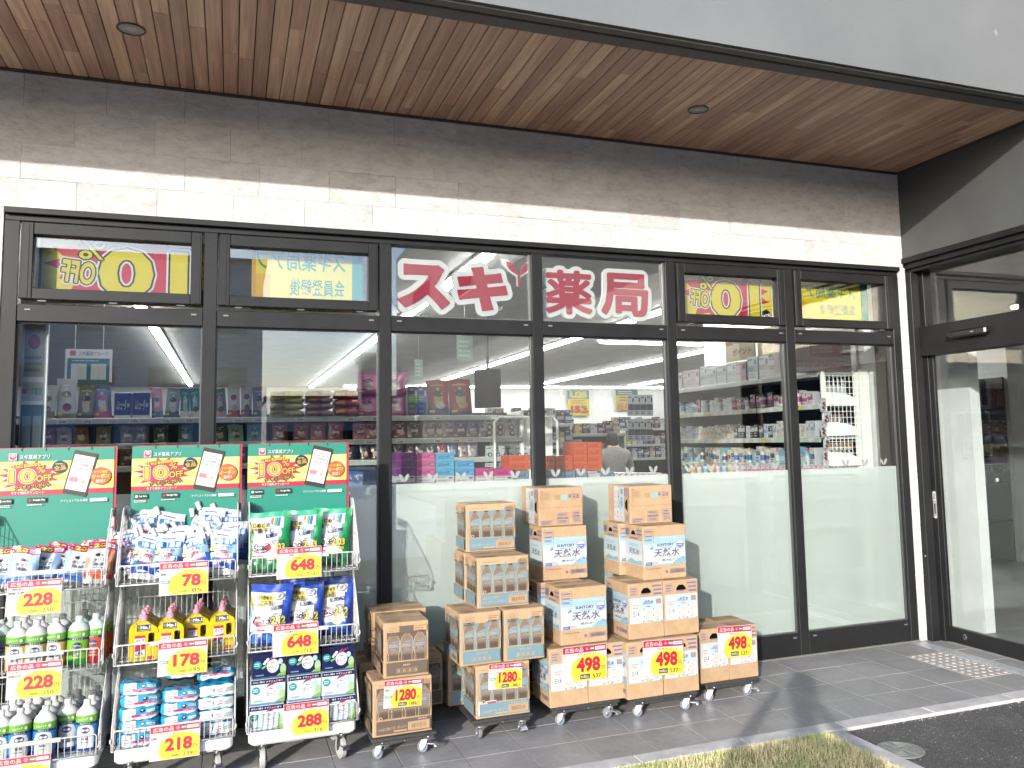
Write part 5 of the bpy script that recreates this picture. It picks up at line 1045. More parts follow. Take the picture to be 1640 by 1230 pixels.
def water_side(w, h):
    return [('r', w * .03, h * .26, w * .97, h * .72, C('#cfe3ea', .6)), ('r', w * .03, h * .26, w * .97, h * .46, C('#e6ecea', .6)), tennen(w * .2, h * .45, w * .8, h * .57, C('#3d3d55', .6)), ('bars', w * .2, h * .6, w * .8, h * .66, 2, C('#a9c3cf', .6)), ('p', [(w * .05, h * .27), (w * .95, h * .27), (w * .9, h * .36), (w * .6, h * .33), (w * .3, h * .37)], C('#9fc4d2', .6)), ('r', w * .66, h * .90, w * .95, h * .93, PUR2), ('r', w * .66, h * .83, w * .95, h * .86, PUR2), ('r', w * .3, h * .745, w * .72, h * .775, PUR2), ('r', w * .05, h * .80, w * .25, h * .93, PUR2)]
def water_lid(w, h):
    c = [('r', .003, h * .475, w - .003, h * .482, C('#a8814f', .8)), ('p', [(w * .04, h * .90), (w * .07, h * .93), (w * .12, h * .90), (w * .07, h * .91)], PUR), ('o', w * .04, h * .68, w * .27, h * .89, .0006, C('#b0906c', .7)), ('bars', w * .05, h * .70, w * .26, h * .88, 6, C('#b0906c', .7)), ('bars', w * .34, h * .68, w * .50, h * .82, 4, C('#b0906c', .7)), ('e', w * .58, h * .74, w * .075, h * .085, C('#9fcfd0', .6)), ('t', '天然水', w * .66, h * .70, w * .93, h * .84, PUR, {'b': .03, 'rot': 180, 'sh': .1}), ('bars', w * .75, h * .88, w * .85, h * .91, 1, PUR2), ('bars', w * .72, h * .655, w * .9, h * .675, 1, PUR2),
         ('o', w * .39, h * .24, w * .66, h * .345, .001, PUR2), ('t', '無断転売', w * .42, h * .26, w * .63, h * .325, PUR2, {}), ('o', w * .40, h * .06, w * .66, h * .215, .0012, PUR2), ('r', w * .40, h * .175, w * .66, h * .215, PUR2), ('bars', w * .43, h * .08, w * .63, h * .15, 2, PUR2), ('o', w * .76, h * .06, w * .98, h * .37, .0012, PUR2), ('bars', w * .78, h * .2, w * .96, h * .35, 2, PUR2), ('r', w * .76, h * .19, w * .98, h * .198, PUR2), ('bars', w * .78, h * .08, w * .96, h * .17, 2, PUR2), ('o', w * .03, h * .04, w * .29, h * .15, .001, PUR2), ('bars', w * .05, h * .05, w * .27, h * .14, 2, PUR2), ('e', w * .03, h * .52, w * .008, w * .008, PUR2), ('e', w * .97, h * .58, w * .008, w * .008, PUR2)]
    return c
CM = {}
def carton(kind, face, x0, y0, z0, label, group, rz=0, var=0, ws=1.0, dz=0):
    """kind: coffee_brown / coffee_blue / water; face: long / short / lying; x0, y0, z0: front lower left corner"""
    wat = kind == 'water'; L_, S_, H_ = (.283, .2235, .306) if wat else (.294, .2255, .267)
    if face == 'long': fw, fd, fh = L_, S_, H_
    elif face == 'short': fw, fd, fh = S_ * ws, L_, H_
    else: fw, fd, fh = L_, H_, S_
    band = BRN2 if kind == 'coffee_brown' else BLU2; key = (kind, face, var, ws)
    if key not in CM:
        t = MB(); t.box(-fw / 2, fw / 2, 0, fd, 0, fh, CARD, .0025)
        # the lid's seam, tape and the board's cut edges
        if face != 'lying':
            zt = fh + .0006
            t.box(-fw / 2 + .004, fw / 2 - .004, fd / 2 - .0012, fd / 2 + .0012, fh - .001, fh + .0004, C('#7d5f3d', .9)); art(t, [('r', .006, fd / 2 - .026, fw - .006, fd / 2 + .026, C('#cfae84', .35)), ('bars', fw * .1, fd * .08, fw * .45, fd * .3, 4, C('#a9865e', .8)), ('o', fw * .55, fd * .08, fw * .88, fd * .32, .001, C('#a9865e', .8)), ('bars', fw * .12, fd * .7, fw * .5, fd * .92, 3, C('#a9865e', .8)), ('bars', fw * .6, fd * .72, fw * .92, fd * .9, 2, C('#a9865e', .8))], topf(zt, -fw / 2, 0))
        else:
            art(t, [('bars', fw * .1, fd * .1, fw * .9, fd * .8, 5, C('#b9bcc0', .7))], topf(fh + .0005, -fw / 2, 0))
        f = MB(); fm = front(-.0004, -fw / 2, 0)
        if wat: fa = {'long': water_long, 'short': water_short, 'lying': water_lid}[face](fw, fh)
        else: fa = (coffee_long if face == 'long' else coffee_short)(fw, fh, band, var + (1 if kind == 'coffee_blue' else 0))
        art(f, fa, fm, .00022)
        s_ = MB(); sf = leftf(-fw / 2 - .0004, fd, 0)
        if face == 'lying':
            hs = water_short(fh, fd); art(s_, hs, lambda u, v, l: (-fw / 2 - .0004 - l, fd - v, u), .00022)
        elif wat: art(s_, water_side(fd, fh) if face == 'long' else water_long(fd, fh), sf, .00022)
        else: art(s_, (coffee_short if face == 'long' else coffee_long)(fd, fh, band, 1 if kind == 'coffee_blue' else 0), sf, .00022)
        hole = MB()
        def slot(cx, cz, f_, a, b_, pent):
            if pent: pts = [(-a, -b_), (a, -b_), (a, -b_ * .2), (a * .45, b_ * .9), (-a * .45, b_ * .9), (-a, -b_ * .2)]
            else: pts = [(-a, -b_ * .5), (-a * .8, -b_), (a * .8, -b_), (a, -b_ * .5), (a, b_ * .6), (a * .8, b_), (-a * .8, b_), (-a, b_ * .6)]
            hole.add([f_(cx + u, cz + v, .003) for u, v in pts], [list(range(len(pts)))], HOLE_SHADE)  # flat dark patch in front of the board, shade of the opening painted
            hole.add([f_(cx + u, cz + v, .0034) for u, v in pts] + [f_(cx + u * 1.07, cz + v * 1.10, .0034) for u, v in pts], [(i, (i + 1) % len(pts), len(pts) + (i + 1) % len(pts), len(pts) + i) for i in range(len(pts))], C('#e2bd8e', .8))
        if face == 'short': slot(0 + fw / 2, fh * .865, fm, .028 if not wat else .031, .012 if not wat else .016, wat)
        elif face == 'long': slot(fd / 2, fh * .865, sf, .026, .013, wat)
        else: hole.add([(-fw / 2 - .0035, .045 + .016 * b_, fh * .5 + .04 * a) for a, b_ in ((-1, -1), (1, -1), (.4, 1), (-.4, 1))], [(0, 1, 2, 3)], HOLE_SHADE)
        CM[key] = (t.mesh('carton'), f.mesh('printed_face'), s_.mesh('printed_side'), hole.mesh('handle_slot'))
    m = CM[key]; q_ = random.Random(len(label) * 7 + int(x0 * 1000)); rz += q_.uniform(-.9, .9); y0 += q_.uniform(-.004, .002)
    o = ob('carton', m[0], None, (x0 + fw / 2, y0, z0 + .0005 + dz), (0, 0, R(rz)), label, 'carton', group)
    for n, me in zip(('printed_face', 'printed_side', 'handle_slot'), m[1:]): ob(n, me, o)
    return o
Z0 = .105; HC, HW = .2685, .3075
GA, GB_, GW = 'brown printed coffee cartons', 'blue printed coffee cartons', 'water cartons'
carton('coffee_brown', 'long', .672, -.742, Z0, 'brown coffee carton with a price card, bottom front beside the carts', GA, .8)
carton('coffee_brown', 'short', .728, -.722, Z0 + HC, 'brown coffee carton with three printed bottles on top of the carded one', GA, -.6)
carton('coffee_brown', 'long', .717, -.408, Z0 + HC, 'brown coffee carton striped by cart shadows behind the top one', GA, .5)
carton('coffee_brown', 'short', .66, -.36, Z0, 'brown coffee carton low behind, next to the laundry cart wheel', GA, 0); carton('coffee_brown', 'short', .889, -.345, Z0, 'shaded brown coffee carton low behind, to the right of the dolly', GA, 0, dz=-.03 + .03)
carton('coffee_blue', 'long', 1.211, -.683, Z0, 'blue coffee carton with a price card at the bottom of its stack', GB_, .4)
carton('coffee_blue', 'short', 1.13, -.41, Z0, 'blue coffee carton low behind, peeping out left of the carded one', GB_, 0); carton('coffee_blue', 'short', 1.362, -.41, Z0, 'blue coffee carton hidden low behind on the right', GB_, 0)
carton('coffee_blue', 'short', 1.133, -.662, Z0 + HC, 'blue coffee carton with handle hole, left of two side by side', GB_, .8); carton('coffee_blue', 'short', 1.373, -.668, Z0 + HC, 'blue coffee carton with handle hole, right of two side by side', GB_, -.6)
carton('coffee_blue', 'long', 1.253, -.583, Z0 + 2 * HC, 'blue coffee carton, second from top of its stack, in front', GB_, .5, var=1)
carton('coffee_blue', 'long', 1.243, -.350, Z0 + 2 * HC, 'blue coffee carton behind the second from top', GB_, -.8)
carton('coffee_blue', 'long', 1.262, -.325, Z0 + 3 * HC, 'blue coffee carton alone on top of the coffee stack', GB_, -.4)
carton('water', 'short', 1.625, -.663, Z0 - .002, 'water carton bottom left of the middle stack, half behind a price card', GW, .5); carton('water', 'short', 1.850, -.661, Z0 - .002, 'water carton bottom right of the middle stack, half behind a price card', GW, -.4)
carton('water', 'long', 1.709, -.622, Z0 + HW, 'water carton with large front print on the bottom pair of the middle stack', GW, .6); carton('water', 'long', 1.66, -.392, Z0 + HW, 'water carton standing behind, left edge showing in the middle stack', GW, 0)
carton('water', 'long', 1.715, -.345, Z0 + 2 * HW, 'water carton with large front print, second from top of the middle stack', GW, .4); carton('water', 'lying', 1.715, -.29, Z0 + 3 * HW, 'water carton lying on its side on top of the middle stack', GW, -.6)
carton('water', 'short', 2.066, -.703, Z0 - .002, 'water carton bottom left of the tall stack, half behind a price card', GW, .3); carton('water', 'short', 2.296, -.700, Z0 - .002, 'water carton bottom right of the tall stack, half behind a price card', GW, -.3)
carton('water', 'short', 2.104, -.662, Z0 + HW, 'water carton with handle hole on the left in the second layer', GW, .4); carton('water', 'short', 2.332, -.660, Z0 + HW, 'water carton with handle hole on the right in the second layer', GW, -.5)
carton('water', 'long', 2.239, -.602, Z0 + 2 * HW, 'water carton with large front print, third layer of the tall stack', GW, .5); carton('water', 'long', 2.196, -.370, Z0 + 2 * HW, 'water carton behind, left side with handle showing in the third layer', GW, -.4)
carton('water', 'lying', 2.236, -.455, Z0 + 3 * HW, 'water carton lying on its side on top of the tall stack', GW, .6)
carton('water', 'short', 2.588, -.603, Z0 - .002, 'water carton on the left of the low pair, beside the tall stack', GW, .6, ws=.885); carton('water', 'short', 2.788, -.603, Z0 - .002, 'water carton on the right of the low pair, with price card', GW, .2, ws=.885)
card(.8185, -.7525, .3035, '1280', '1382', ('エクセレントボトルコーヒー', '無糖'), .19, .132, (0, 2, 0), 'price card of 1280 yen on the brown coffee carton', True)
card(1.368, -.696, .311, '1280', '1382', ('エクセレントボトルコーヒー', '甘さひかえめ'), .185, .130, (0, 2, 0), 'price card of 1280 yen on the blue coffee carton', True)
card(1.829, -.676, .322, '498', '537', ('サントリー天然水 ケース',), .262, .186, (-1, 0, 0), 'price card of 498 yen on the middle water cartons', True, False); card(2.288, -.718, .313, '498', '537', ('サントリー天然水 ケース',), .256, .190, (-2, 2.5, 0), 'price card of 498 yen tilted on the tall water stack', True, False); card(2.820, -.618, .325, '498', '537', ('サントリー天然水 ケース',), .235, .182, (-1, 2, 0), 'price card of 498 yen on the low water pair', True, False)
# delivery slip stuck on the lowest blue coffee carton
t = MB(); t.box(-.05, .05, 0, .0008, -.035, .035, C('#f3ece6', .5)); art(t, [('r', .0, .018, .047, .031, C('#c0564f', .5)), ('bars', -.045, .018, -.005, .03, 2, C('#d8a79e', .5)), ('bars', -.045, -.004, .045, .014, 3, C('#e0b9ae', .5)), ('code', -.018, -.028, .035, -.008, C('#c98a80', .5))], front(-.0003))
ob('delivery_slip', t, None, (1.268, -.694, .160), (0, 0, R(.4)), 'white delivery slip stuck on the lowest blue coffee carton', 'label')

# ================================================================ sign letters and inner posters
def solid_text(s, off, depth):
    c = bpy.data.curves.new('letter', 'FONT'); c.body = s; c.resolution_u = 3; c.offset = off; c.extrude = depth / 2; o = bpy.data.objects.new('letter', c); m = o.to_mesh()
    V = [v.co.copy() for v in m.vertices]; F = [list(p.vertices) for p in m.polygons]; o.to_mesh_clear(); bpy.data.objects.remove(o); bpy.data.curves.remove(c); return V, F
SR, SW = C('#c4103f', .45), C('#ffffff', .5)
def letter(s, x0, x1, z0, z1, lab):
    r = ob('sign_letter', None, loc=((x0 + x1) / 2, .085, (z0 + z1) / 2), label=lab, cat='sign letter', group='red sign letters in the window')
    V, F = solid_text(s, .050 if s in 'スキ' else .006 if s == '局' else 0.0, 1); xs = [v.x for v in V]; ys = [v.y for v in V]; cx, cyy = (min(xs) + max(xs)) / 2, (min(ys) + max(ys)) / 2; kx, kz = (x1 - x0 - .085) / (max(xs) - min(xs)), (z1 - z0 - .085) / (max(ys) - min(ys))
    t = MB()
    for i in range(16):     # the white outline: the same solid glyph set off to sixteen sides
        dx, dz = .038 * math.cos(i * math.pi / 8), .038 * math.sin(i * math.pi / 8); t.add([((v.x - cx) * kx + dx, (.024 + .0001 * i) * -v.z + .004, (v.y - cyy) * kz + dz) for v in V], F, SW)
    ob('backing', t, r)
    t = MB(); rb = .004 if s in 'スキ' else .009
    for i in range(8): t.add([((v.x - cx) * kx + rb * math.cos(i * math.pi / 4), -.0115 - (.003 + .0001 * i) * v.z, (v.y - cyy) * kz + rb * math.sin(i * math.pi / 4)) for v in V], F, SR)
    ob('face', t, r)
letter('ス', .905, 1.318, 2.325, 2.685, 'red letter with white outline, first of the window sign'); letter('キ', 1.285, 1.700, 2.325, 2.690, 'red letter with white outline below the leaf of the sign'); letter('薬', 1.885, 2.290, 2.330, 2.695, 'red letter with white outline, left one on the fourth pane'); letter('局', 2.285, 2.710, 2.330, 2.695, 'red letter with white outline, right one on the fourth pane')
lfx = ob('sign_leaf', None, loc=(1.735, .082, 2.605), label='red leaf pair with white outline between the sign letters', cat='sign letter', group='red sign letters in the window')
lp = lambda s, k: [(s * x * k, z * k) for x, z in ((.006, 0), (.022, .055), (.055, .085), (.085, .090), (.080, .060), (.055, .030), (.022, .010))][:: 1 if s > 0 else -1]
for nm, k, ya, yb, m in (('backing', 1.35, -.012, .010, SW), ('face', 1.0, -.0165, -.013, SR)):
    t = MB(); dz = -.012 if k > 1 else 0
    for s in (-1, 1): t.prism([(x, z + dz) for x, z in lp(s, k)], ya + .0005 * s, yb, m, lambda x, y, z: (x, z, y))
    t.prism([(-.007 * k, -.07), (.007 * k, -.07), (.009 * k, .004), (-.009 * k, .004)], ya - .001, yb - .001, m, lambda x, y, z: (x, z, y)); ob(nm, t, lfx)

def sale_poster(x0, x1, z0, z1, lab, off=True):
    r = ob('sale_poster', None, loc=((x0 + x1) / 2, .115, (z0 + z1) / 2), label=lab, cat='poster', group='yellow posters facing into the shop'); w_, h_ = x1 - x0, z1 - z0
    YB = C('#f6df2d', .5); t = MB(); t.box(-w_ / 2, w_ / 2, 0, .002, -h_ / 2, h_ / 2, YB); ob('sheet', t, r); p = MB(); X = lambda u: -w_ / 2 + u * w_; Z = lambda v: -h_ / 2 + v * h_; RD = C('#dc2346', .5); TQ = C('#1f8f80', .5)
    if off:
        c = [('r', X(0), Z(0), X(.015), Z(1), TQ), ('s', X(.50), Z(.58), w_ * .47, h_ * .60, 15, .78, RD, .2), ('p', [(X(.80), Z(.02)), (X(.99), Z(.02)), (X(.99), Z(.20)), (X(.93), Z(.30)), (X(.86), Z(.22))], KK), ('t', '10', X(.335), Z(.10), X(.855), Z(.86), KK, {'mir': 1, 'b': .035, 'ol': .020, 'om': WH}), ('t', '10', X(.335), Z(.10), X(.855), Z(.86), YB, {'mir': 1, 'b': .035, 'ol': .010, 'om': KK}),
             ('t', 'OFF', X(.125), Z(.30), X(.315), Z(.64), KK, {'mir': 1, 'b': .03, 'rot': -6, 'ol': .015, 'om': WH}), ('t', 'OFF', X(.125), Z(.30), X(.315), Z(.64), YB, {'mir': 1, 'b': .03, 'rot': -6, 'ol': .007, 'om': KK}), ('t', '%', X(.22), Z(.67), X(.37), Z(.96), YB, {'mir': 1, 'b': .01, 'ol': .008, 'om': KK}), ('t', 'プレゼント', X(.16), Z(.03), X(.5), Z(.14), KK, {'mir': 1, 'b': .06})]
    else:
        c = [('r', X(.0), Z(0), X(.035), Z(1), C('#e0a52e', .5)), ('r', X(.90), Z(0), X(1), Z(1), TQ), ('t', 'スギ薬局アプ', X(.02), Z(.62), X(.84), Z(.94), TQ, {'mir': 1, 'b': .05}), ('t', '会員登録後', X(.33), Z(.24), X(.83), Z(.50), TQ, {'mir': 1, 'b': .05}), ('t', '全品10%', X(.22), Z(.0), X(.83), Z(.10), TQ, {'mir': 1, 'b': .06}), ('r', X(.035), Z(.02), X(.16), Z(.55), C('#f0b92e', .5))]
    art(p, c, front(-.0006), .00025); ob('printed_face', p, r)
sale_poster(-.985, -.12, 2.33, 2.70, 'yellow and red reversed 10 percent off poster, leftmost top light'); sale_poster(.10, .742, 2.33, 2.72, 'yellow poster with turquoise lettering in the second top light', False)
sale_poster(2.935, 3.72, 2.36, 2.70, 'yellow and red reversed 10 percent off poster, fifth top light'); sale_poster(3.90, 4.60, 2.36, 2.69, 'yellow poster with turquoise lettering in the rightmost top light', False)

# ================================================================ inside the shop
def shelf_unit(name, x0, x1, y0, y1, levels, lab, back=True, ztop=None, side=SHELFW, facing='y', backm=None, rail=True, bm=None):
    """shelves open towards -y (or -x when facing == 'x')"""
    r = ob(name, None, loc=(0, 0, 0), label=lab, cat='shelf'); zt = ztop or levels[-1] + .05
    if facing == 'y':
        for x in (x0, x1 - .03): t = MB(); t.box(x, x + .03, y0 + .02, y1, 0, zt, side, .003); ob('upright', t, r)
        if back: t = MB(); t.box(x0, x1, y1 + .001, y1 + .02, 0, zt, backm or side); ob('back_panel', t, r)
        for z in levels:
            t = MB(); t.box(x0 + .031, x1 - .031, y0, y1 - .001, z - .02, z, bm or SHELFW, .002)
            if rail and not bm: t.box(x0 + .02, x1 - .02, y0 - .012, y0 - .001, z - .042, z - .002, C('#d5dad2', .3), .002)
            ob('shelf_board', t, r)
    else:
        t = MB(); t.box(x0 + .02, x1, y1 - .03, y1, 0, zt, side, .003); ob('upright', t, r)
        t = MB(); t.box(x0 + .02, x0 + .05, y0, y0 + .03, 0, zt, side, .003); t.box(x1 - .1, x1, y0, y0 + .03, 0, zt, side, .003); ob('upright', t, r)
        t = MB(); t.box(x1 + .001, x1 + .02, y0, y1, 0, zt, backm or side); ob('back_panel', t, r)
        for z in levels:
            t = MB(); t.box(x0, x1 - .001, y0 + .031, y1 - .031, z - .02, z, SHELFW, .002); t.box(x0 - .012, x0 - .001, y0 + .02, y1 - .02, z - .042, z - .002, C('#d5dad2', .3), .002); ob('shelf_board', t, r)
    return r
def at(u0, v0, u1, v1, Y):
    a, b_ = px(u0, v1, Y), px(u1, v0, Y); return (a.x + b_.x) / 2, a.z, abs(b_.x - a.x), abs(b_.z - a.z)
def g2(h): return C(h, .35)
PM = {}
def bagmesh(w, h, cols, seed, d=.05):
    k = ('bag', round(w, 2), round(h, 2), cols, seed % 3)
    if k not in PM:
        rr = random.Random(seed); a, b_, c_ = [g2(x) for x in cols]; v1, v2 = rr.uniform(.25, .4), rr.uniform(.6, .8)
        f = lambda u, v: b_ if (u - .5) ** 2 * 5 + (v - .55) ** 2 * 9 < .35 else (c_ if v < v1 * .6 else a)
        cm = [('e', .5, .60, .24, .09, c_), ('bars', .25, .56, .75, .66, 2, g2('#26222a')), ('e', .55, .28, .22, .10, g2(rr.choice(['#7a4a2a', '#c9b08a', '#d8d0c0', '#8a2a2a']))), ('bars', .2, .80, .8, .88, 1, b_), ('r', .08, .08, .3, .15, g2('#f0e05a'))]
        PM[k] = pouch(w, h, min(d, w * .5), f, cm, 7, 9, seed=seed, edge=a).mesh('bag')
    return PM[k]
def boxmesh(w, h, d, cols, seed, txt=None):
    k = ('box', round(w, 2), round(h, 3), round(d, 2), cols, txt, seed % 4)
    if k not in PM:
        rr = random.Random(seed); a, b_, c_ = [g2(x) for x in cols]; t = MB(); t.box(-w / 2, w / 2, 0, d, 0, h, a, min(.002, h * .05)); f = front(-.0006, -w / 2, 0, w, h)
        y = rr.uniform(.2, .5); c = [('r', .02, y, .98, y + .28, b_), ('bars', .1, y + .06, .6, y + .22, 2, c_), ('bars', .08, .06, .7, y - .04, 2, b_), ('e', .8, .75, .12, .12, c_), ('bars', .1, .82, .6, .94, 1, c_)]
        if txt: c = [('t', txt, .12, .3, .72, .72, c_, {'b': .04}), ('bars', .76, .35, .95, .65, 1, b_), ('r', .0, .0, 1, .1, b_)]
        art(t, c, f, .0004); PM[k] = t.mesh('box')
    return PM[k]
def flatmesh(w, h, cols, seed):
    k = ('flat', round(w, 2), round(h, 3), cols, seed)
    if k not in PM:
        a, b_, c_ = [g2(x) for x in cols]; t = MB(); rr = random.Random(seed + 5); ph = rr.uniform(0, 6)
        def F(u, v): s_ = max(0, 1 - abs(2 * u - 1) ** 4) ** .5; th = math.pi * v; return ((u - .5) * w, -.02 - .05 * math.sin(th) * (.3 + .7 * s_) + .004 * math.sin(19 * u + ph), h * (.5 - .5 * math.cos(th) * (.35 + .65 * s_)) + .003 * math.sin(13 * u + ph))
        t.grid(12, 8, F, lambda u, v: b_ if (.3 < v < .75 and .55 < u < .92) else (c_ if .38 < v < .66 and .08 < u < .45 else a)); t.box(-w / 2 + .01, w / 2 - .01, -.02, .18, .004, h - .004, a, .004); PM[k] = t.mesh('pack')
    return PM[k]
def jar(w, h, cols, seed=0):
    k = ('jar', round(w, 2), round(h, 2), cols)
    if k not in PM:
        t = MB(); r = w / 2; a, b_, c_ = [g2(x) for x in cols]; P = [(r * .9, 0), (r, .004), (r, h * .68), (r * .6, h * .76), (r * .45, h * .78), (r * .45, h * .96), (r * .4, h)]
        t.lathe([(r * .9, 0), (r, .004), (r, h * .2), (r, h * .55), (r, h * .68), (r * .6, h * .76), (r * .45, h * .78), (r * .45, h * .96), (r * .4, h)], lambda z: c_ if z > h * .77 else (b_ if h * .2 <= z <= h * .55 else a), 10); PM[k] = t.mesh('bottle')
    return PM[k]
def hangmesh(w, h, cols, seed):
    k = ('hang', round(w, 2), round(h, 2), cols)
    if k not in PM:
        a, b_, c_ = [g2(x) for x in cols]; t = MB(); t.box(-w / 2, w / 2, 0, .003, 0, h, a); f = front(-.0004, -w / 2, 0, w, h); art(t, [('r', .05, .78, .95, .96, b_), ('bars', .12, .82, .8, .92, 1, c_), ('e', .5, .93, .06, .03, g2('#1c1c1c')), ('bars', .1, .05, .9, .12, 1, c_)], f, .0004)
        for zz in (.30, .58): t.lathe([(w * .26, 0), (w * .26, -.014), (w * .18, -.02), (.001, -.021)], c_, 12, c=(0, 0, h * zz), axis='y'); t.lathe([(w * .14, -.021), (w * .13, -.024), (.001, -.024)], a, 10, c=(0, 0, h * zz), axis='y')
        PM[k] = t.mesh('pack')
    return PM[k]
# low display fixture against the glass
fx = ob('window_fixture', None, loc=(0, 0, 0), label='cream low display fixture standing behind the frosted glass', cat='shelf')
for a, c in ((.82, 1.955), (1.97, 3.70), (3.715, 4.67)):
    t = MB(); t.box(a, a + .045, .30, .34, 0, 1.262, SHELFW, .003); ob('post', t, fx)
    t = MB(); t.box(c - .045, c, .30, .34, 0, 1.262, SHELFW, .003); ob('post', t, fx)
    t = MB(); t.box(a + .046, c - .046, .30, .62, 1.235, 1.262, SHELFW, .003); ob('shelf_board', t, fx)
    for z in (1.07, .86, .50, .20): t = MB(); t.box(a + .046, c - .046, .305, .60, z - .025, z, SHELFW, .003); ob('shelf_board', t, fx)
    t = MB(); t.box(a + .02, c - .02, .621, .64, 0, 1.25, SHELFW); ob('back_panel', t, fx)
    for xx, s in ((a + .046, 1), (c - .046, -1)):
        t = MB(); t.prism([(xx, 1.234), (xx + s * .05, 1.234), (xx, 1.19)][::s], .305, .315, SHELFW, lambda x, y, z: (x, z, y)); ob('bracket', t, fx)
# products on its upper shelves: pale boxes seen through the film
rnd = random.Random(4); q = 0
for a, c in ((.88, 1.90), (2.03, 3.64), (3.78, 4.60)):
    for lev, hh in ((1.07, .145), (.86, .15)):
        x = a
        while x < c - .14:
            ww = rnd.choice((.14, .16, .20)); cc = rnd.choice((('#f1efec', '#e3d3d8', '#c9606f'), ('#eef0f2', '#d9e0ea', '#8a9ab8'), ('#f3f0ea', '#e9e2c9', '#b5566a')))
            put('pale_box', boxmesh(ww - .01, hh, .22, cc, q), x + ww / 2, .315, lev, 'pale product box behind the frosted film, %s shelf, %s along the low fixture' % ('upper' if lev > 1 else 'lower', ORD[q % 40]), 'box', 'pale boxes behind the frosted film'); x += ww; q += 1
# coloured boxes on its top
def stack(rects, Y, d, cols, txt, desc, grp):
    for i, (u0, v0, u1, v1) in enumerate(rects):
        x, z, w_, h_ = at(u0, v0, u1, v1, Y); put('product_box', boxmesh(w_ - .002, h_ - .001, d, cols, 3, txt), x, Y, z, desc if len(rects) == 1 else desc + ', ' + ('bottom', 'second', 'third', 'fourth', 'fifth', 'sixth')[i] + ' of its pile', 'box', grp)
GP = 'coloured boxes along the window'
WB_ = ('#f2efe9', '#e6d9dd', '#3a4a8c')
for u0, u1, c, tops, nm in ((634, 666, ('#8d2f86', '#b56fb0', '#2a1a4a'), (758, 747.5, 736.5), 'purple'), (667, 697, ('#ee5fa5', '#f7a9cf', '#5a2a6a'), (758, 747.5, 736.5), 'pink'), (698, 728, ('#57bce8', '#9fdcf5', '#2a4a9a'), (758, 747.5, 736.5), 'sky blue'), (729, 760, ('#4fb4e6', '#9fdcf5', '#2a4a9a'), (757, 747), 'light blue'), (762, 790, ('#e82a94', '#f59ac8', '#5a1a5a'), (753.5,), 'magenta'), (791, 822, ('#e82a94', '#f59ac8', '#5a1a5a'), (753,), 'bright magenta')):
    stack([(u0, 762, u1, 774)], .36, .20, WB_, None, 'white box bottom below the %s boxes in the window' % nm, GP)
    zb = at(u0, 762, u1, 774, .36); n = len(tops)
    for i in range(n):
        w_ = zb[2]; h_ = .049; put('product_box', boxmesh(w_ - .002, h_, .20, c, 3, 'ムシューダ'), zb[0], .36, zb[1] + zb[3] + i * (h_ + .001), '%s box in the window, %s of its pile' % (nm, ('lowest', 'middle', 'top')[i]), 'box', GP)
for u0, u1 in ((873, 888), (889, 904), (906, 922), (923, 940), (966, 984), (826, 848)):
    stack([(u0, 754, u1, 768)], .36, .20, ('#8f9fb8', '#a9b8cc', '#26305a'), 'ムシューダ', 'grey-blue box with dark script, %s one along the window fixture' % ORD[(826, 873, 889, 906, 923, 966).index(u0)], GP)
OC = ('#f4622a', '#f98a4a', '#8a1a2a')
for u0, u1, n in ((816, 849, 2), (873, 889, 2), (890, 918, 2), (919, 941, 4), (942, 965, 4)):
    x, z, w_, h_ = at(u0, 740, u1, 753, .40)
    for i in range(n): put('orange_box', boxmesh(w_ - .002, .0475, .20, OC, 3, 'ムシューダ'), x, .40, z + .001 + i * .0485, 'orange box, %s layer of the %s orange pile at the window' % (lay[i], ORD[(816, 873, 890, 919, 942).index(u0)]), 'box', GP)
    put('product_box', boxmesh(w_ - .004, .055, .2, WB_, 2), x, .42, z - .056, 'white box under the %s orange pile at the window' % ORD[(816, 873, 890, 919, 942).index(u0)], 'box', GP)
for i in range(8): stack([(985 + i * 9.5, 757, 993.5 + i * 9.5, 769)], .36, .18, ('#f3ecec', '#e8aebb', '#c9485f'), None, 'small white and pink box, %s in the row beside the cartons' % ORD[i], GP)
for i in range(19): stack([(1190 + i * 7.4, 745 - i * .05, 1196.6 + i * 7.4, 758 - i * .1)], .36, .12, ('#f4e6ea', '#ee9fb8', '#d9487a'), None, 'small pink and white box, %s in the row by the right window' % ORD[i], GP)
for i in range(10): u = 1088 + i * 10; x, z, w_, h_ = at(u, 742, u + 8, 758, .40); put('small_bottle', jar(w_, h_ * 1.1, [('#f3f0ea', '#e8c9d0', '#e88aa0'), ('#e6eef2', '#8fc6e0', '#4a8fc0'), ('#f3eedd', '#f0b85a', '#d9783a')][i % 3]), x, .42, 1.264, 'small bottle, %s in the row under the fifth pane' % ORD[i], 'bottle', 'small bottles in the fifth pane')

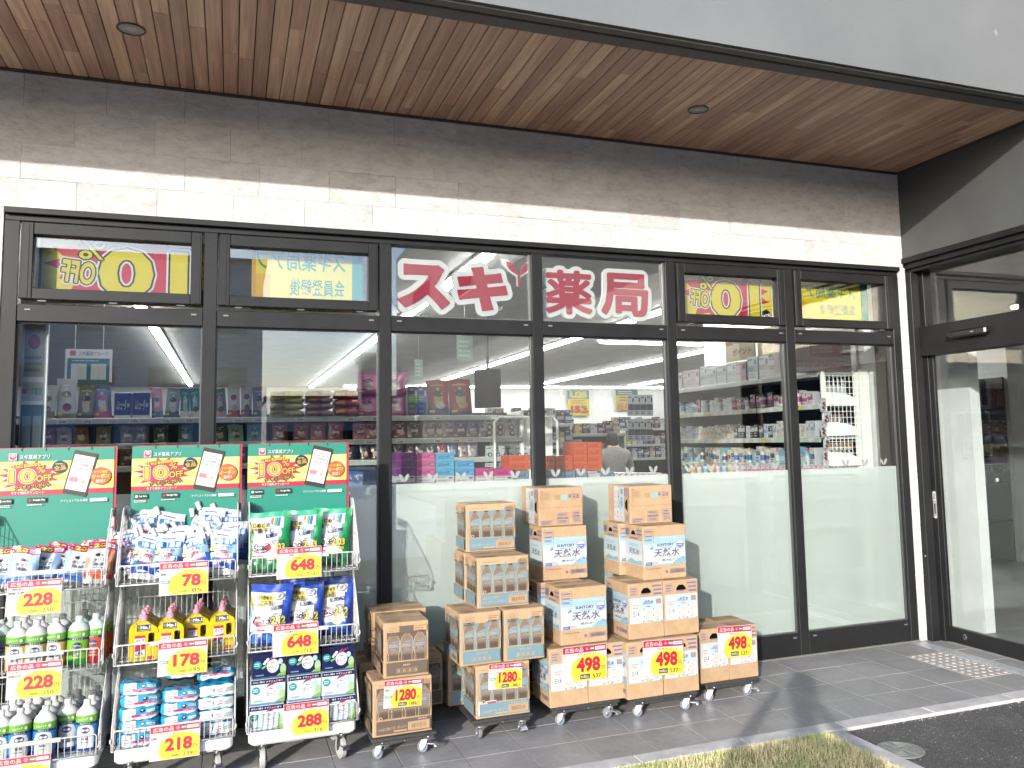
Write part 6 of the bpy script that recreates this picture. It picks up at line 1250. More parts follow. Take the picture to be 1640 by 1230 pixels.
# pet food shelf facing the window
shelf_unit('pet_food_shelf', -2.3, 2.42, 2.0, 2.42, (.5, .85, 1.13, 1.405, 1.575, 1.765), 'long shelf of pet food bags facing the window', ztop=1.80, backm=C('#2a2b2d', .7))
GPB = 'bags on the pet food shelf'
SIL, GLD = ('#c9cbce', '#e6e6e4', '#8a7a4a'), ('#8a7f66', '#d9d2b8', '#3a342a')
top = [(58, 88, 610, SIL, 'silver and white bag'), (90, 124, 600, SIL, 'tall silver bag'), (122, 150, 612, GLD, 'grey gold bag'), (150, 180, 610, ('#6f86a8', '#c9d3e0', '#d95a9a'), 'blue-grey bag with pink top'), (243, 262, 616, ('#e6a8c4', '#f0dfe6', '#7a8aa0'), 'pale pink bag'), (264, 287, 617, ('#9fb0b4', '#dfe6e6', '#3a5a60'), 'clear grey bag'), (288, 304, 618, ('#2f7f86', '#a9d0d0', '#f0f0f0'), 'teal bag'), (305, 322, 617, ('#3a8f8a', '#bcdcd8', '#eee'[:1] + 'eeeeee'), 'green-teal bag'), (344, 364, 618, ('#6f7478', '#b9bcc0', '#d9a0b0'), 'dark silver bag'), (365, 385, 612, ('#d6d2d0', '#f0eeee', '#c03a4a'), 'white and red bag'), (386, 404, 610, ('#cfc9cc', '#e9e4e6', '#8a4a5a'), 'pale bag with cap'), (405, 428, 616, ('#9a86b0', '#d9cfe0', '#34508f'), 'lilac bag'), (686, 720, 607, ('#a81f2c', '#d9c070', '#27306f'), 'red and gold bag on the left'), (722, 757, 606, ('#a81f2c', '#d9c070', '#27306f'), 'red and gold bag on the right')]
for i, (u0, u1, v0, c, nm) in enumerate(top):
    x, z, w_, h_ = at(u0, v0, u1, 664, 2.05); put('pet_food_bag', bagmesh(w_ * 1.05, h_, c, 30 + i, .09), x, 2.08, 1.768, nm + ' on the top pet food shelf', 'bag', GPB, (random.Random(i).uniform(-3, 3), random.Random(i).uniform(-4, 4), 0))
for i, (u0, u1) in enumerate(((182, 211), (212, 241))): x, z, w_, h_ = at(u0, 624, u1, 664, 2.02); put('product_box', boxmesh(w_ - .004, h_, .2, ('#1f2f8f', '#f0f0ee', '#f4f4f4'), 3, 'ムシューダ'), x, 2.02, 1.768, 'navy box with white base on the top shelf, %s of two' % ('left', 'right')[i], 'box', GPB)
for i, (u0, u1) in enumerate(((654, 669), (670, 684))): x, z, w_, h_ = at(u0, 617, u1, 664, 2.02); put('product_box', boxmesh(w_ - .002, h_, .2, (('#5a2f7f', '#8ac050', '#d9d0e0'), ('#1f3f8a', '#5f9ad0', '#e0e6f0'))[i], 6), x, 2.02, 1.768, ('purple', 'navy blue')[i] + ' box between pink packs and red bags', 'box', GPB)
for u0, u1, n, c, nm in ((431, 487, 4, ('#c9b52a', '#e8dc6a', '#5a3a1a'), 'yellow'), (488, 532, 4, ('#a8487f', '#d9a0a0', '#c9a82a'), 'purple-pink'), (533, 573, 3, ('#b81f34', '#e05a6a', '#e8c23a'), 'red')):
    x, z, w_, h_ = at(u0, 622, u1, 663, 2.04)
    for i in range(n):
        put('flat_pack', flatmesh(w_, h_ / n, c, i), x + .004 * (i % 2), 2.03, 1.768 + h_ / n * i, '%s flat pack, %s layer of its pile on the top shelf' % (nm, lay[i]), 'pack', GPB, (0, random.Random(i).uniform(-2, 2), 0))
PKD = ('#e88abf', '#f3c3dd', '#b5487f')
for i, (u0, u1, v0, v1) in enumerate(((570, 608, 628, 664), (609, 653, 628, 664), (572, 610, 592, 627), (611, 653, 592, 627))): x, z, w_, h_ = at(u0, v0, u1, v1, 2.03); put('diaper_pack', bagmesh(w_, h_ * 1.02, PKD, 90 + i, .16), x, 2.09, 1.768 + (.0 if v0 > 600 else at(570, 628, 608, 664, 2.03)[3] * .98), 'pink pack, %s %s of four on the top shelf' % (('lower', 'upper')[i // 2], ('left', 'right')[i % 2]), 'pack', GPB)
row2 = [(64, '#7a1f2a'), (78, '#8a2a30'), (103, '#c9b0a8'), (131, '#b8702a'), (166, '#a89a80'), (205, '#9a8a6a'), (226, '#8a7a5a'), (258, '#274f33'), (297, '#2f6f4a'), (352, '#1f4a40'), (378, '#9fc9c0'), (408, '#5f9a98'), (448, '#8f2030'), (482, '#b04458'), (509, '#b03a50'), (537, '#b03a52'), (577, '#c9789a'), (597, '#b05a70'), (641, '#8a3a2a'), (663, '#6a4a3a'), (688, '#7a6a5a'), (703, '#8a6a5a'), (718, '#9a7a8a'), (737, '#5f3f6f'), (756, '#6a5a7a'), (775, '#7f6f86')]
for i, (u, c) in enumerate(row2): x, z, w_, h_ = at(u - 13, 677, u + 13, 704, 2.05); put('pet_food_pouch', bagmesh(w_ * .98, h_, (c, '#e9e0d8', c), i, .05), x, 2.05, 1.578, 'pet food pouch, %s from left on the second shelf' % ORD[i], 'pouch', GPB, (random.Random(i).uniform(-6, 2), random.Random(i).uniform(-3, 3), 0))
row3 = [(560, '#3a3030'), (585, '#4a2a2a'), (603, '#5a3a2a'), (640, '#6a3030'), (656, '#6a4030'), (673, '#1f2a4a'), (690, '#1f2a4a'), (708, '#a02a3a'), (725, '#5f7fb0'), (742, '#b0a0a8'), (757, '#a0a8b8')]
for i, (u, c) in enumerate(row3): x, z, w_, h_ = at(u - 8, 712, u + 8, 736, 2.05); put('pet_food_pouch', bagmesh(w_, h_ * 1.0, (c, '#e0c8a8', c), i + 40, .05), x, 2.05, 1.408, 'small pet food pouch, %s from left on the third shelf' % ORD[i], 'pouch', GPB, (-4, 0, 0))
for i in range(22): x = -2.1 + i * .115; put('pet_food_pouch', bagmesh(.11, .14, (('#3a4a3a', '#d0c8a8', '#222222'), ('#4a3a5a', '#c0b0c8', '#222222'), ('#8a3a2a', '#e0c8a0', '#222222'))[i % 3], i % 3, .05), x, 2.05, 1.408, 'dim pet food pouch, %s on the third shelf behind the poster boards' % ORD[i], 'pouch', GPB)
def tag_strip(us, v, Y, z, lab):
    t = MB()
    for i, u in enumerate(us):
        x = px(u, v, Y).x; t.box(x - .035, x + .035, Y - .0165, Y - .0135, z - .040, z - .004, C('#f3f1ea', .5)); art(t, [('bars', x - .03, z - .014, x + .03, z - .006, 1, C('#9fc97f', .5)), ('t', str((348, 348, 698, 218, 198, 378, 598, 538, 298, 338, 1080, 398, 498)[i % 13]), x - .018, z - .034, x + .026, z - .018, C('#a8323c', .5), {'b': .03})], front(Y - .0166), .0004)
    ob('shelf_price_tags', t, None, label=lab, cat='price tag')
tag_strip((60, 100, 140, 180, 215, 265, 303, 380, 412, 480, 560, 600, 700), 668, 2.0, 1.765, 'row of shelf price tags under the top pet food shelf'); tag_strip((80, 105, 135, 170, 205, 350, 440, 500, 590, 640, 700, 730, 752), 706, 2.0, 1.575, 'row of shelf price tags under the second pet food shelf')

# hanging rack of blister packs past the end of the pet food
rk = ob('hanging_rack', None, loc=(0, 0, 0), label='white rack of hanging blister packs right of the pet food', cat='rack'); x0, x1 = 2.14, 2.72
t = MB(); t.box(x0, x1, 2.10, 2.13, 0, 1.74, SHELFW, .003); ob('back_panel', t, rk); t = MB(); t.tube([(x0, 1.98, 0), (x0, 1.98, 1.70), (x0 + .04, 1.98, 1.745), (x1 - .04, 1.98, 1.745), (x1, 1.98, 1.70), (x1, 1.98, 0)], .012, SHELFW, 6); ob('frame', t, rk)
for i, u in enumerate((782, 800, 822)): x, z, w_, h_ = at(u - 8, 670, u + 8, 703, 2.02); put('blister_pack', hangmesh(w_ * 1.1, h_, ('#e9dcd6', '#f3efec', '#2a2428'), i), x, 2.03, z, 'pale blister pack with dark discs, %s in the upper row of the rack' % ORD[i], 'pack', 'blister packs on the rack', (0, (6, 4, -10)[i], 0))
for i, u in enumerate((784, 798, 809, 818, 831, 843)): x, z, w_, h_ = at(u - 6.5, 714, u + 6.5, 748, 2.02); put('blister_pack', hangmesh(w_, h_, ('#dfe8ea', '#f0f2f2', '#28323a'), i), x, 2.03, z, 'small blister pack, %s in the lower row of the rack' % ORD[i], 'pack', 'blister packs on the rack', (0, 2 * (-1) ** i, 0))
# television hanging from the ceiling
tv = ob('wall_screen', None, loc=(2.10, 2.05, 2.0), rot=(0, 0, R(-38)), label='dark flat screen hanging above the pet food shelf end', cat='screen'); t = MB(); t.box(-.12, .12, -.015, .02, -.17, .17, C('#050506', .9, 0, .05), .006); ob('screen', t, tv); t = MB(); t.cyl((0, .01, .17), (0, .01, .95), .012, C('#333333', .5), 8); ob('pole', t, tv)
# right-hand shelf of toothbrush packs, facing left
shelf_unit('dental_shelf', 4.42, 4.86, .50, 3.1, (.4, .8, 1.29, 1.52, 1.785, 2.045), 'tall cream shelf of tooth care goods along the right wall', ztop=2.05, facing='x', backm=SHELFD)
kinds = {2.048: ([('#e6cdd8', '#f3e6ea', '#b5567f'), ('#eef0f2', '#cfd6dc', '#8a98a8'), ('#e9eef0', '#a9c9d9', '#5a8ab0'), ('#f0efe8', '#d9d0c0', '#a08a6a')], .20, .16),
         1.788: ([('#dfe6ec', '#a9c3dc', '#5f86b8'), ('#eceef0', '#c9d3dc', '#9aa8b8'), ('#2a2428', '#d95f9a', '#e9c9d8'), ('#e6dfe2', '#b04a7f', '#5a2a4a')], .125, .075),
         1.523: ([('#eceef0', '#cfd6e0', '#7f8fa8'), ('#efe6d6', '#d9c3a0', '#a07a4a'), ('#1f1f22', '#cfd0d0', '#e9e9e6'), ('#e9eef2', '#a8bfdc', '#3f5f9a')], .13, .06),
         1.293: ([('#7fcbe6', '#e9f3f5', '#f0c23a'), ('#f3efe0', '#1f3a8a', '#f0b83a'), ('#eef2f4', '#3a6fb8', '#e8c83a'), ('#8fd3ea', '#f6f3e6', '#e85a8a')], .145, .062)}
for z, (pal, hh, st) in kinds.items():
    y = 3.0; q = 0; rr = random.Random(int(z * 100))
    while y > .62:
        c = pal[min(int((3.0 - y) / 2.4 * 4), 3)] if rr.random() < .75 else rr.choice(pal); h_ = hh * rr.uniform(.78, 1.05); wd = st * rr.uniform(.85, 1.1)
        m = boxmesh(wd, round(h_, 2), .12, c, q) if z in (2.048, 1.523) or q % 3 else jar(wd * .8, round(h_, 2), c)
        put('tooth_care_pack' if z < 1.4 else 'care_product', m, 4.435 + rr.uniform(0, .01), y, z, '%s product, %s from the back on the %s right-wall shelf' % ({2.048: 'top', 1.788: 'small', 1.523: 'slim', 1.293: 'bright'}[z], ORD[q], {2.048: 'top', 1.788: 'second', 1.523: 'third', 1.293: 'lowest visible'}[z]), 'product', 'goods on the right-wall shelf', (0, 0, -90)); y -= wd + .008; q += 1
t = MB()
for y in [.6 + .13 * i for i in range(19)]:
    for z in (1.52, 1.785, 1.29): t.box(4.404, 4.4065, y, y + .06, z - .04, z - .006, C(random.Random(int(y * 50 + z * 9)).choice(['#f3f1ea', '#f3f1ea', '#f2cf4a', '#d9ecc9']), .5))
ob('shelf_price_tags', t, None, label='rows of small price tags on the right-wall shelves', cat='price tag')
mp_ = ob('mesh_panel', None, loc=(4.665, .475, 1.65), label='white wire mesh end panel with toothbrush packs by the right window', cat='mesh panel'); t = MB()
for i in range(12): t.tube([(-.215 + i * .039, 0, -.38), (-.215 + i * .039, 0, .36)], .0022, WHITEPL, 4)
for i in range(16): t.tube([(-.22, .004, -.36 + i * .048), (.22, .004, -.36 + i * .048)], .0022, WHITEPL, 4)
ob('wire_grid', t, mp_); t = MB(); t.box(.13, .225, .01, .02, -.40, .42, SHELFW); ob('edge_plate', t, mp_)
for j in range(3):
    t = MB(); pts = [(-.225, 0), (-.225, .03), (.06, .0)]; z = .12 - .24 * j; t.prism([(-.22, z), (.12, z), (.12, z + .045), (.02, z + .085), (-.10, z + .105), (-.22, z + .11)], .012, .02, SHELFW, lambda x, y, zz: (x, zz, y)); ob('end_bracket', t, mp_)
for i in range(5): put('slim_can', jar(.04, .19, ('#eceeee', '#e9e9e6', '#c9c9c9')), 4.50 + i * .048, .56, 1.80, 'slim white can, %s behind the wire mesh' % ORD[i], 'can', 'goods behind the wire mesh')
for i in range(4): put('toothbrush_pack', hangmesh(.035, .15, ('#f0f2f2', '#d93a4a', '#3f7fc0'), 1), 4.50 + i * .045, .55, 1.55, 'toothbrush pack with red dot, %s behind the mesh' % ORD[i], 'pack', 'goods behind the wire mesh')
for i in range(6): put('toothbrush_pack', hangmesh(.04, .16, ('#e9e6e2', '#f0b83a', '#3a3038'), 1), 4.49 + i * .048, .55, 1.31, 'dark and yellow toothbrush pack, %s low behind the mesh' % ORD[i], 'pack', 'goods behind the wire mesh')
for i in range(5): put('toothbrush_pack', hangmesh(.05, .11, ('#dfeef3', '#f3f3f3', '#a82a3a'), 2), 4.40 + .01 * (i % 2), .46, 1.72 - i * .10, 'hanging sample pack, %s down the strip by the mesh' % ORD[i], 'pack', 'sample strip by the mesh', (0, (8, 20, -6, 14, 4)[i], 0))
t = MB(); t.box(-.32, .32, -.05, .05, 0, .28, C('#e9d3dc', .5)); art(t, [('r', -.05, .12, .25, .23, C('#b5244a', .4)), ('bars', -.02, .14, .2, .21, 2, C('#e8c9a0', .5)), ('bars', -.3, .03, .3, .10, 2, C('#d99ab5', .5))], front(-.0506), .0005); ob('display_box', t, None, (4.45, .62, 2.05), (0, 0, R(-8)), 'pale pink display box on top of the right shelf by the window', 'box')
for i, (y, w_) in enumerate(((1.9, .5), (1.25, .7))):
    t = MB(); t.box(-w_ / 2, w_ / 2, 0, .01, 0, .26, C('#b8ad8a', .6)); art(t, [('r', -w_ / 2 + .02, .16, -w_ / 2 + .14, .24, C('#8a3a34', .5)), ('t', 'ポイント', -.12, .05, .2, .12, C('#7a2a2a', .5), {'b': .04}), ('bars', -w_ / 2 + .16, .16, w_ / 2 - .02, .24, 2, C('#6a6248', .5))], front(-.0006), .0005); ob('shelf_sign', t, None, (4.6, y, 2.27), (0, 0, R(-90)), 'tan point offer sign above the right shelf, %s' % ('farther one', 'nearer one')[i], 'sign')

# behind the entrance door: a tall dark shelf and a pale pillar
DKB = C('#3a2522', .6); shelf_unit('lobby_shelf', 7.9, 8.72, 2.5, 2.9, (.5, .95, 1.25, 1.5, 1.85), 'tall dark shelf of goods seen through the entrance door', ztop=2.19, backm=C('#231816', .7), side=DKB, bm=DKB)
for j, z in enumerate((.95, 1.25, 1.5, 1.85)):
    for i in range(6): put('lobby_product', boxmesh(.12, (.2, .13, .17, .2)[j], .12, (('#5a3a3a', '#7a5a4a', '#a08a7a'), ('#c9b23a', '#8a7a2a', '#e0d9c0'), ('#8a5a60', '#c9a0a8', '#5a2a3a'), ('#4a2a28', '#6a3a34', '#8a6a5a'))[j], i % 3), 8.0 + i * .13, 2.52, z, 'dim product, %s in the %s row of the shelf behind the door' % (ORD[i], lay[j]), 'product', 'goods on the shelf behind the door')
t = MB(); t.box(8.76, 9.3, 2.5, 3.0, 0, 2.95, WALLW); ob('column', t, label='pale pillar right of the dark shelf behind the door', cat='column')

# far end of the shop
for i, (x0, x1, y0, y1, zt, lab) in enumerate(((4.2, 5.15, 5.6, 6.1, 1.62, 'far shelf of hair goods below the yellow poster'), (5.62, 6.1, 4.2, 4.7, 1.95, 'far tall rack of hanging packs right of the person'), (2.9, 4.1, 5.0, 5.5, 1.75, 'far shelf of boxed goods behind the blister rack'), (7.4, 9.5, 6.0, 6.5, 1.8, 'far shelf behind the right-wall goods'), (6.2, 9.4, 8.4, 8.9, 1.72, 'far shelf of boxes beyond the person'), (-1.2, 2.6, 6.2, 6.7, 1.7, 'far shelf glimpsed above the pet food'))):
    shelf_unit('far_shelf', x0, x1, y0, y1, (.5, .9, 1.2, zt - .28, zt), lab, ztop=zt + .03, backm=SHELFD); rr = random.Random(i + 5)
    for lz in (1.2, zt - .28, zt):
        x = x0 + .07; q = 0
        while x < x1 - .08:
            c = rr.choice((('#d9dde0', '#f0f0f0', '#5a6a8a'), ('#3a2a30', '#c9b0b8', '#e9e0e0'), ('#c9b08a', '#f0e6d0', '#8a5a3a'), ('#d9c23a', '#f3ecc0', '#8a2a2a'), ('#2a3a6a', '#c9d6ea', '#f0f0f0'))); put('far_product', boxmesh(.10, rr.choice((.14, .17, .20)), .12, c, q), x + .05, y0 + .02, lz, 'small product, %s from left on the %s' % (ORD[q], lab.split(' below')[0].split(' right')[0].split(' behind')[0] + (' top' if lz == zt else ' middle' if lz > 1.21 else ' low')), 'product', 'goods on the far shelves'); x += .115; q += 1
for i, u in enumerate((1012, 1022, 1032, 1042)):
    for j, v in enumerate((632, 672)): x, z, w_, h_ = at(u - 4.6, v, u + 4.6, v + 34, 4.1); put('toothbrush_pack', boxmesh(w_, h_, .03, ('#d0d6de', '#2a3350', '#23262c'), 3), x, 4.12, z, 'hanging dark pack, %s in the %s row of the far rack' % (ORD[i], ('upper', 'lower')[j]), 'pack', 'packs on the far rack')
def wall_poster(u0, v0, u1, v1, Y, lab, cmds, base):
    x, z, w_, h_ = at(u0, v0, u1, v1, Y); t = MB(); t.box(-w_ / 2, w_ / 2, 0, .004, 0, h_, base); art(t, cmds, front(-.0008, -w_ / 2, 0, w_, h_), .0008); ob('wall_poster', t, None, (x, Y, z), (0, 0, 0), lab, 'poster')
YP, BP = C('#f0dc2a', .5), C('#3f93b8', .5); DR = C('#c0303a', .5)
wall_poster(910, 625, 943, 666, 16.5, 'yellow and blue poster reading U25 and 15 percent off', [('r', 0, .66, 1, 1, BP), ('t', 'U25', .10, .70, .92, .96, YP, {'b': .08}), ('bars', .15, .44, .85, .62, 3, DR), ('t', '15', .12, .10, .58, .40, DR, {'b': .08}), ('t', '%', .60, .22, .90, .40, DR, {'b': .06}), ('t', 'OFF!', .56, .08, .95, .2, DR, {'b': .08})], YP)
wall_poster(987, 624, 1021, 657, 16.5, 'green and yellow poster with red lettering on the far wall', [('r', 0, .72, 1, 1, C('#2a6a6a', .5)), ('bars', .12, .76, .8, .95, 2, C('#d9d9c9', .5)), ('bars', .15, .42, .9, .68, 2, C('#6a5a2a', .5)), ('t', '超お得', .05, .05, .95, .36, C('#d93a6a', .5), {'b': .07})], C('#d9c83a', .5))
# boards at the left
pb = ob('notice_panel', None, loc=(0, 0, 0), label='white notice panel with posters inside the leftmost window', cat='panel'); t = MB(); t.box(-1.055, -.935, .16, .19, .9, 2.3, WALLW); ob('board', t, pb); t = MB()
art(t, [('r', -1.045, 1.93, -.95, 2.25, C('#d9d2c9', .6)), ('e', -1.0, 2.12, .03, .04, C('#c0487a', .5)), ('bars', -1.04, 1.95, -.955, 2.05, 3, C('#8a8a8a', .5)), ('r', -1.045, 1.80, -.95, 1.90, C('#eceae6', .6)), ('t', 'スギ薬局', -1.025, 1.83, -.955, 1.87, C('#2f7f80', .5), {'b': .04}), ('e', -1.035, 1.852, .012, .014, C('#d9487a', .5)), ('r', -1.05, 1.42, -.945, 1.78, C('#2f6f7f', .5)), ('r', -1.04, 1.52, -1.002, 1.72, C('#b9c3c3', .5)), ('r', -.992, 1.52, -.952, 1.72, C('#b9c3c3', .5)), ('bars', -1.04, 1.44, -.95, 1.49, 1, YP)], front(.1585), .0006); ob('printed_face', t, pb)
x, z, w_, h_ = at(103, 560, 180, 612, 2.5); pl = ob('hanging_sign', None, loc=(x, 2.5, z), label='white and blue sign hanging over the pet food shelf at left', cat='sign'); t = MB(); t.box(-w_ / 2, w_ / 2, 0, .01, 0, h_, C('#e3e6ea', .6)); ob('board', t, pl); t = MB()
art(t, [('t', 'スギ薬局グループ', -w_ * .22, h_ * .80, w_ * .42, h_ * .94, C('#2f5f8a', .5), {'b': .04}), ('r', -w_ * .40, h_ * .80, -w_ * .28, h_ * .95, C('#d9487a', .5)), ('r', -w_ * .45, 0, w_ * .45, h_ * .72, C('#1f6f86', .5)), ('r', -w_ * .37, h_ * .08, -w_ * .04, h_ * .56, C('#c9d0d0', .5)), ('r', w_ * .05, h_ * .08, w_ * .38, h_ * .56, C('#c9d0d0', .5)), ('bars', -w_ * .35, h_ * .62, w_ * .35, h_ * .68, 1, C('#c9d9dc', .5))], front(-.0006), .0006); ob('printed_face', t, pl); t = MB(); t.tube([(-w_ * .3, .005, h_), (-w_ * .3, .005, 2.95 - z)], .003, C('#cccccc', .5), 4); t.tube([(w_ * .3, .005, h_), (w_ * .3, .005, 2.95 - z)], .003, C('#cccccc', .5), 4); ob('cord', t, pl)
for i, (u0, v0, u1, v1) in enumerate(((663, 576, 678, 607), (730, 538, 759, 577))):
    x, z, w_, h_ = at(u0, v0, u1, v1, 2.6); hs = ob('hanging_notice', None, loc=(x, 2.6, z), rot=(0, 0, R(18)), label='pale green paper notice hanging from the ceiling, %s one' % ('smaller', 'larger')[i], cat='notice'); t = MB(); t.box(-w_ / 2, w_ / 2, 0, .004, 0, h_, C('#a9c9b5', .6)); art(t, [('bars', -w_ * .4, h_ * .1, w_ * .4, h_ * .85, 4, C('#dfe9e2', .6))], front(-.0006), .0006); ob('paper', t, hs); t = MB(); t.tube([(0, .002, h_), (0, .002, 2.95 - z)], .002, C('#dddddd', .5), 4); ob('cord', t, hs)
dt = ob('smoke_detector', None, loc=(px(798, 545, 3.4).x, 3.4, 2.95), label='round white smoke detector on the shop ceiling', cat='detector'); t = MB(); t.lathe([(.05, 0.005), (.05, -.012), (.035, -.03), (.02, -.036)], WHITEPL, 18); ob('housing', t, dt)
# blue box of nappies glimpsed beside the right poster board
x, z, w_, h_ = at(553, 756, 582, 783, .9); t = MB(); t.box(-w_ / 2, w_ / 2, 0, .3, 0, h_, C('#2353a8', .5)); art(t, [('t', 'モレ0ゼロ', -w_ * .45, h_ * .55, w_ * .45, h_ * .9, WH, {'b': .03}), ('r', -w_ * .4, h_ * .1, w_ * .45, h_ * .42, C('#8fb5dc', .5))], front(-.0006), .0006); ob('display_box', t, None, (x, .9, z), (0, 0, 0), 'blue display box with white lettering beside the right poster board', 'box')
x0b, zb_, wb_, hb_ = at(540, 790, 600, 1000, 1.0); t = MB(); t.box(x0b - .5, x0b + .3, .95, 1.5, 0, zb_ + hb_ - .02, C('#77797b', .6), .01); ob('display_stand', t, None, (0, 0, 0), (0, 0, 0), 'grey display stand under the blue box behind the glass', 'stand')

# ================================================================ people
def figure(name, loc, rz, J, E, mats, label, face=True, hair=None):
    """J: joint -> (x, y, z, radius); one continuous skinned body facing local +y"""
    ks = list(J); me = bpy.data.meshes.new('skeleton'); me.from_pydata([J[k][:3] for k in ks], [(ks.index(a), ks.index(b_)) for a, b_ in E], [])
    o = bpy.data.objects.new('skeleton', me); col.objects.link(o); o.modifiers.new('skin', 'SKIN'); sd = me.skin_vertices[0].data
    for i, k in enumerate(ks): r = J[k][3]; sd[i].radius = r if isinstance(r, tuple) else (r, r); sd[i].use_root = (k == 'pelvis')
    sb = o.modifiers.new('smooth', 'SUBSURF'); sb.levels = sb.render_levels = 2
    dg = bpy.context.evaluated_depsgraph_get(); ev = o.evaluated_get(dg); m2 = bpy.data.meshes.new_from_object(ev); bpy.data.objects.remove(o)
    top_m, leg_m, shoe_m, skin_m = mats
    for m in mats: m2.materials.append(m)
    for p in m2.polygons:
        c = p.center; p.use_smooth = True
        hand = any((c - Vector(J[k][:3])).length < .11 for k in J if k.startswith('hand') or k.startswith('f_'))
        p.material_index = 3 if (c.z > J['neck'][2] + .015 or hand) else 2 if c.z < .10 else 1 if c.z < J['pelvis'][2] + .04 and not any(k.startswith('elbow') and (c - Vector(J[k][:3])).length < .2 for k in J) else 0
    r = ob(name, m2, None, loc, (0, 0, rz), label, 'person')
    h = Vector(J['head'][:3])
    if hair:
        t = MB(); t.lathe([(.001, .115), (.05, .105), (.085, .075), (.100, .03), (.102, -.02), (.094, -.07), (.07, -.10)], hair, 18, .86, 1.0); 
        ob('hair', t, r, (h.x, h.y - .022, h.z + .02))
    if face:
        t = MB(); EYE = C('#1a1512', .3)
        for s in (-1, 1): t.lathe([(.001, -.006), (.010, -.004), (.013, .002)], EYE, 10, c=(h.x + s * .032, h.y + .083, h.z - .002), axis='y')
        ob('eyes', t, r); t = MB(); t.prism([(-.012, -.035), (.012, -.035), (.006, .0), (-.006, 0)], 0, .022, skin_m, lambda x, y, z: (h.x + x * (1 - z * 20), h.y + .082 + z, h.z + y)); ob('nose', t, r)
        t = MB(); t.box(h.x - .024, h.x + .024, h.y + .070, h.y + .078, h.z - .062, h.z - .052, C('#8a4a42', .5), .003); ob('mouth', t, r)
        t = MB()
        for s in (-1, 1): t.lathe([(.02, -.006), (.024, 0), (.018, .006)], skin_m, 10, .7, 1.4, c=(h.x + s * .082, h.y - .005, h.z - .012), axis='x')
        ob('ears', t, r)
    return r
JP = {'pelvis': (0, 0, .96, (.155, .11)), 'spine': (0, .0, 1.14, (.14, .10)), 'chest': (0, .0, 1.30, (.16, .11)), 'neck': (0, .01, 1.48, .055), 'head': (0, .04, 1.63, (.082, .10)), 'crown': (0, .035, 1.70, (.07, .085))}
EP = [('pelvis', 'spine'), ('spine', 'chest'), ('chest', 'neck'), ('neck', 'head'), ('head', 'crown')]
for s, n in ((-1, 'left'), (1, 'right')):
    JP.update({'shoulder_' + n: (s * .19, 0, 1.36, .058), 'elbow_' + n: (s * .37, .14, 1.24, .046), 'wrist_' + n: (s * .14, .30, 1.488, .029), 'hand_' + n: (s * .095, .325, 1.525, .032),
               'hip_' + n: (s * .10, 0, .90, .098), 'knee_' + n: (s * .12, .02, .50, .068), 'ankle_' + n: (s * .13, -.01, .10, .045), 'toe_' + n: (s * .15, .14, .045, .040)})
    EP += [('chest', 'shoulder_' + n), ('shoulder_' + n, 'elbow_' + n), ('elbow_' + n, 'wrist_' + n), ('wrist_' + n, 'hand_' + n), ('pelvis', 'hip_' + n), ('hip_' + n, 'knee_' + n), ('knee_' + n, 'ankle_' + n), ('ankle_' + n, 'toe_' + n)]
    for i in range(4):
        z = 1.50 + .019 * i; JP['f_%s%da' % (n, i)] = (s * .082, .352, z, .0095); JP['f_%s%db' % (n, i)] = (s * (.055 - .004 * (i % 2)), .356, z + .004, .0085); EP += [('hand_' + n, 'f_%s%da' % (n, i)), ('f_%s%da' % (n, i), 'f_%s%db' % (n, i))]
    JP['f_%sta' % n] = (s * .070, .322, 1.530, .011); JP['f_%stb' % n] = (s * .045, .326, 1.545, .009); EP += [('hand_' + n, 'f_%sta' % n), ('f_%sta' % n, 'f_%stb' % n)]
SKIN = noisy('skin', (.50, .32, .23), (.56, .37, .27), 20, .5); YAW = -math.atan2(.35337, .93044); bx, by = 0 - .39 * .355 - .05, -5.0647 - .39 * .935 + .035
figure('person', (bx, by, -.014), YAW, JP, EP, (noisy('dark_jacket', (.03, .032, .04), (.05, .052, .06), 30, .8), C('#23262e', .8), C('#3a3a3a', .6), SKIN), 'person in a dark jacket holding up a phone, casting the long shadow', True, C('#120e0c', .6))
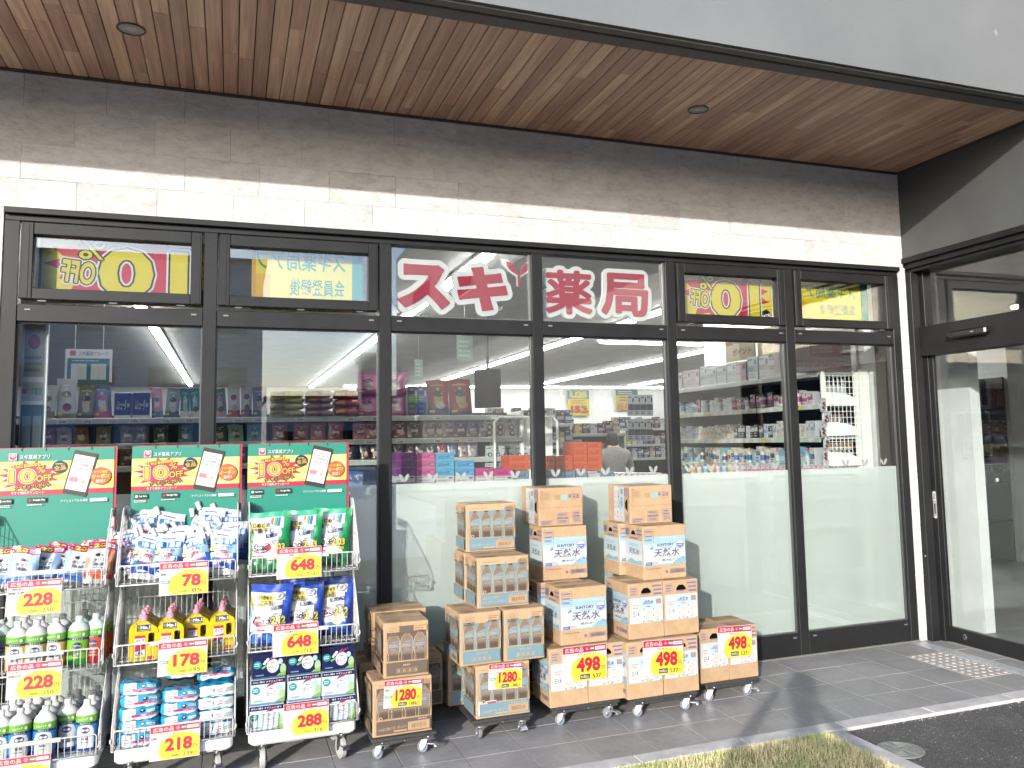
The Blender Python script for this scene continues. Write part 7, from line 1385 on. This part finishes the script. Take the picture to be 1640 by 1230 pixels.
phn = ob('smartphone', None, loc=(0 - .022 * .353, -5.0647 - .022 * .93, 1.5337 - .004), rot=(R(5), 0, YAW), label='black smartphone held up in both hands by the photographer', cat='phone'); t = MB(); t.box(-.074, .074, -.008, 0, -.036, .036, C('#101114', .25), .003); ob('body', t, phn)
t = MB(); t.box(-.068, .068, -.0092, -.0082, -.031, .031, C('#20242a', .1)); ob('screen', t, phn)
JS = {'pelvis': (0, 0, .92, (.15, .11)), 'spine': (0, .02, 1.08, (.15, .11)), 'chest': (0, .05, 1.24, (.18, .13)), 'neck': (0, .10, 1.42, .065), 'head': (0, .13, 1.52, (.085, .10)), 'crown': (0, .13, 1.58, (.07, .08))}
ES = [('pelvis', 'spine'), ('spine', 'chest'), ('chest', 'neck'), ('neck', 'head'), ('head', 'crown')]
for s, n in ((-1, 'left'), (1, 'right')):
    JS.update({'shoulder_' + n: (s * .18, .05, 1.33, .075), 'elbow_' + n: (s * .25, .12, 1.08, .055), 'wrist_' + n: (s * .2, .34, 1.02, .034), 'hand_' + n: (s * .19, .41, 1.03, .034), 'hip_' + n: (s * .10, 0, .86, .10), 'knee_' + n: (s * .11, .02, .48, .07), 'ankle_' + n: (s * .12, -.01, .10, .046), 'toe_' + n: (s * .13, .13, .045, .04)})
    ES += [('chest', 'shoulder_' + n), ('shoulder_' + n, 'elbow_' + n), ('elbow_' + n, 'wrist_' + n), ('wrist_' + n, 'hand_' + n), ('pelvis', 'hip_' + n), ('hip_' + n, 'knee_' + n), ('knee_' + n, 'ankle_' + n), ('ankle_' + n, 'toe_' + n)]
    for i in range(4): JS['f_%s%d' % (n, i)] = (s * (.175 + .014 * i), .49 - .006 * abs(i - 1), 1.02, .0095); ES.append(('hand_' + n, 'f_%s%d' % (n, i)))
    JS['f_%st' % n] = (s * .155, .455, 1.03, .010); ES.append(('hand_' + n, 'f_%st' % n))
figure('person', (px(984, 720, 5.4).x, 5.4, 0), R(-15), JS, ES, (noisy('grey_hoodie', (.20, .19, .185), (.28, .27, .265), 40, .9), C('#2a2c34', .8), C('#3a3a3a', .6), SKIN), 'person with dark hair in a grey hoodie, seen from behind inside the shop', False, C('#14100e', .6))
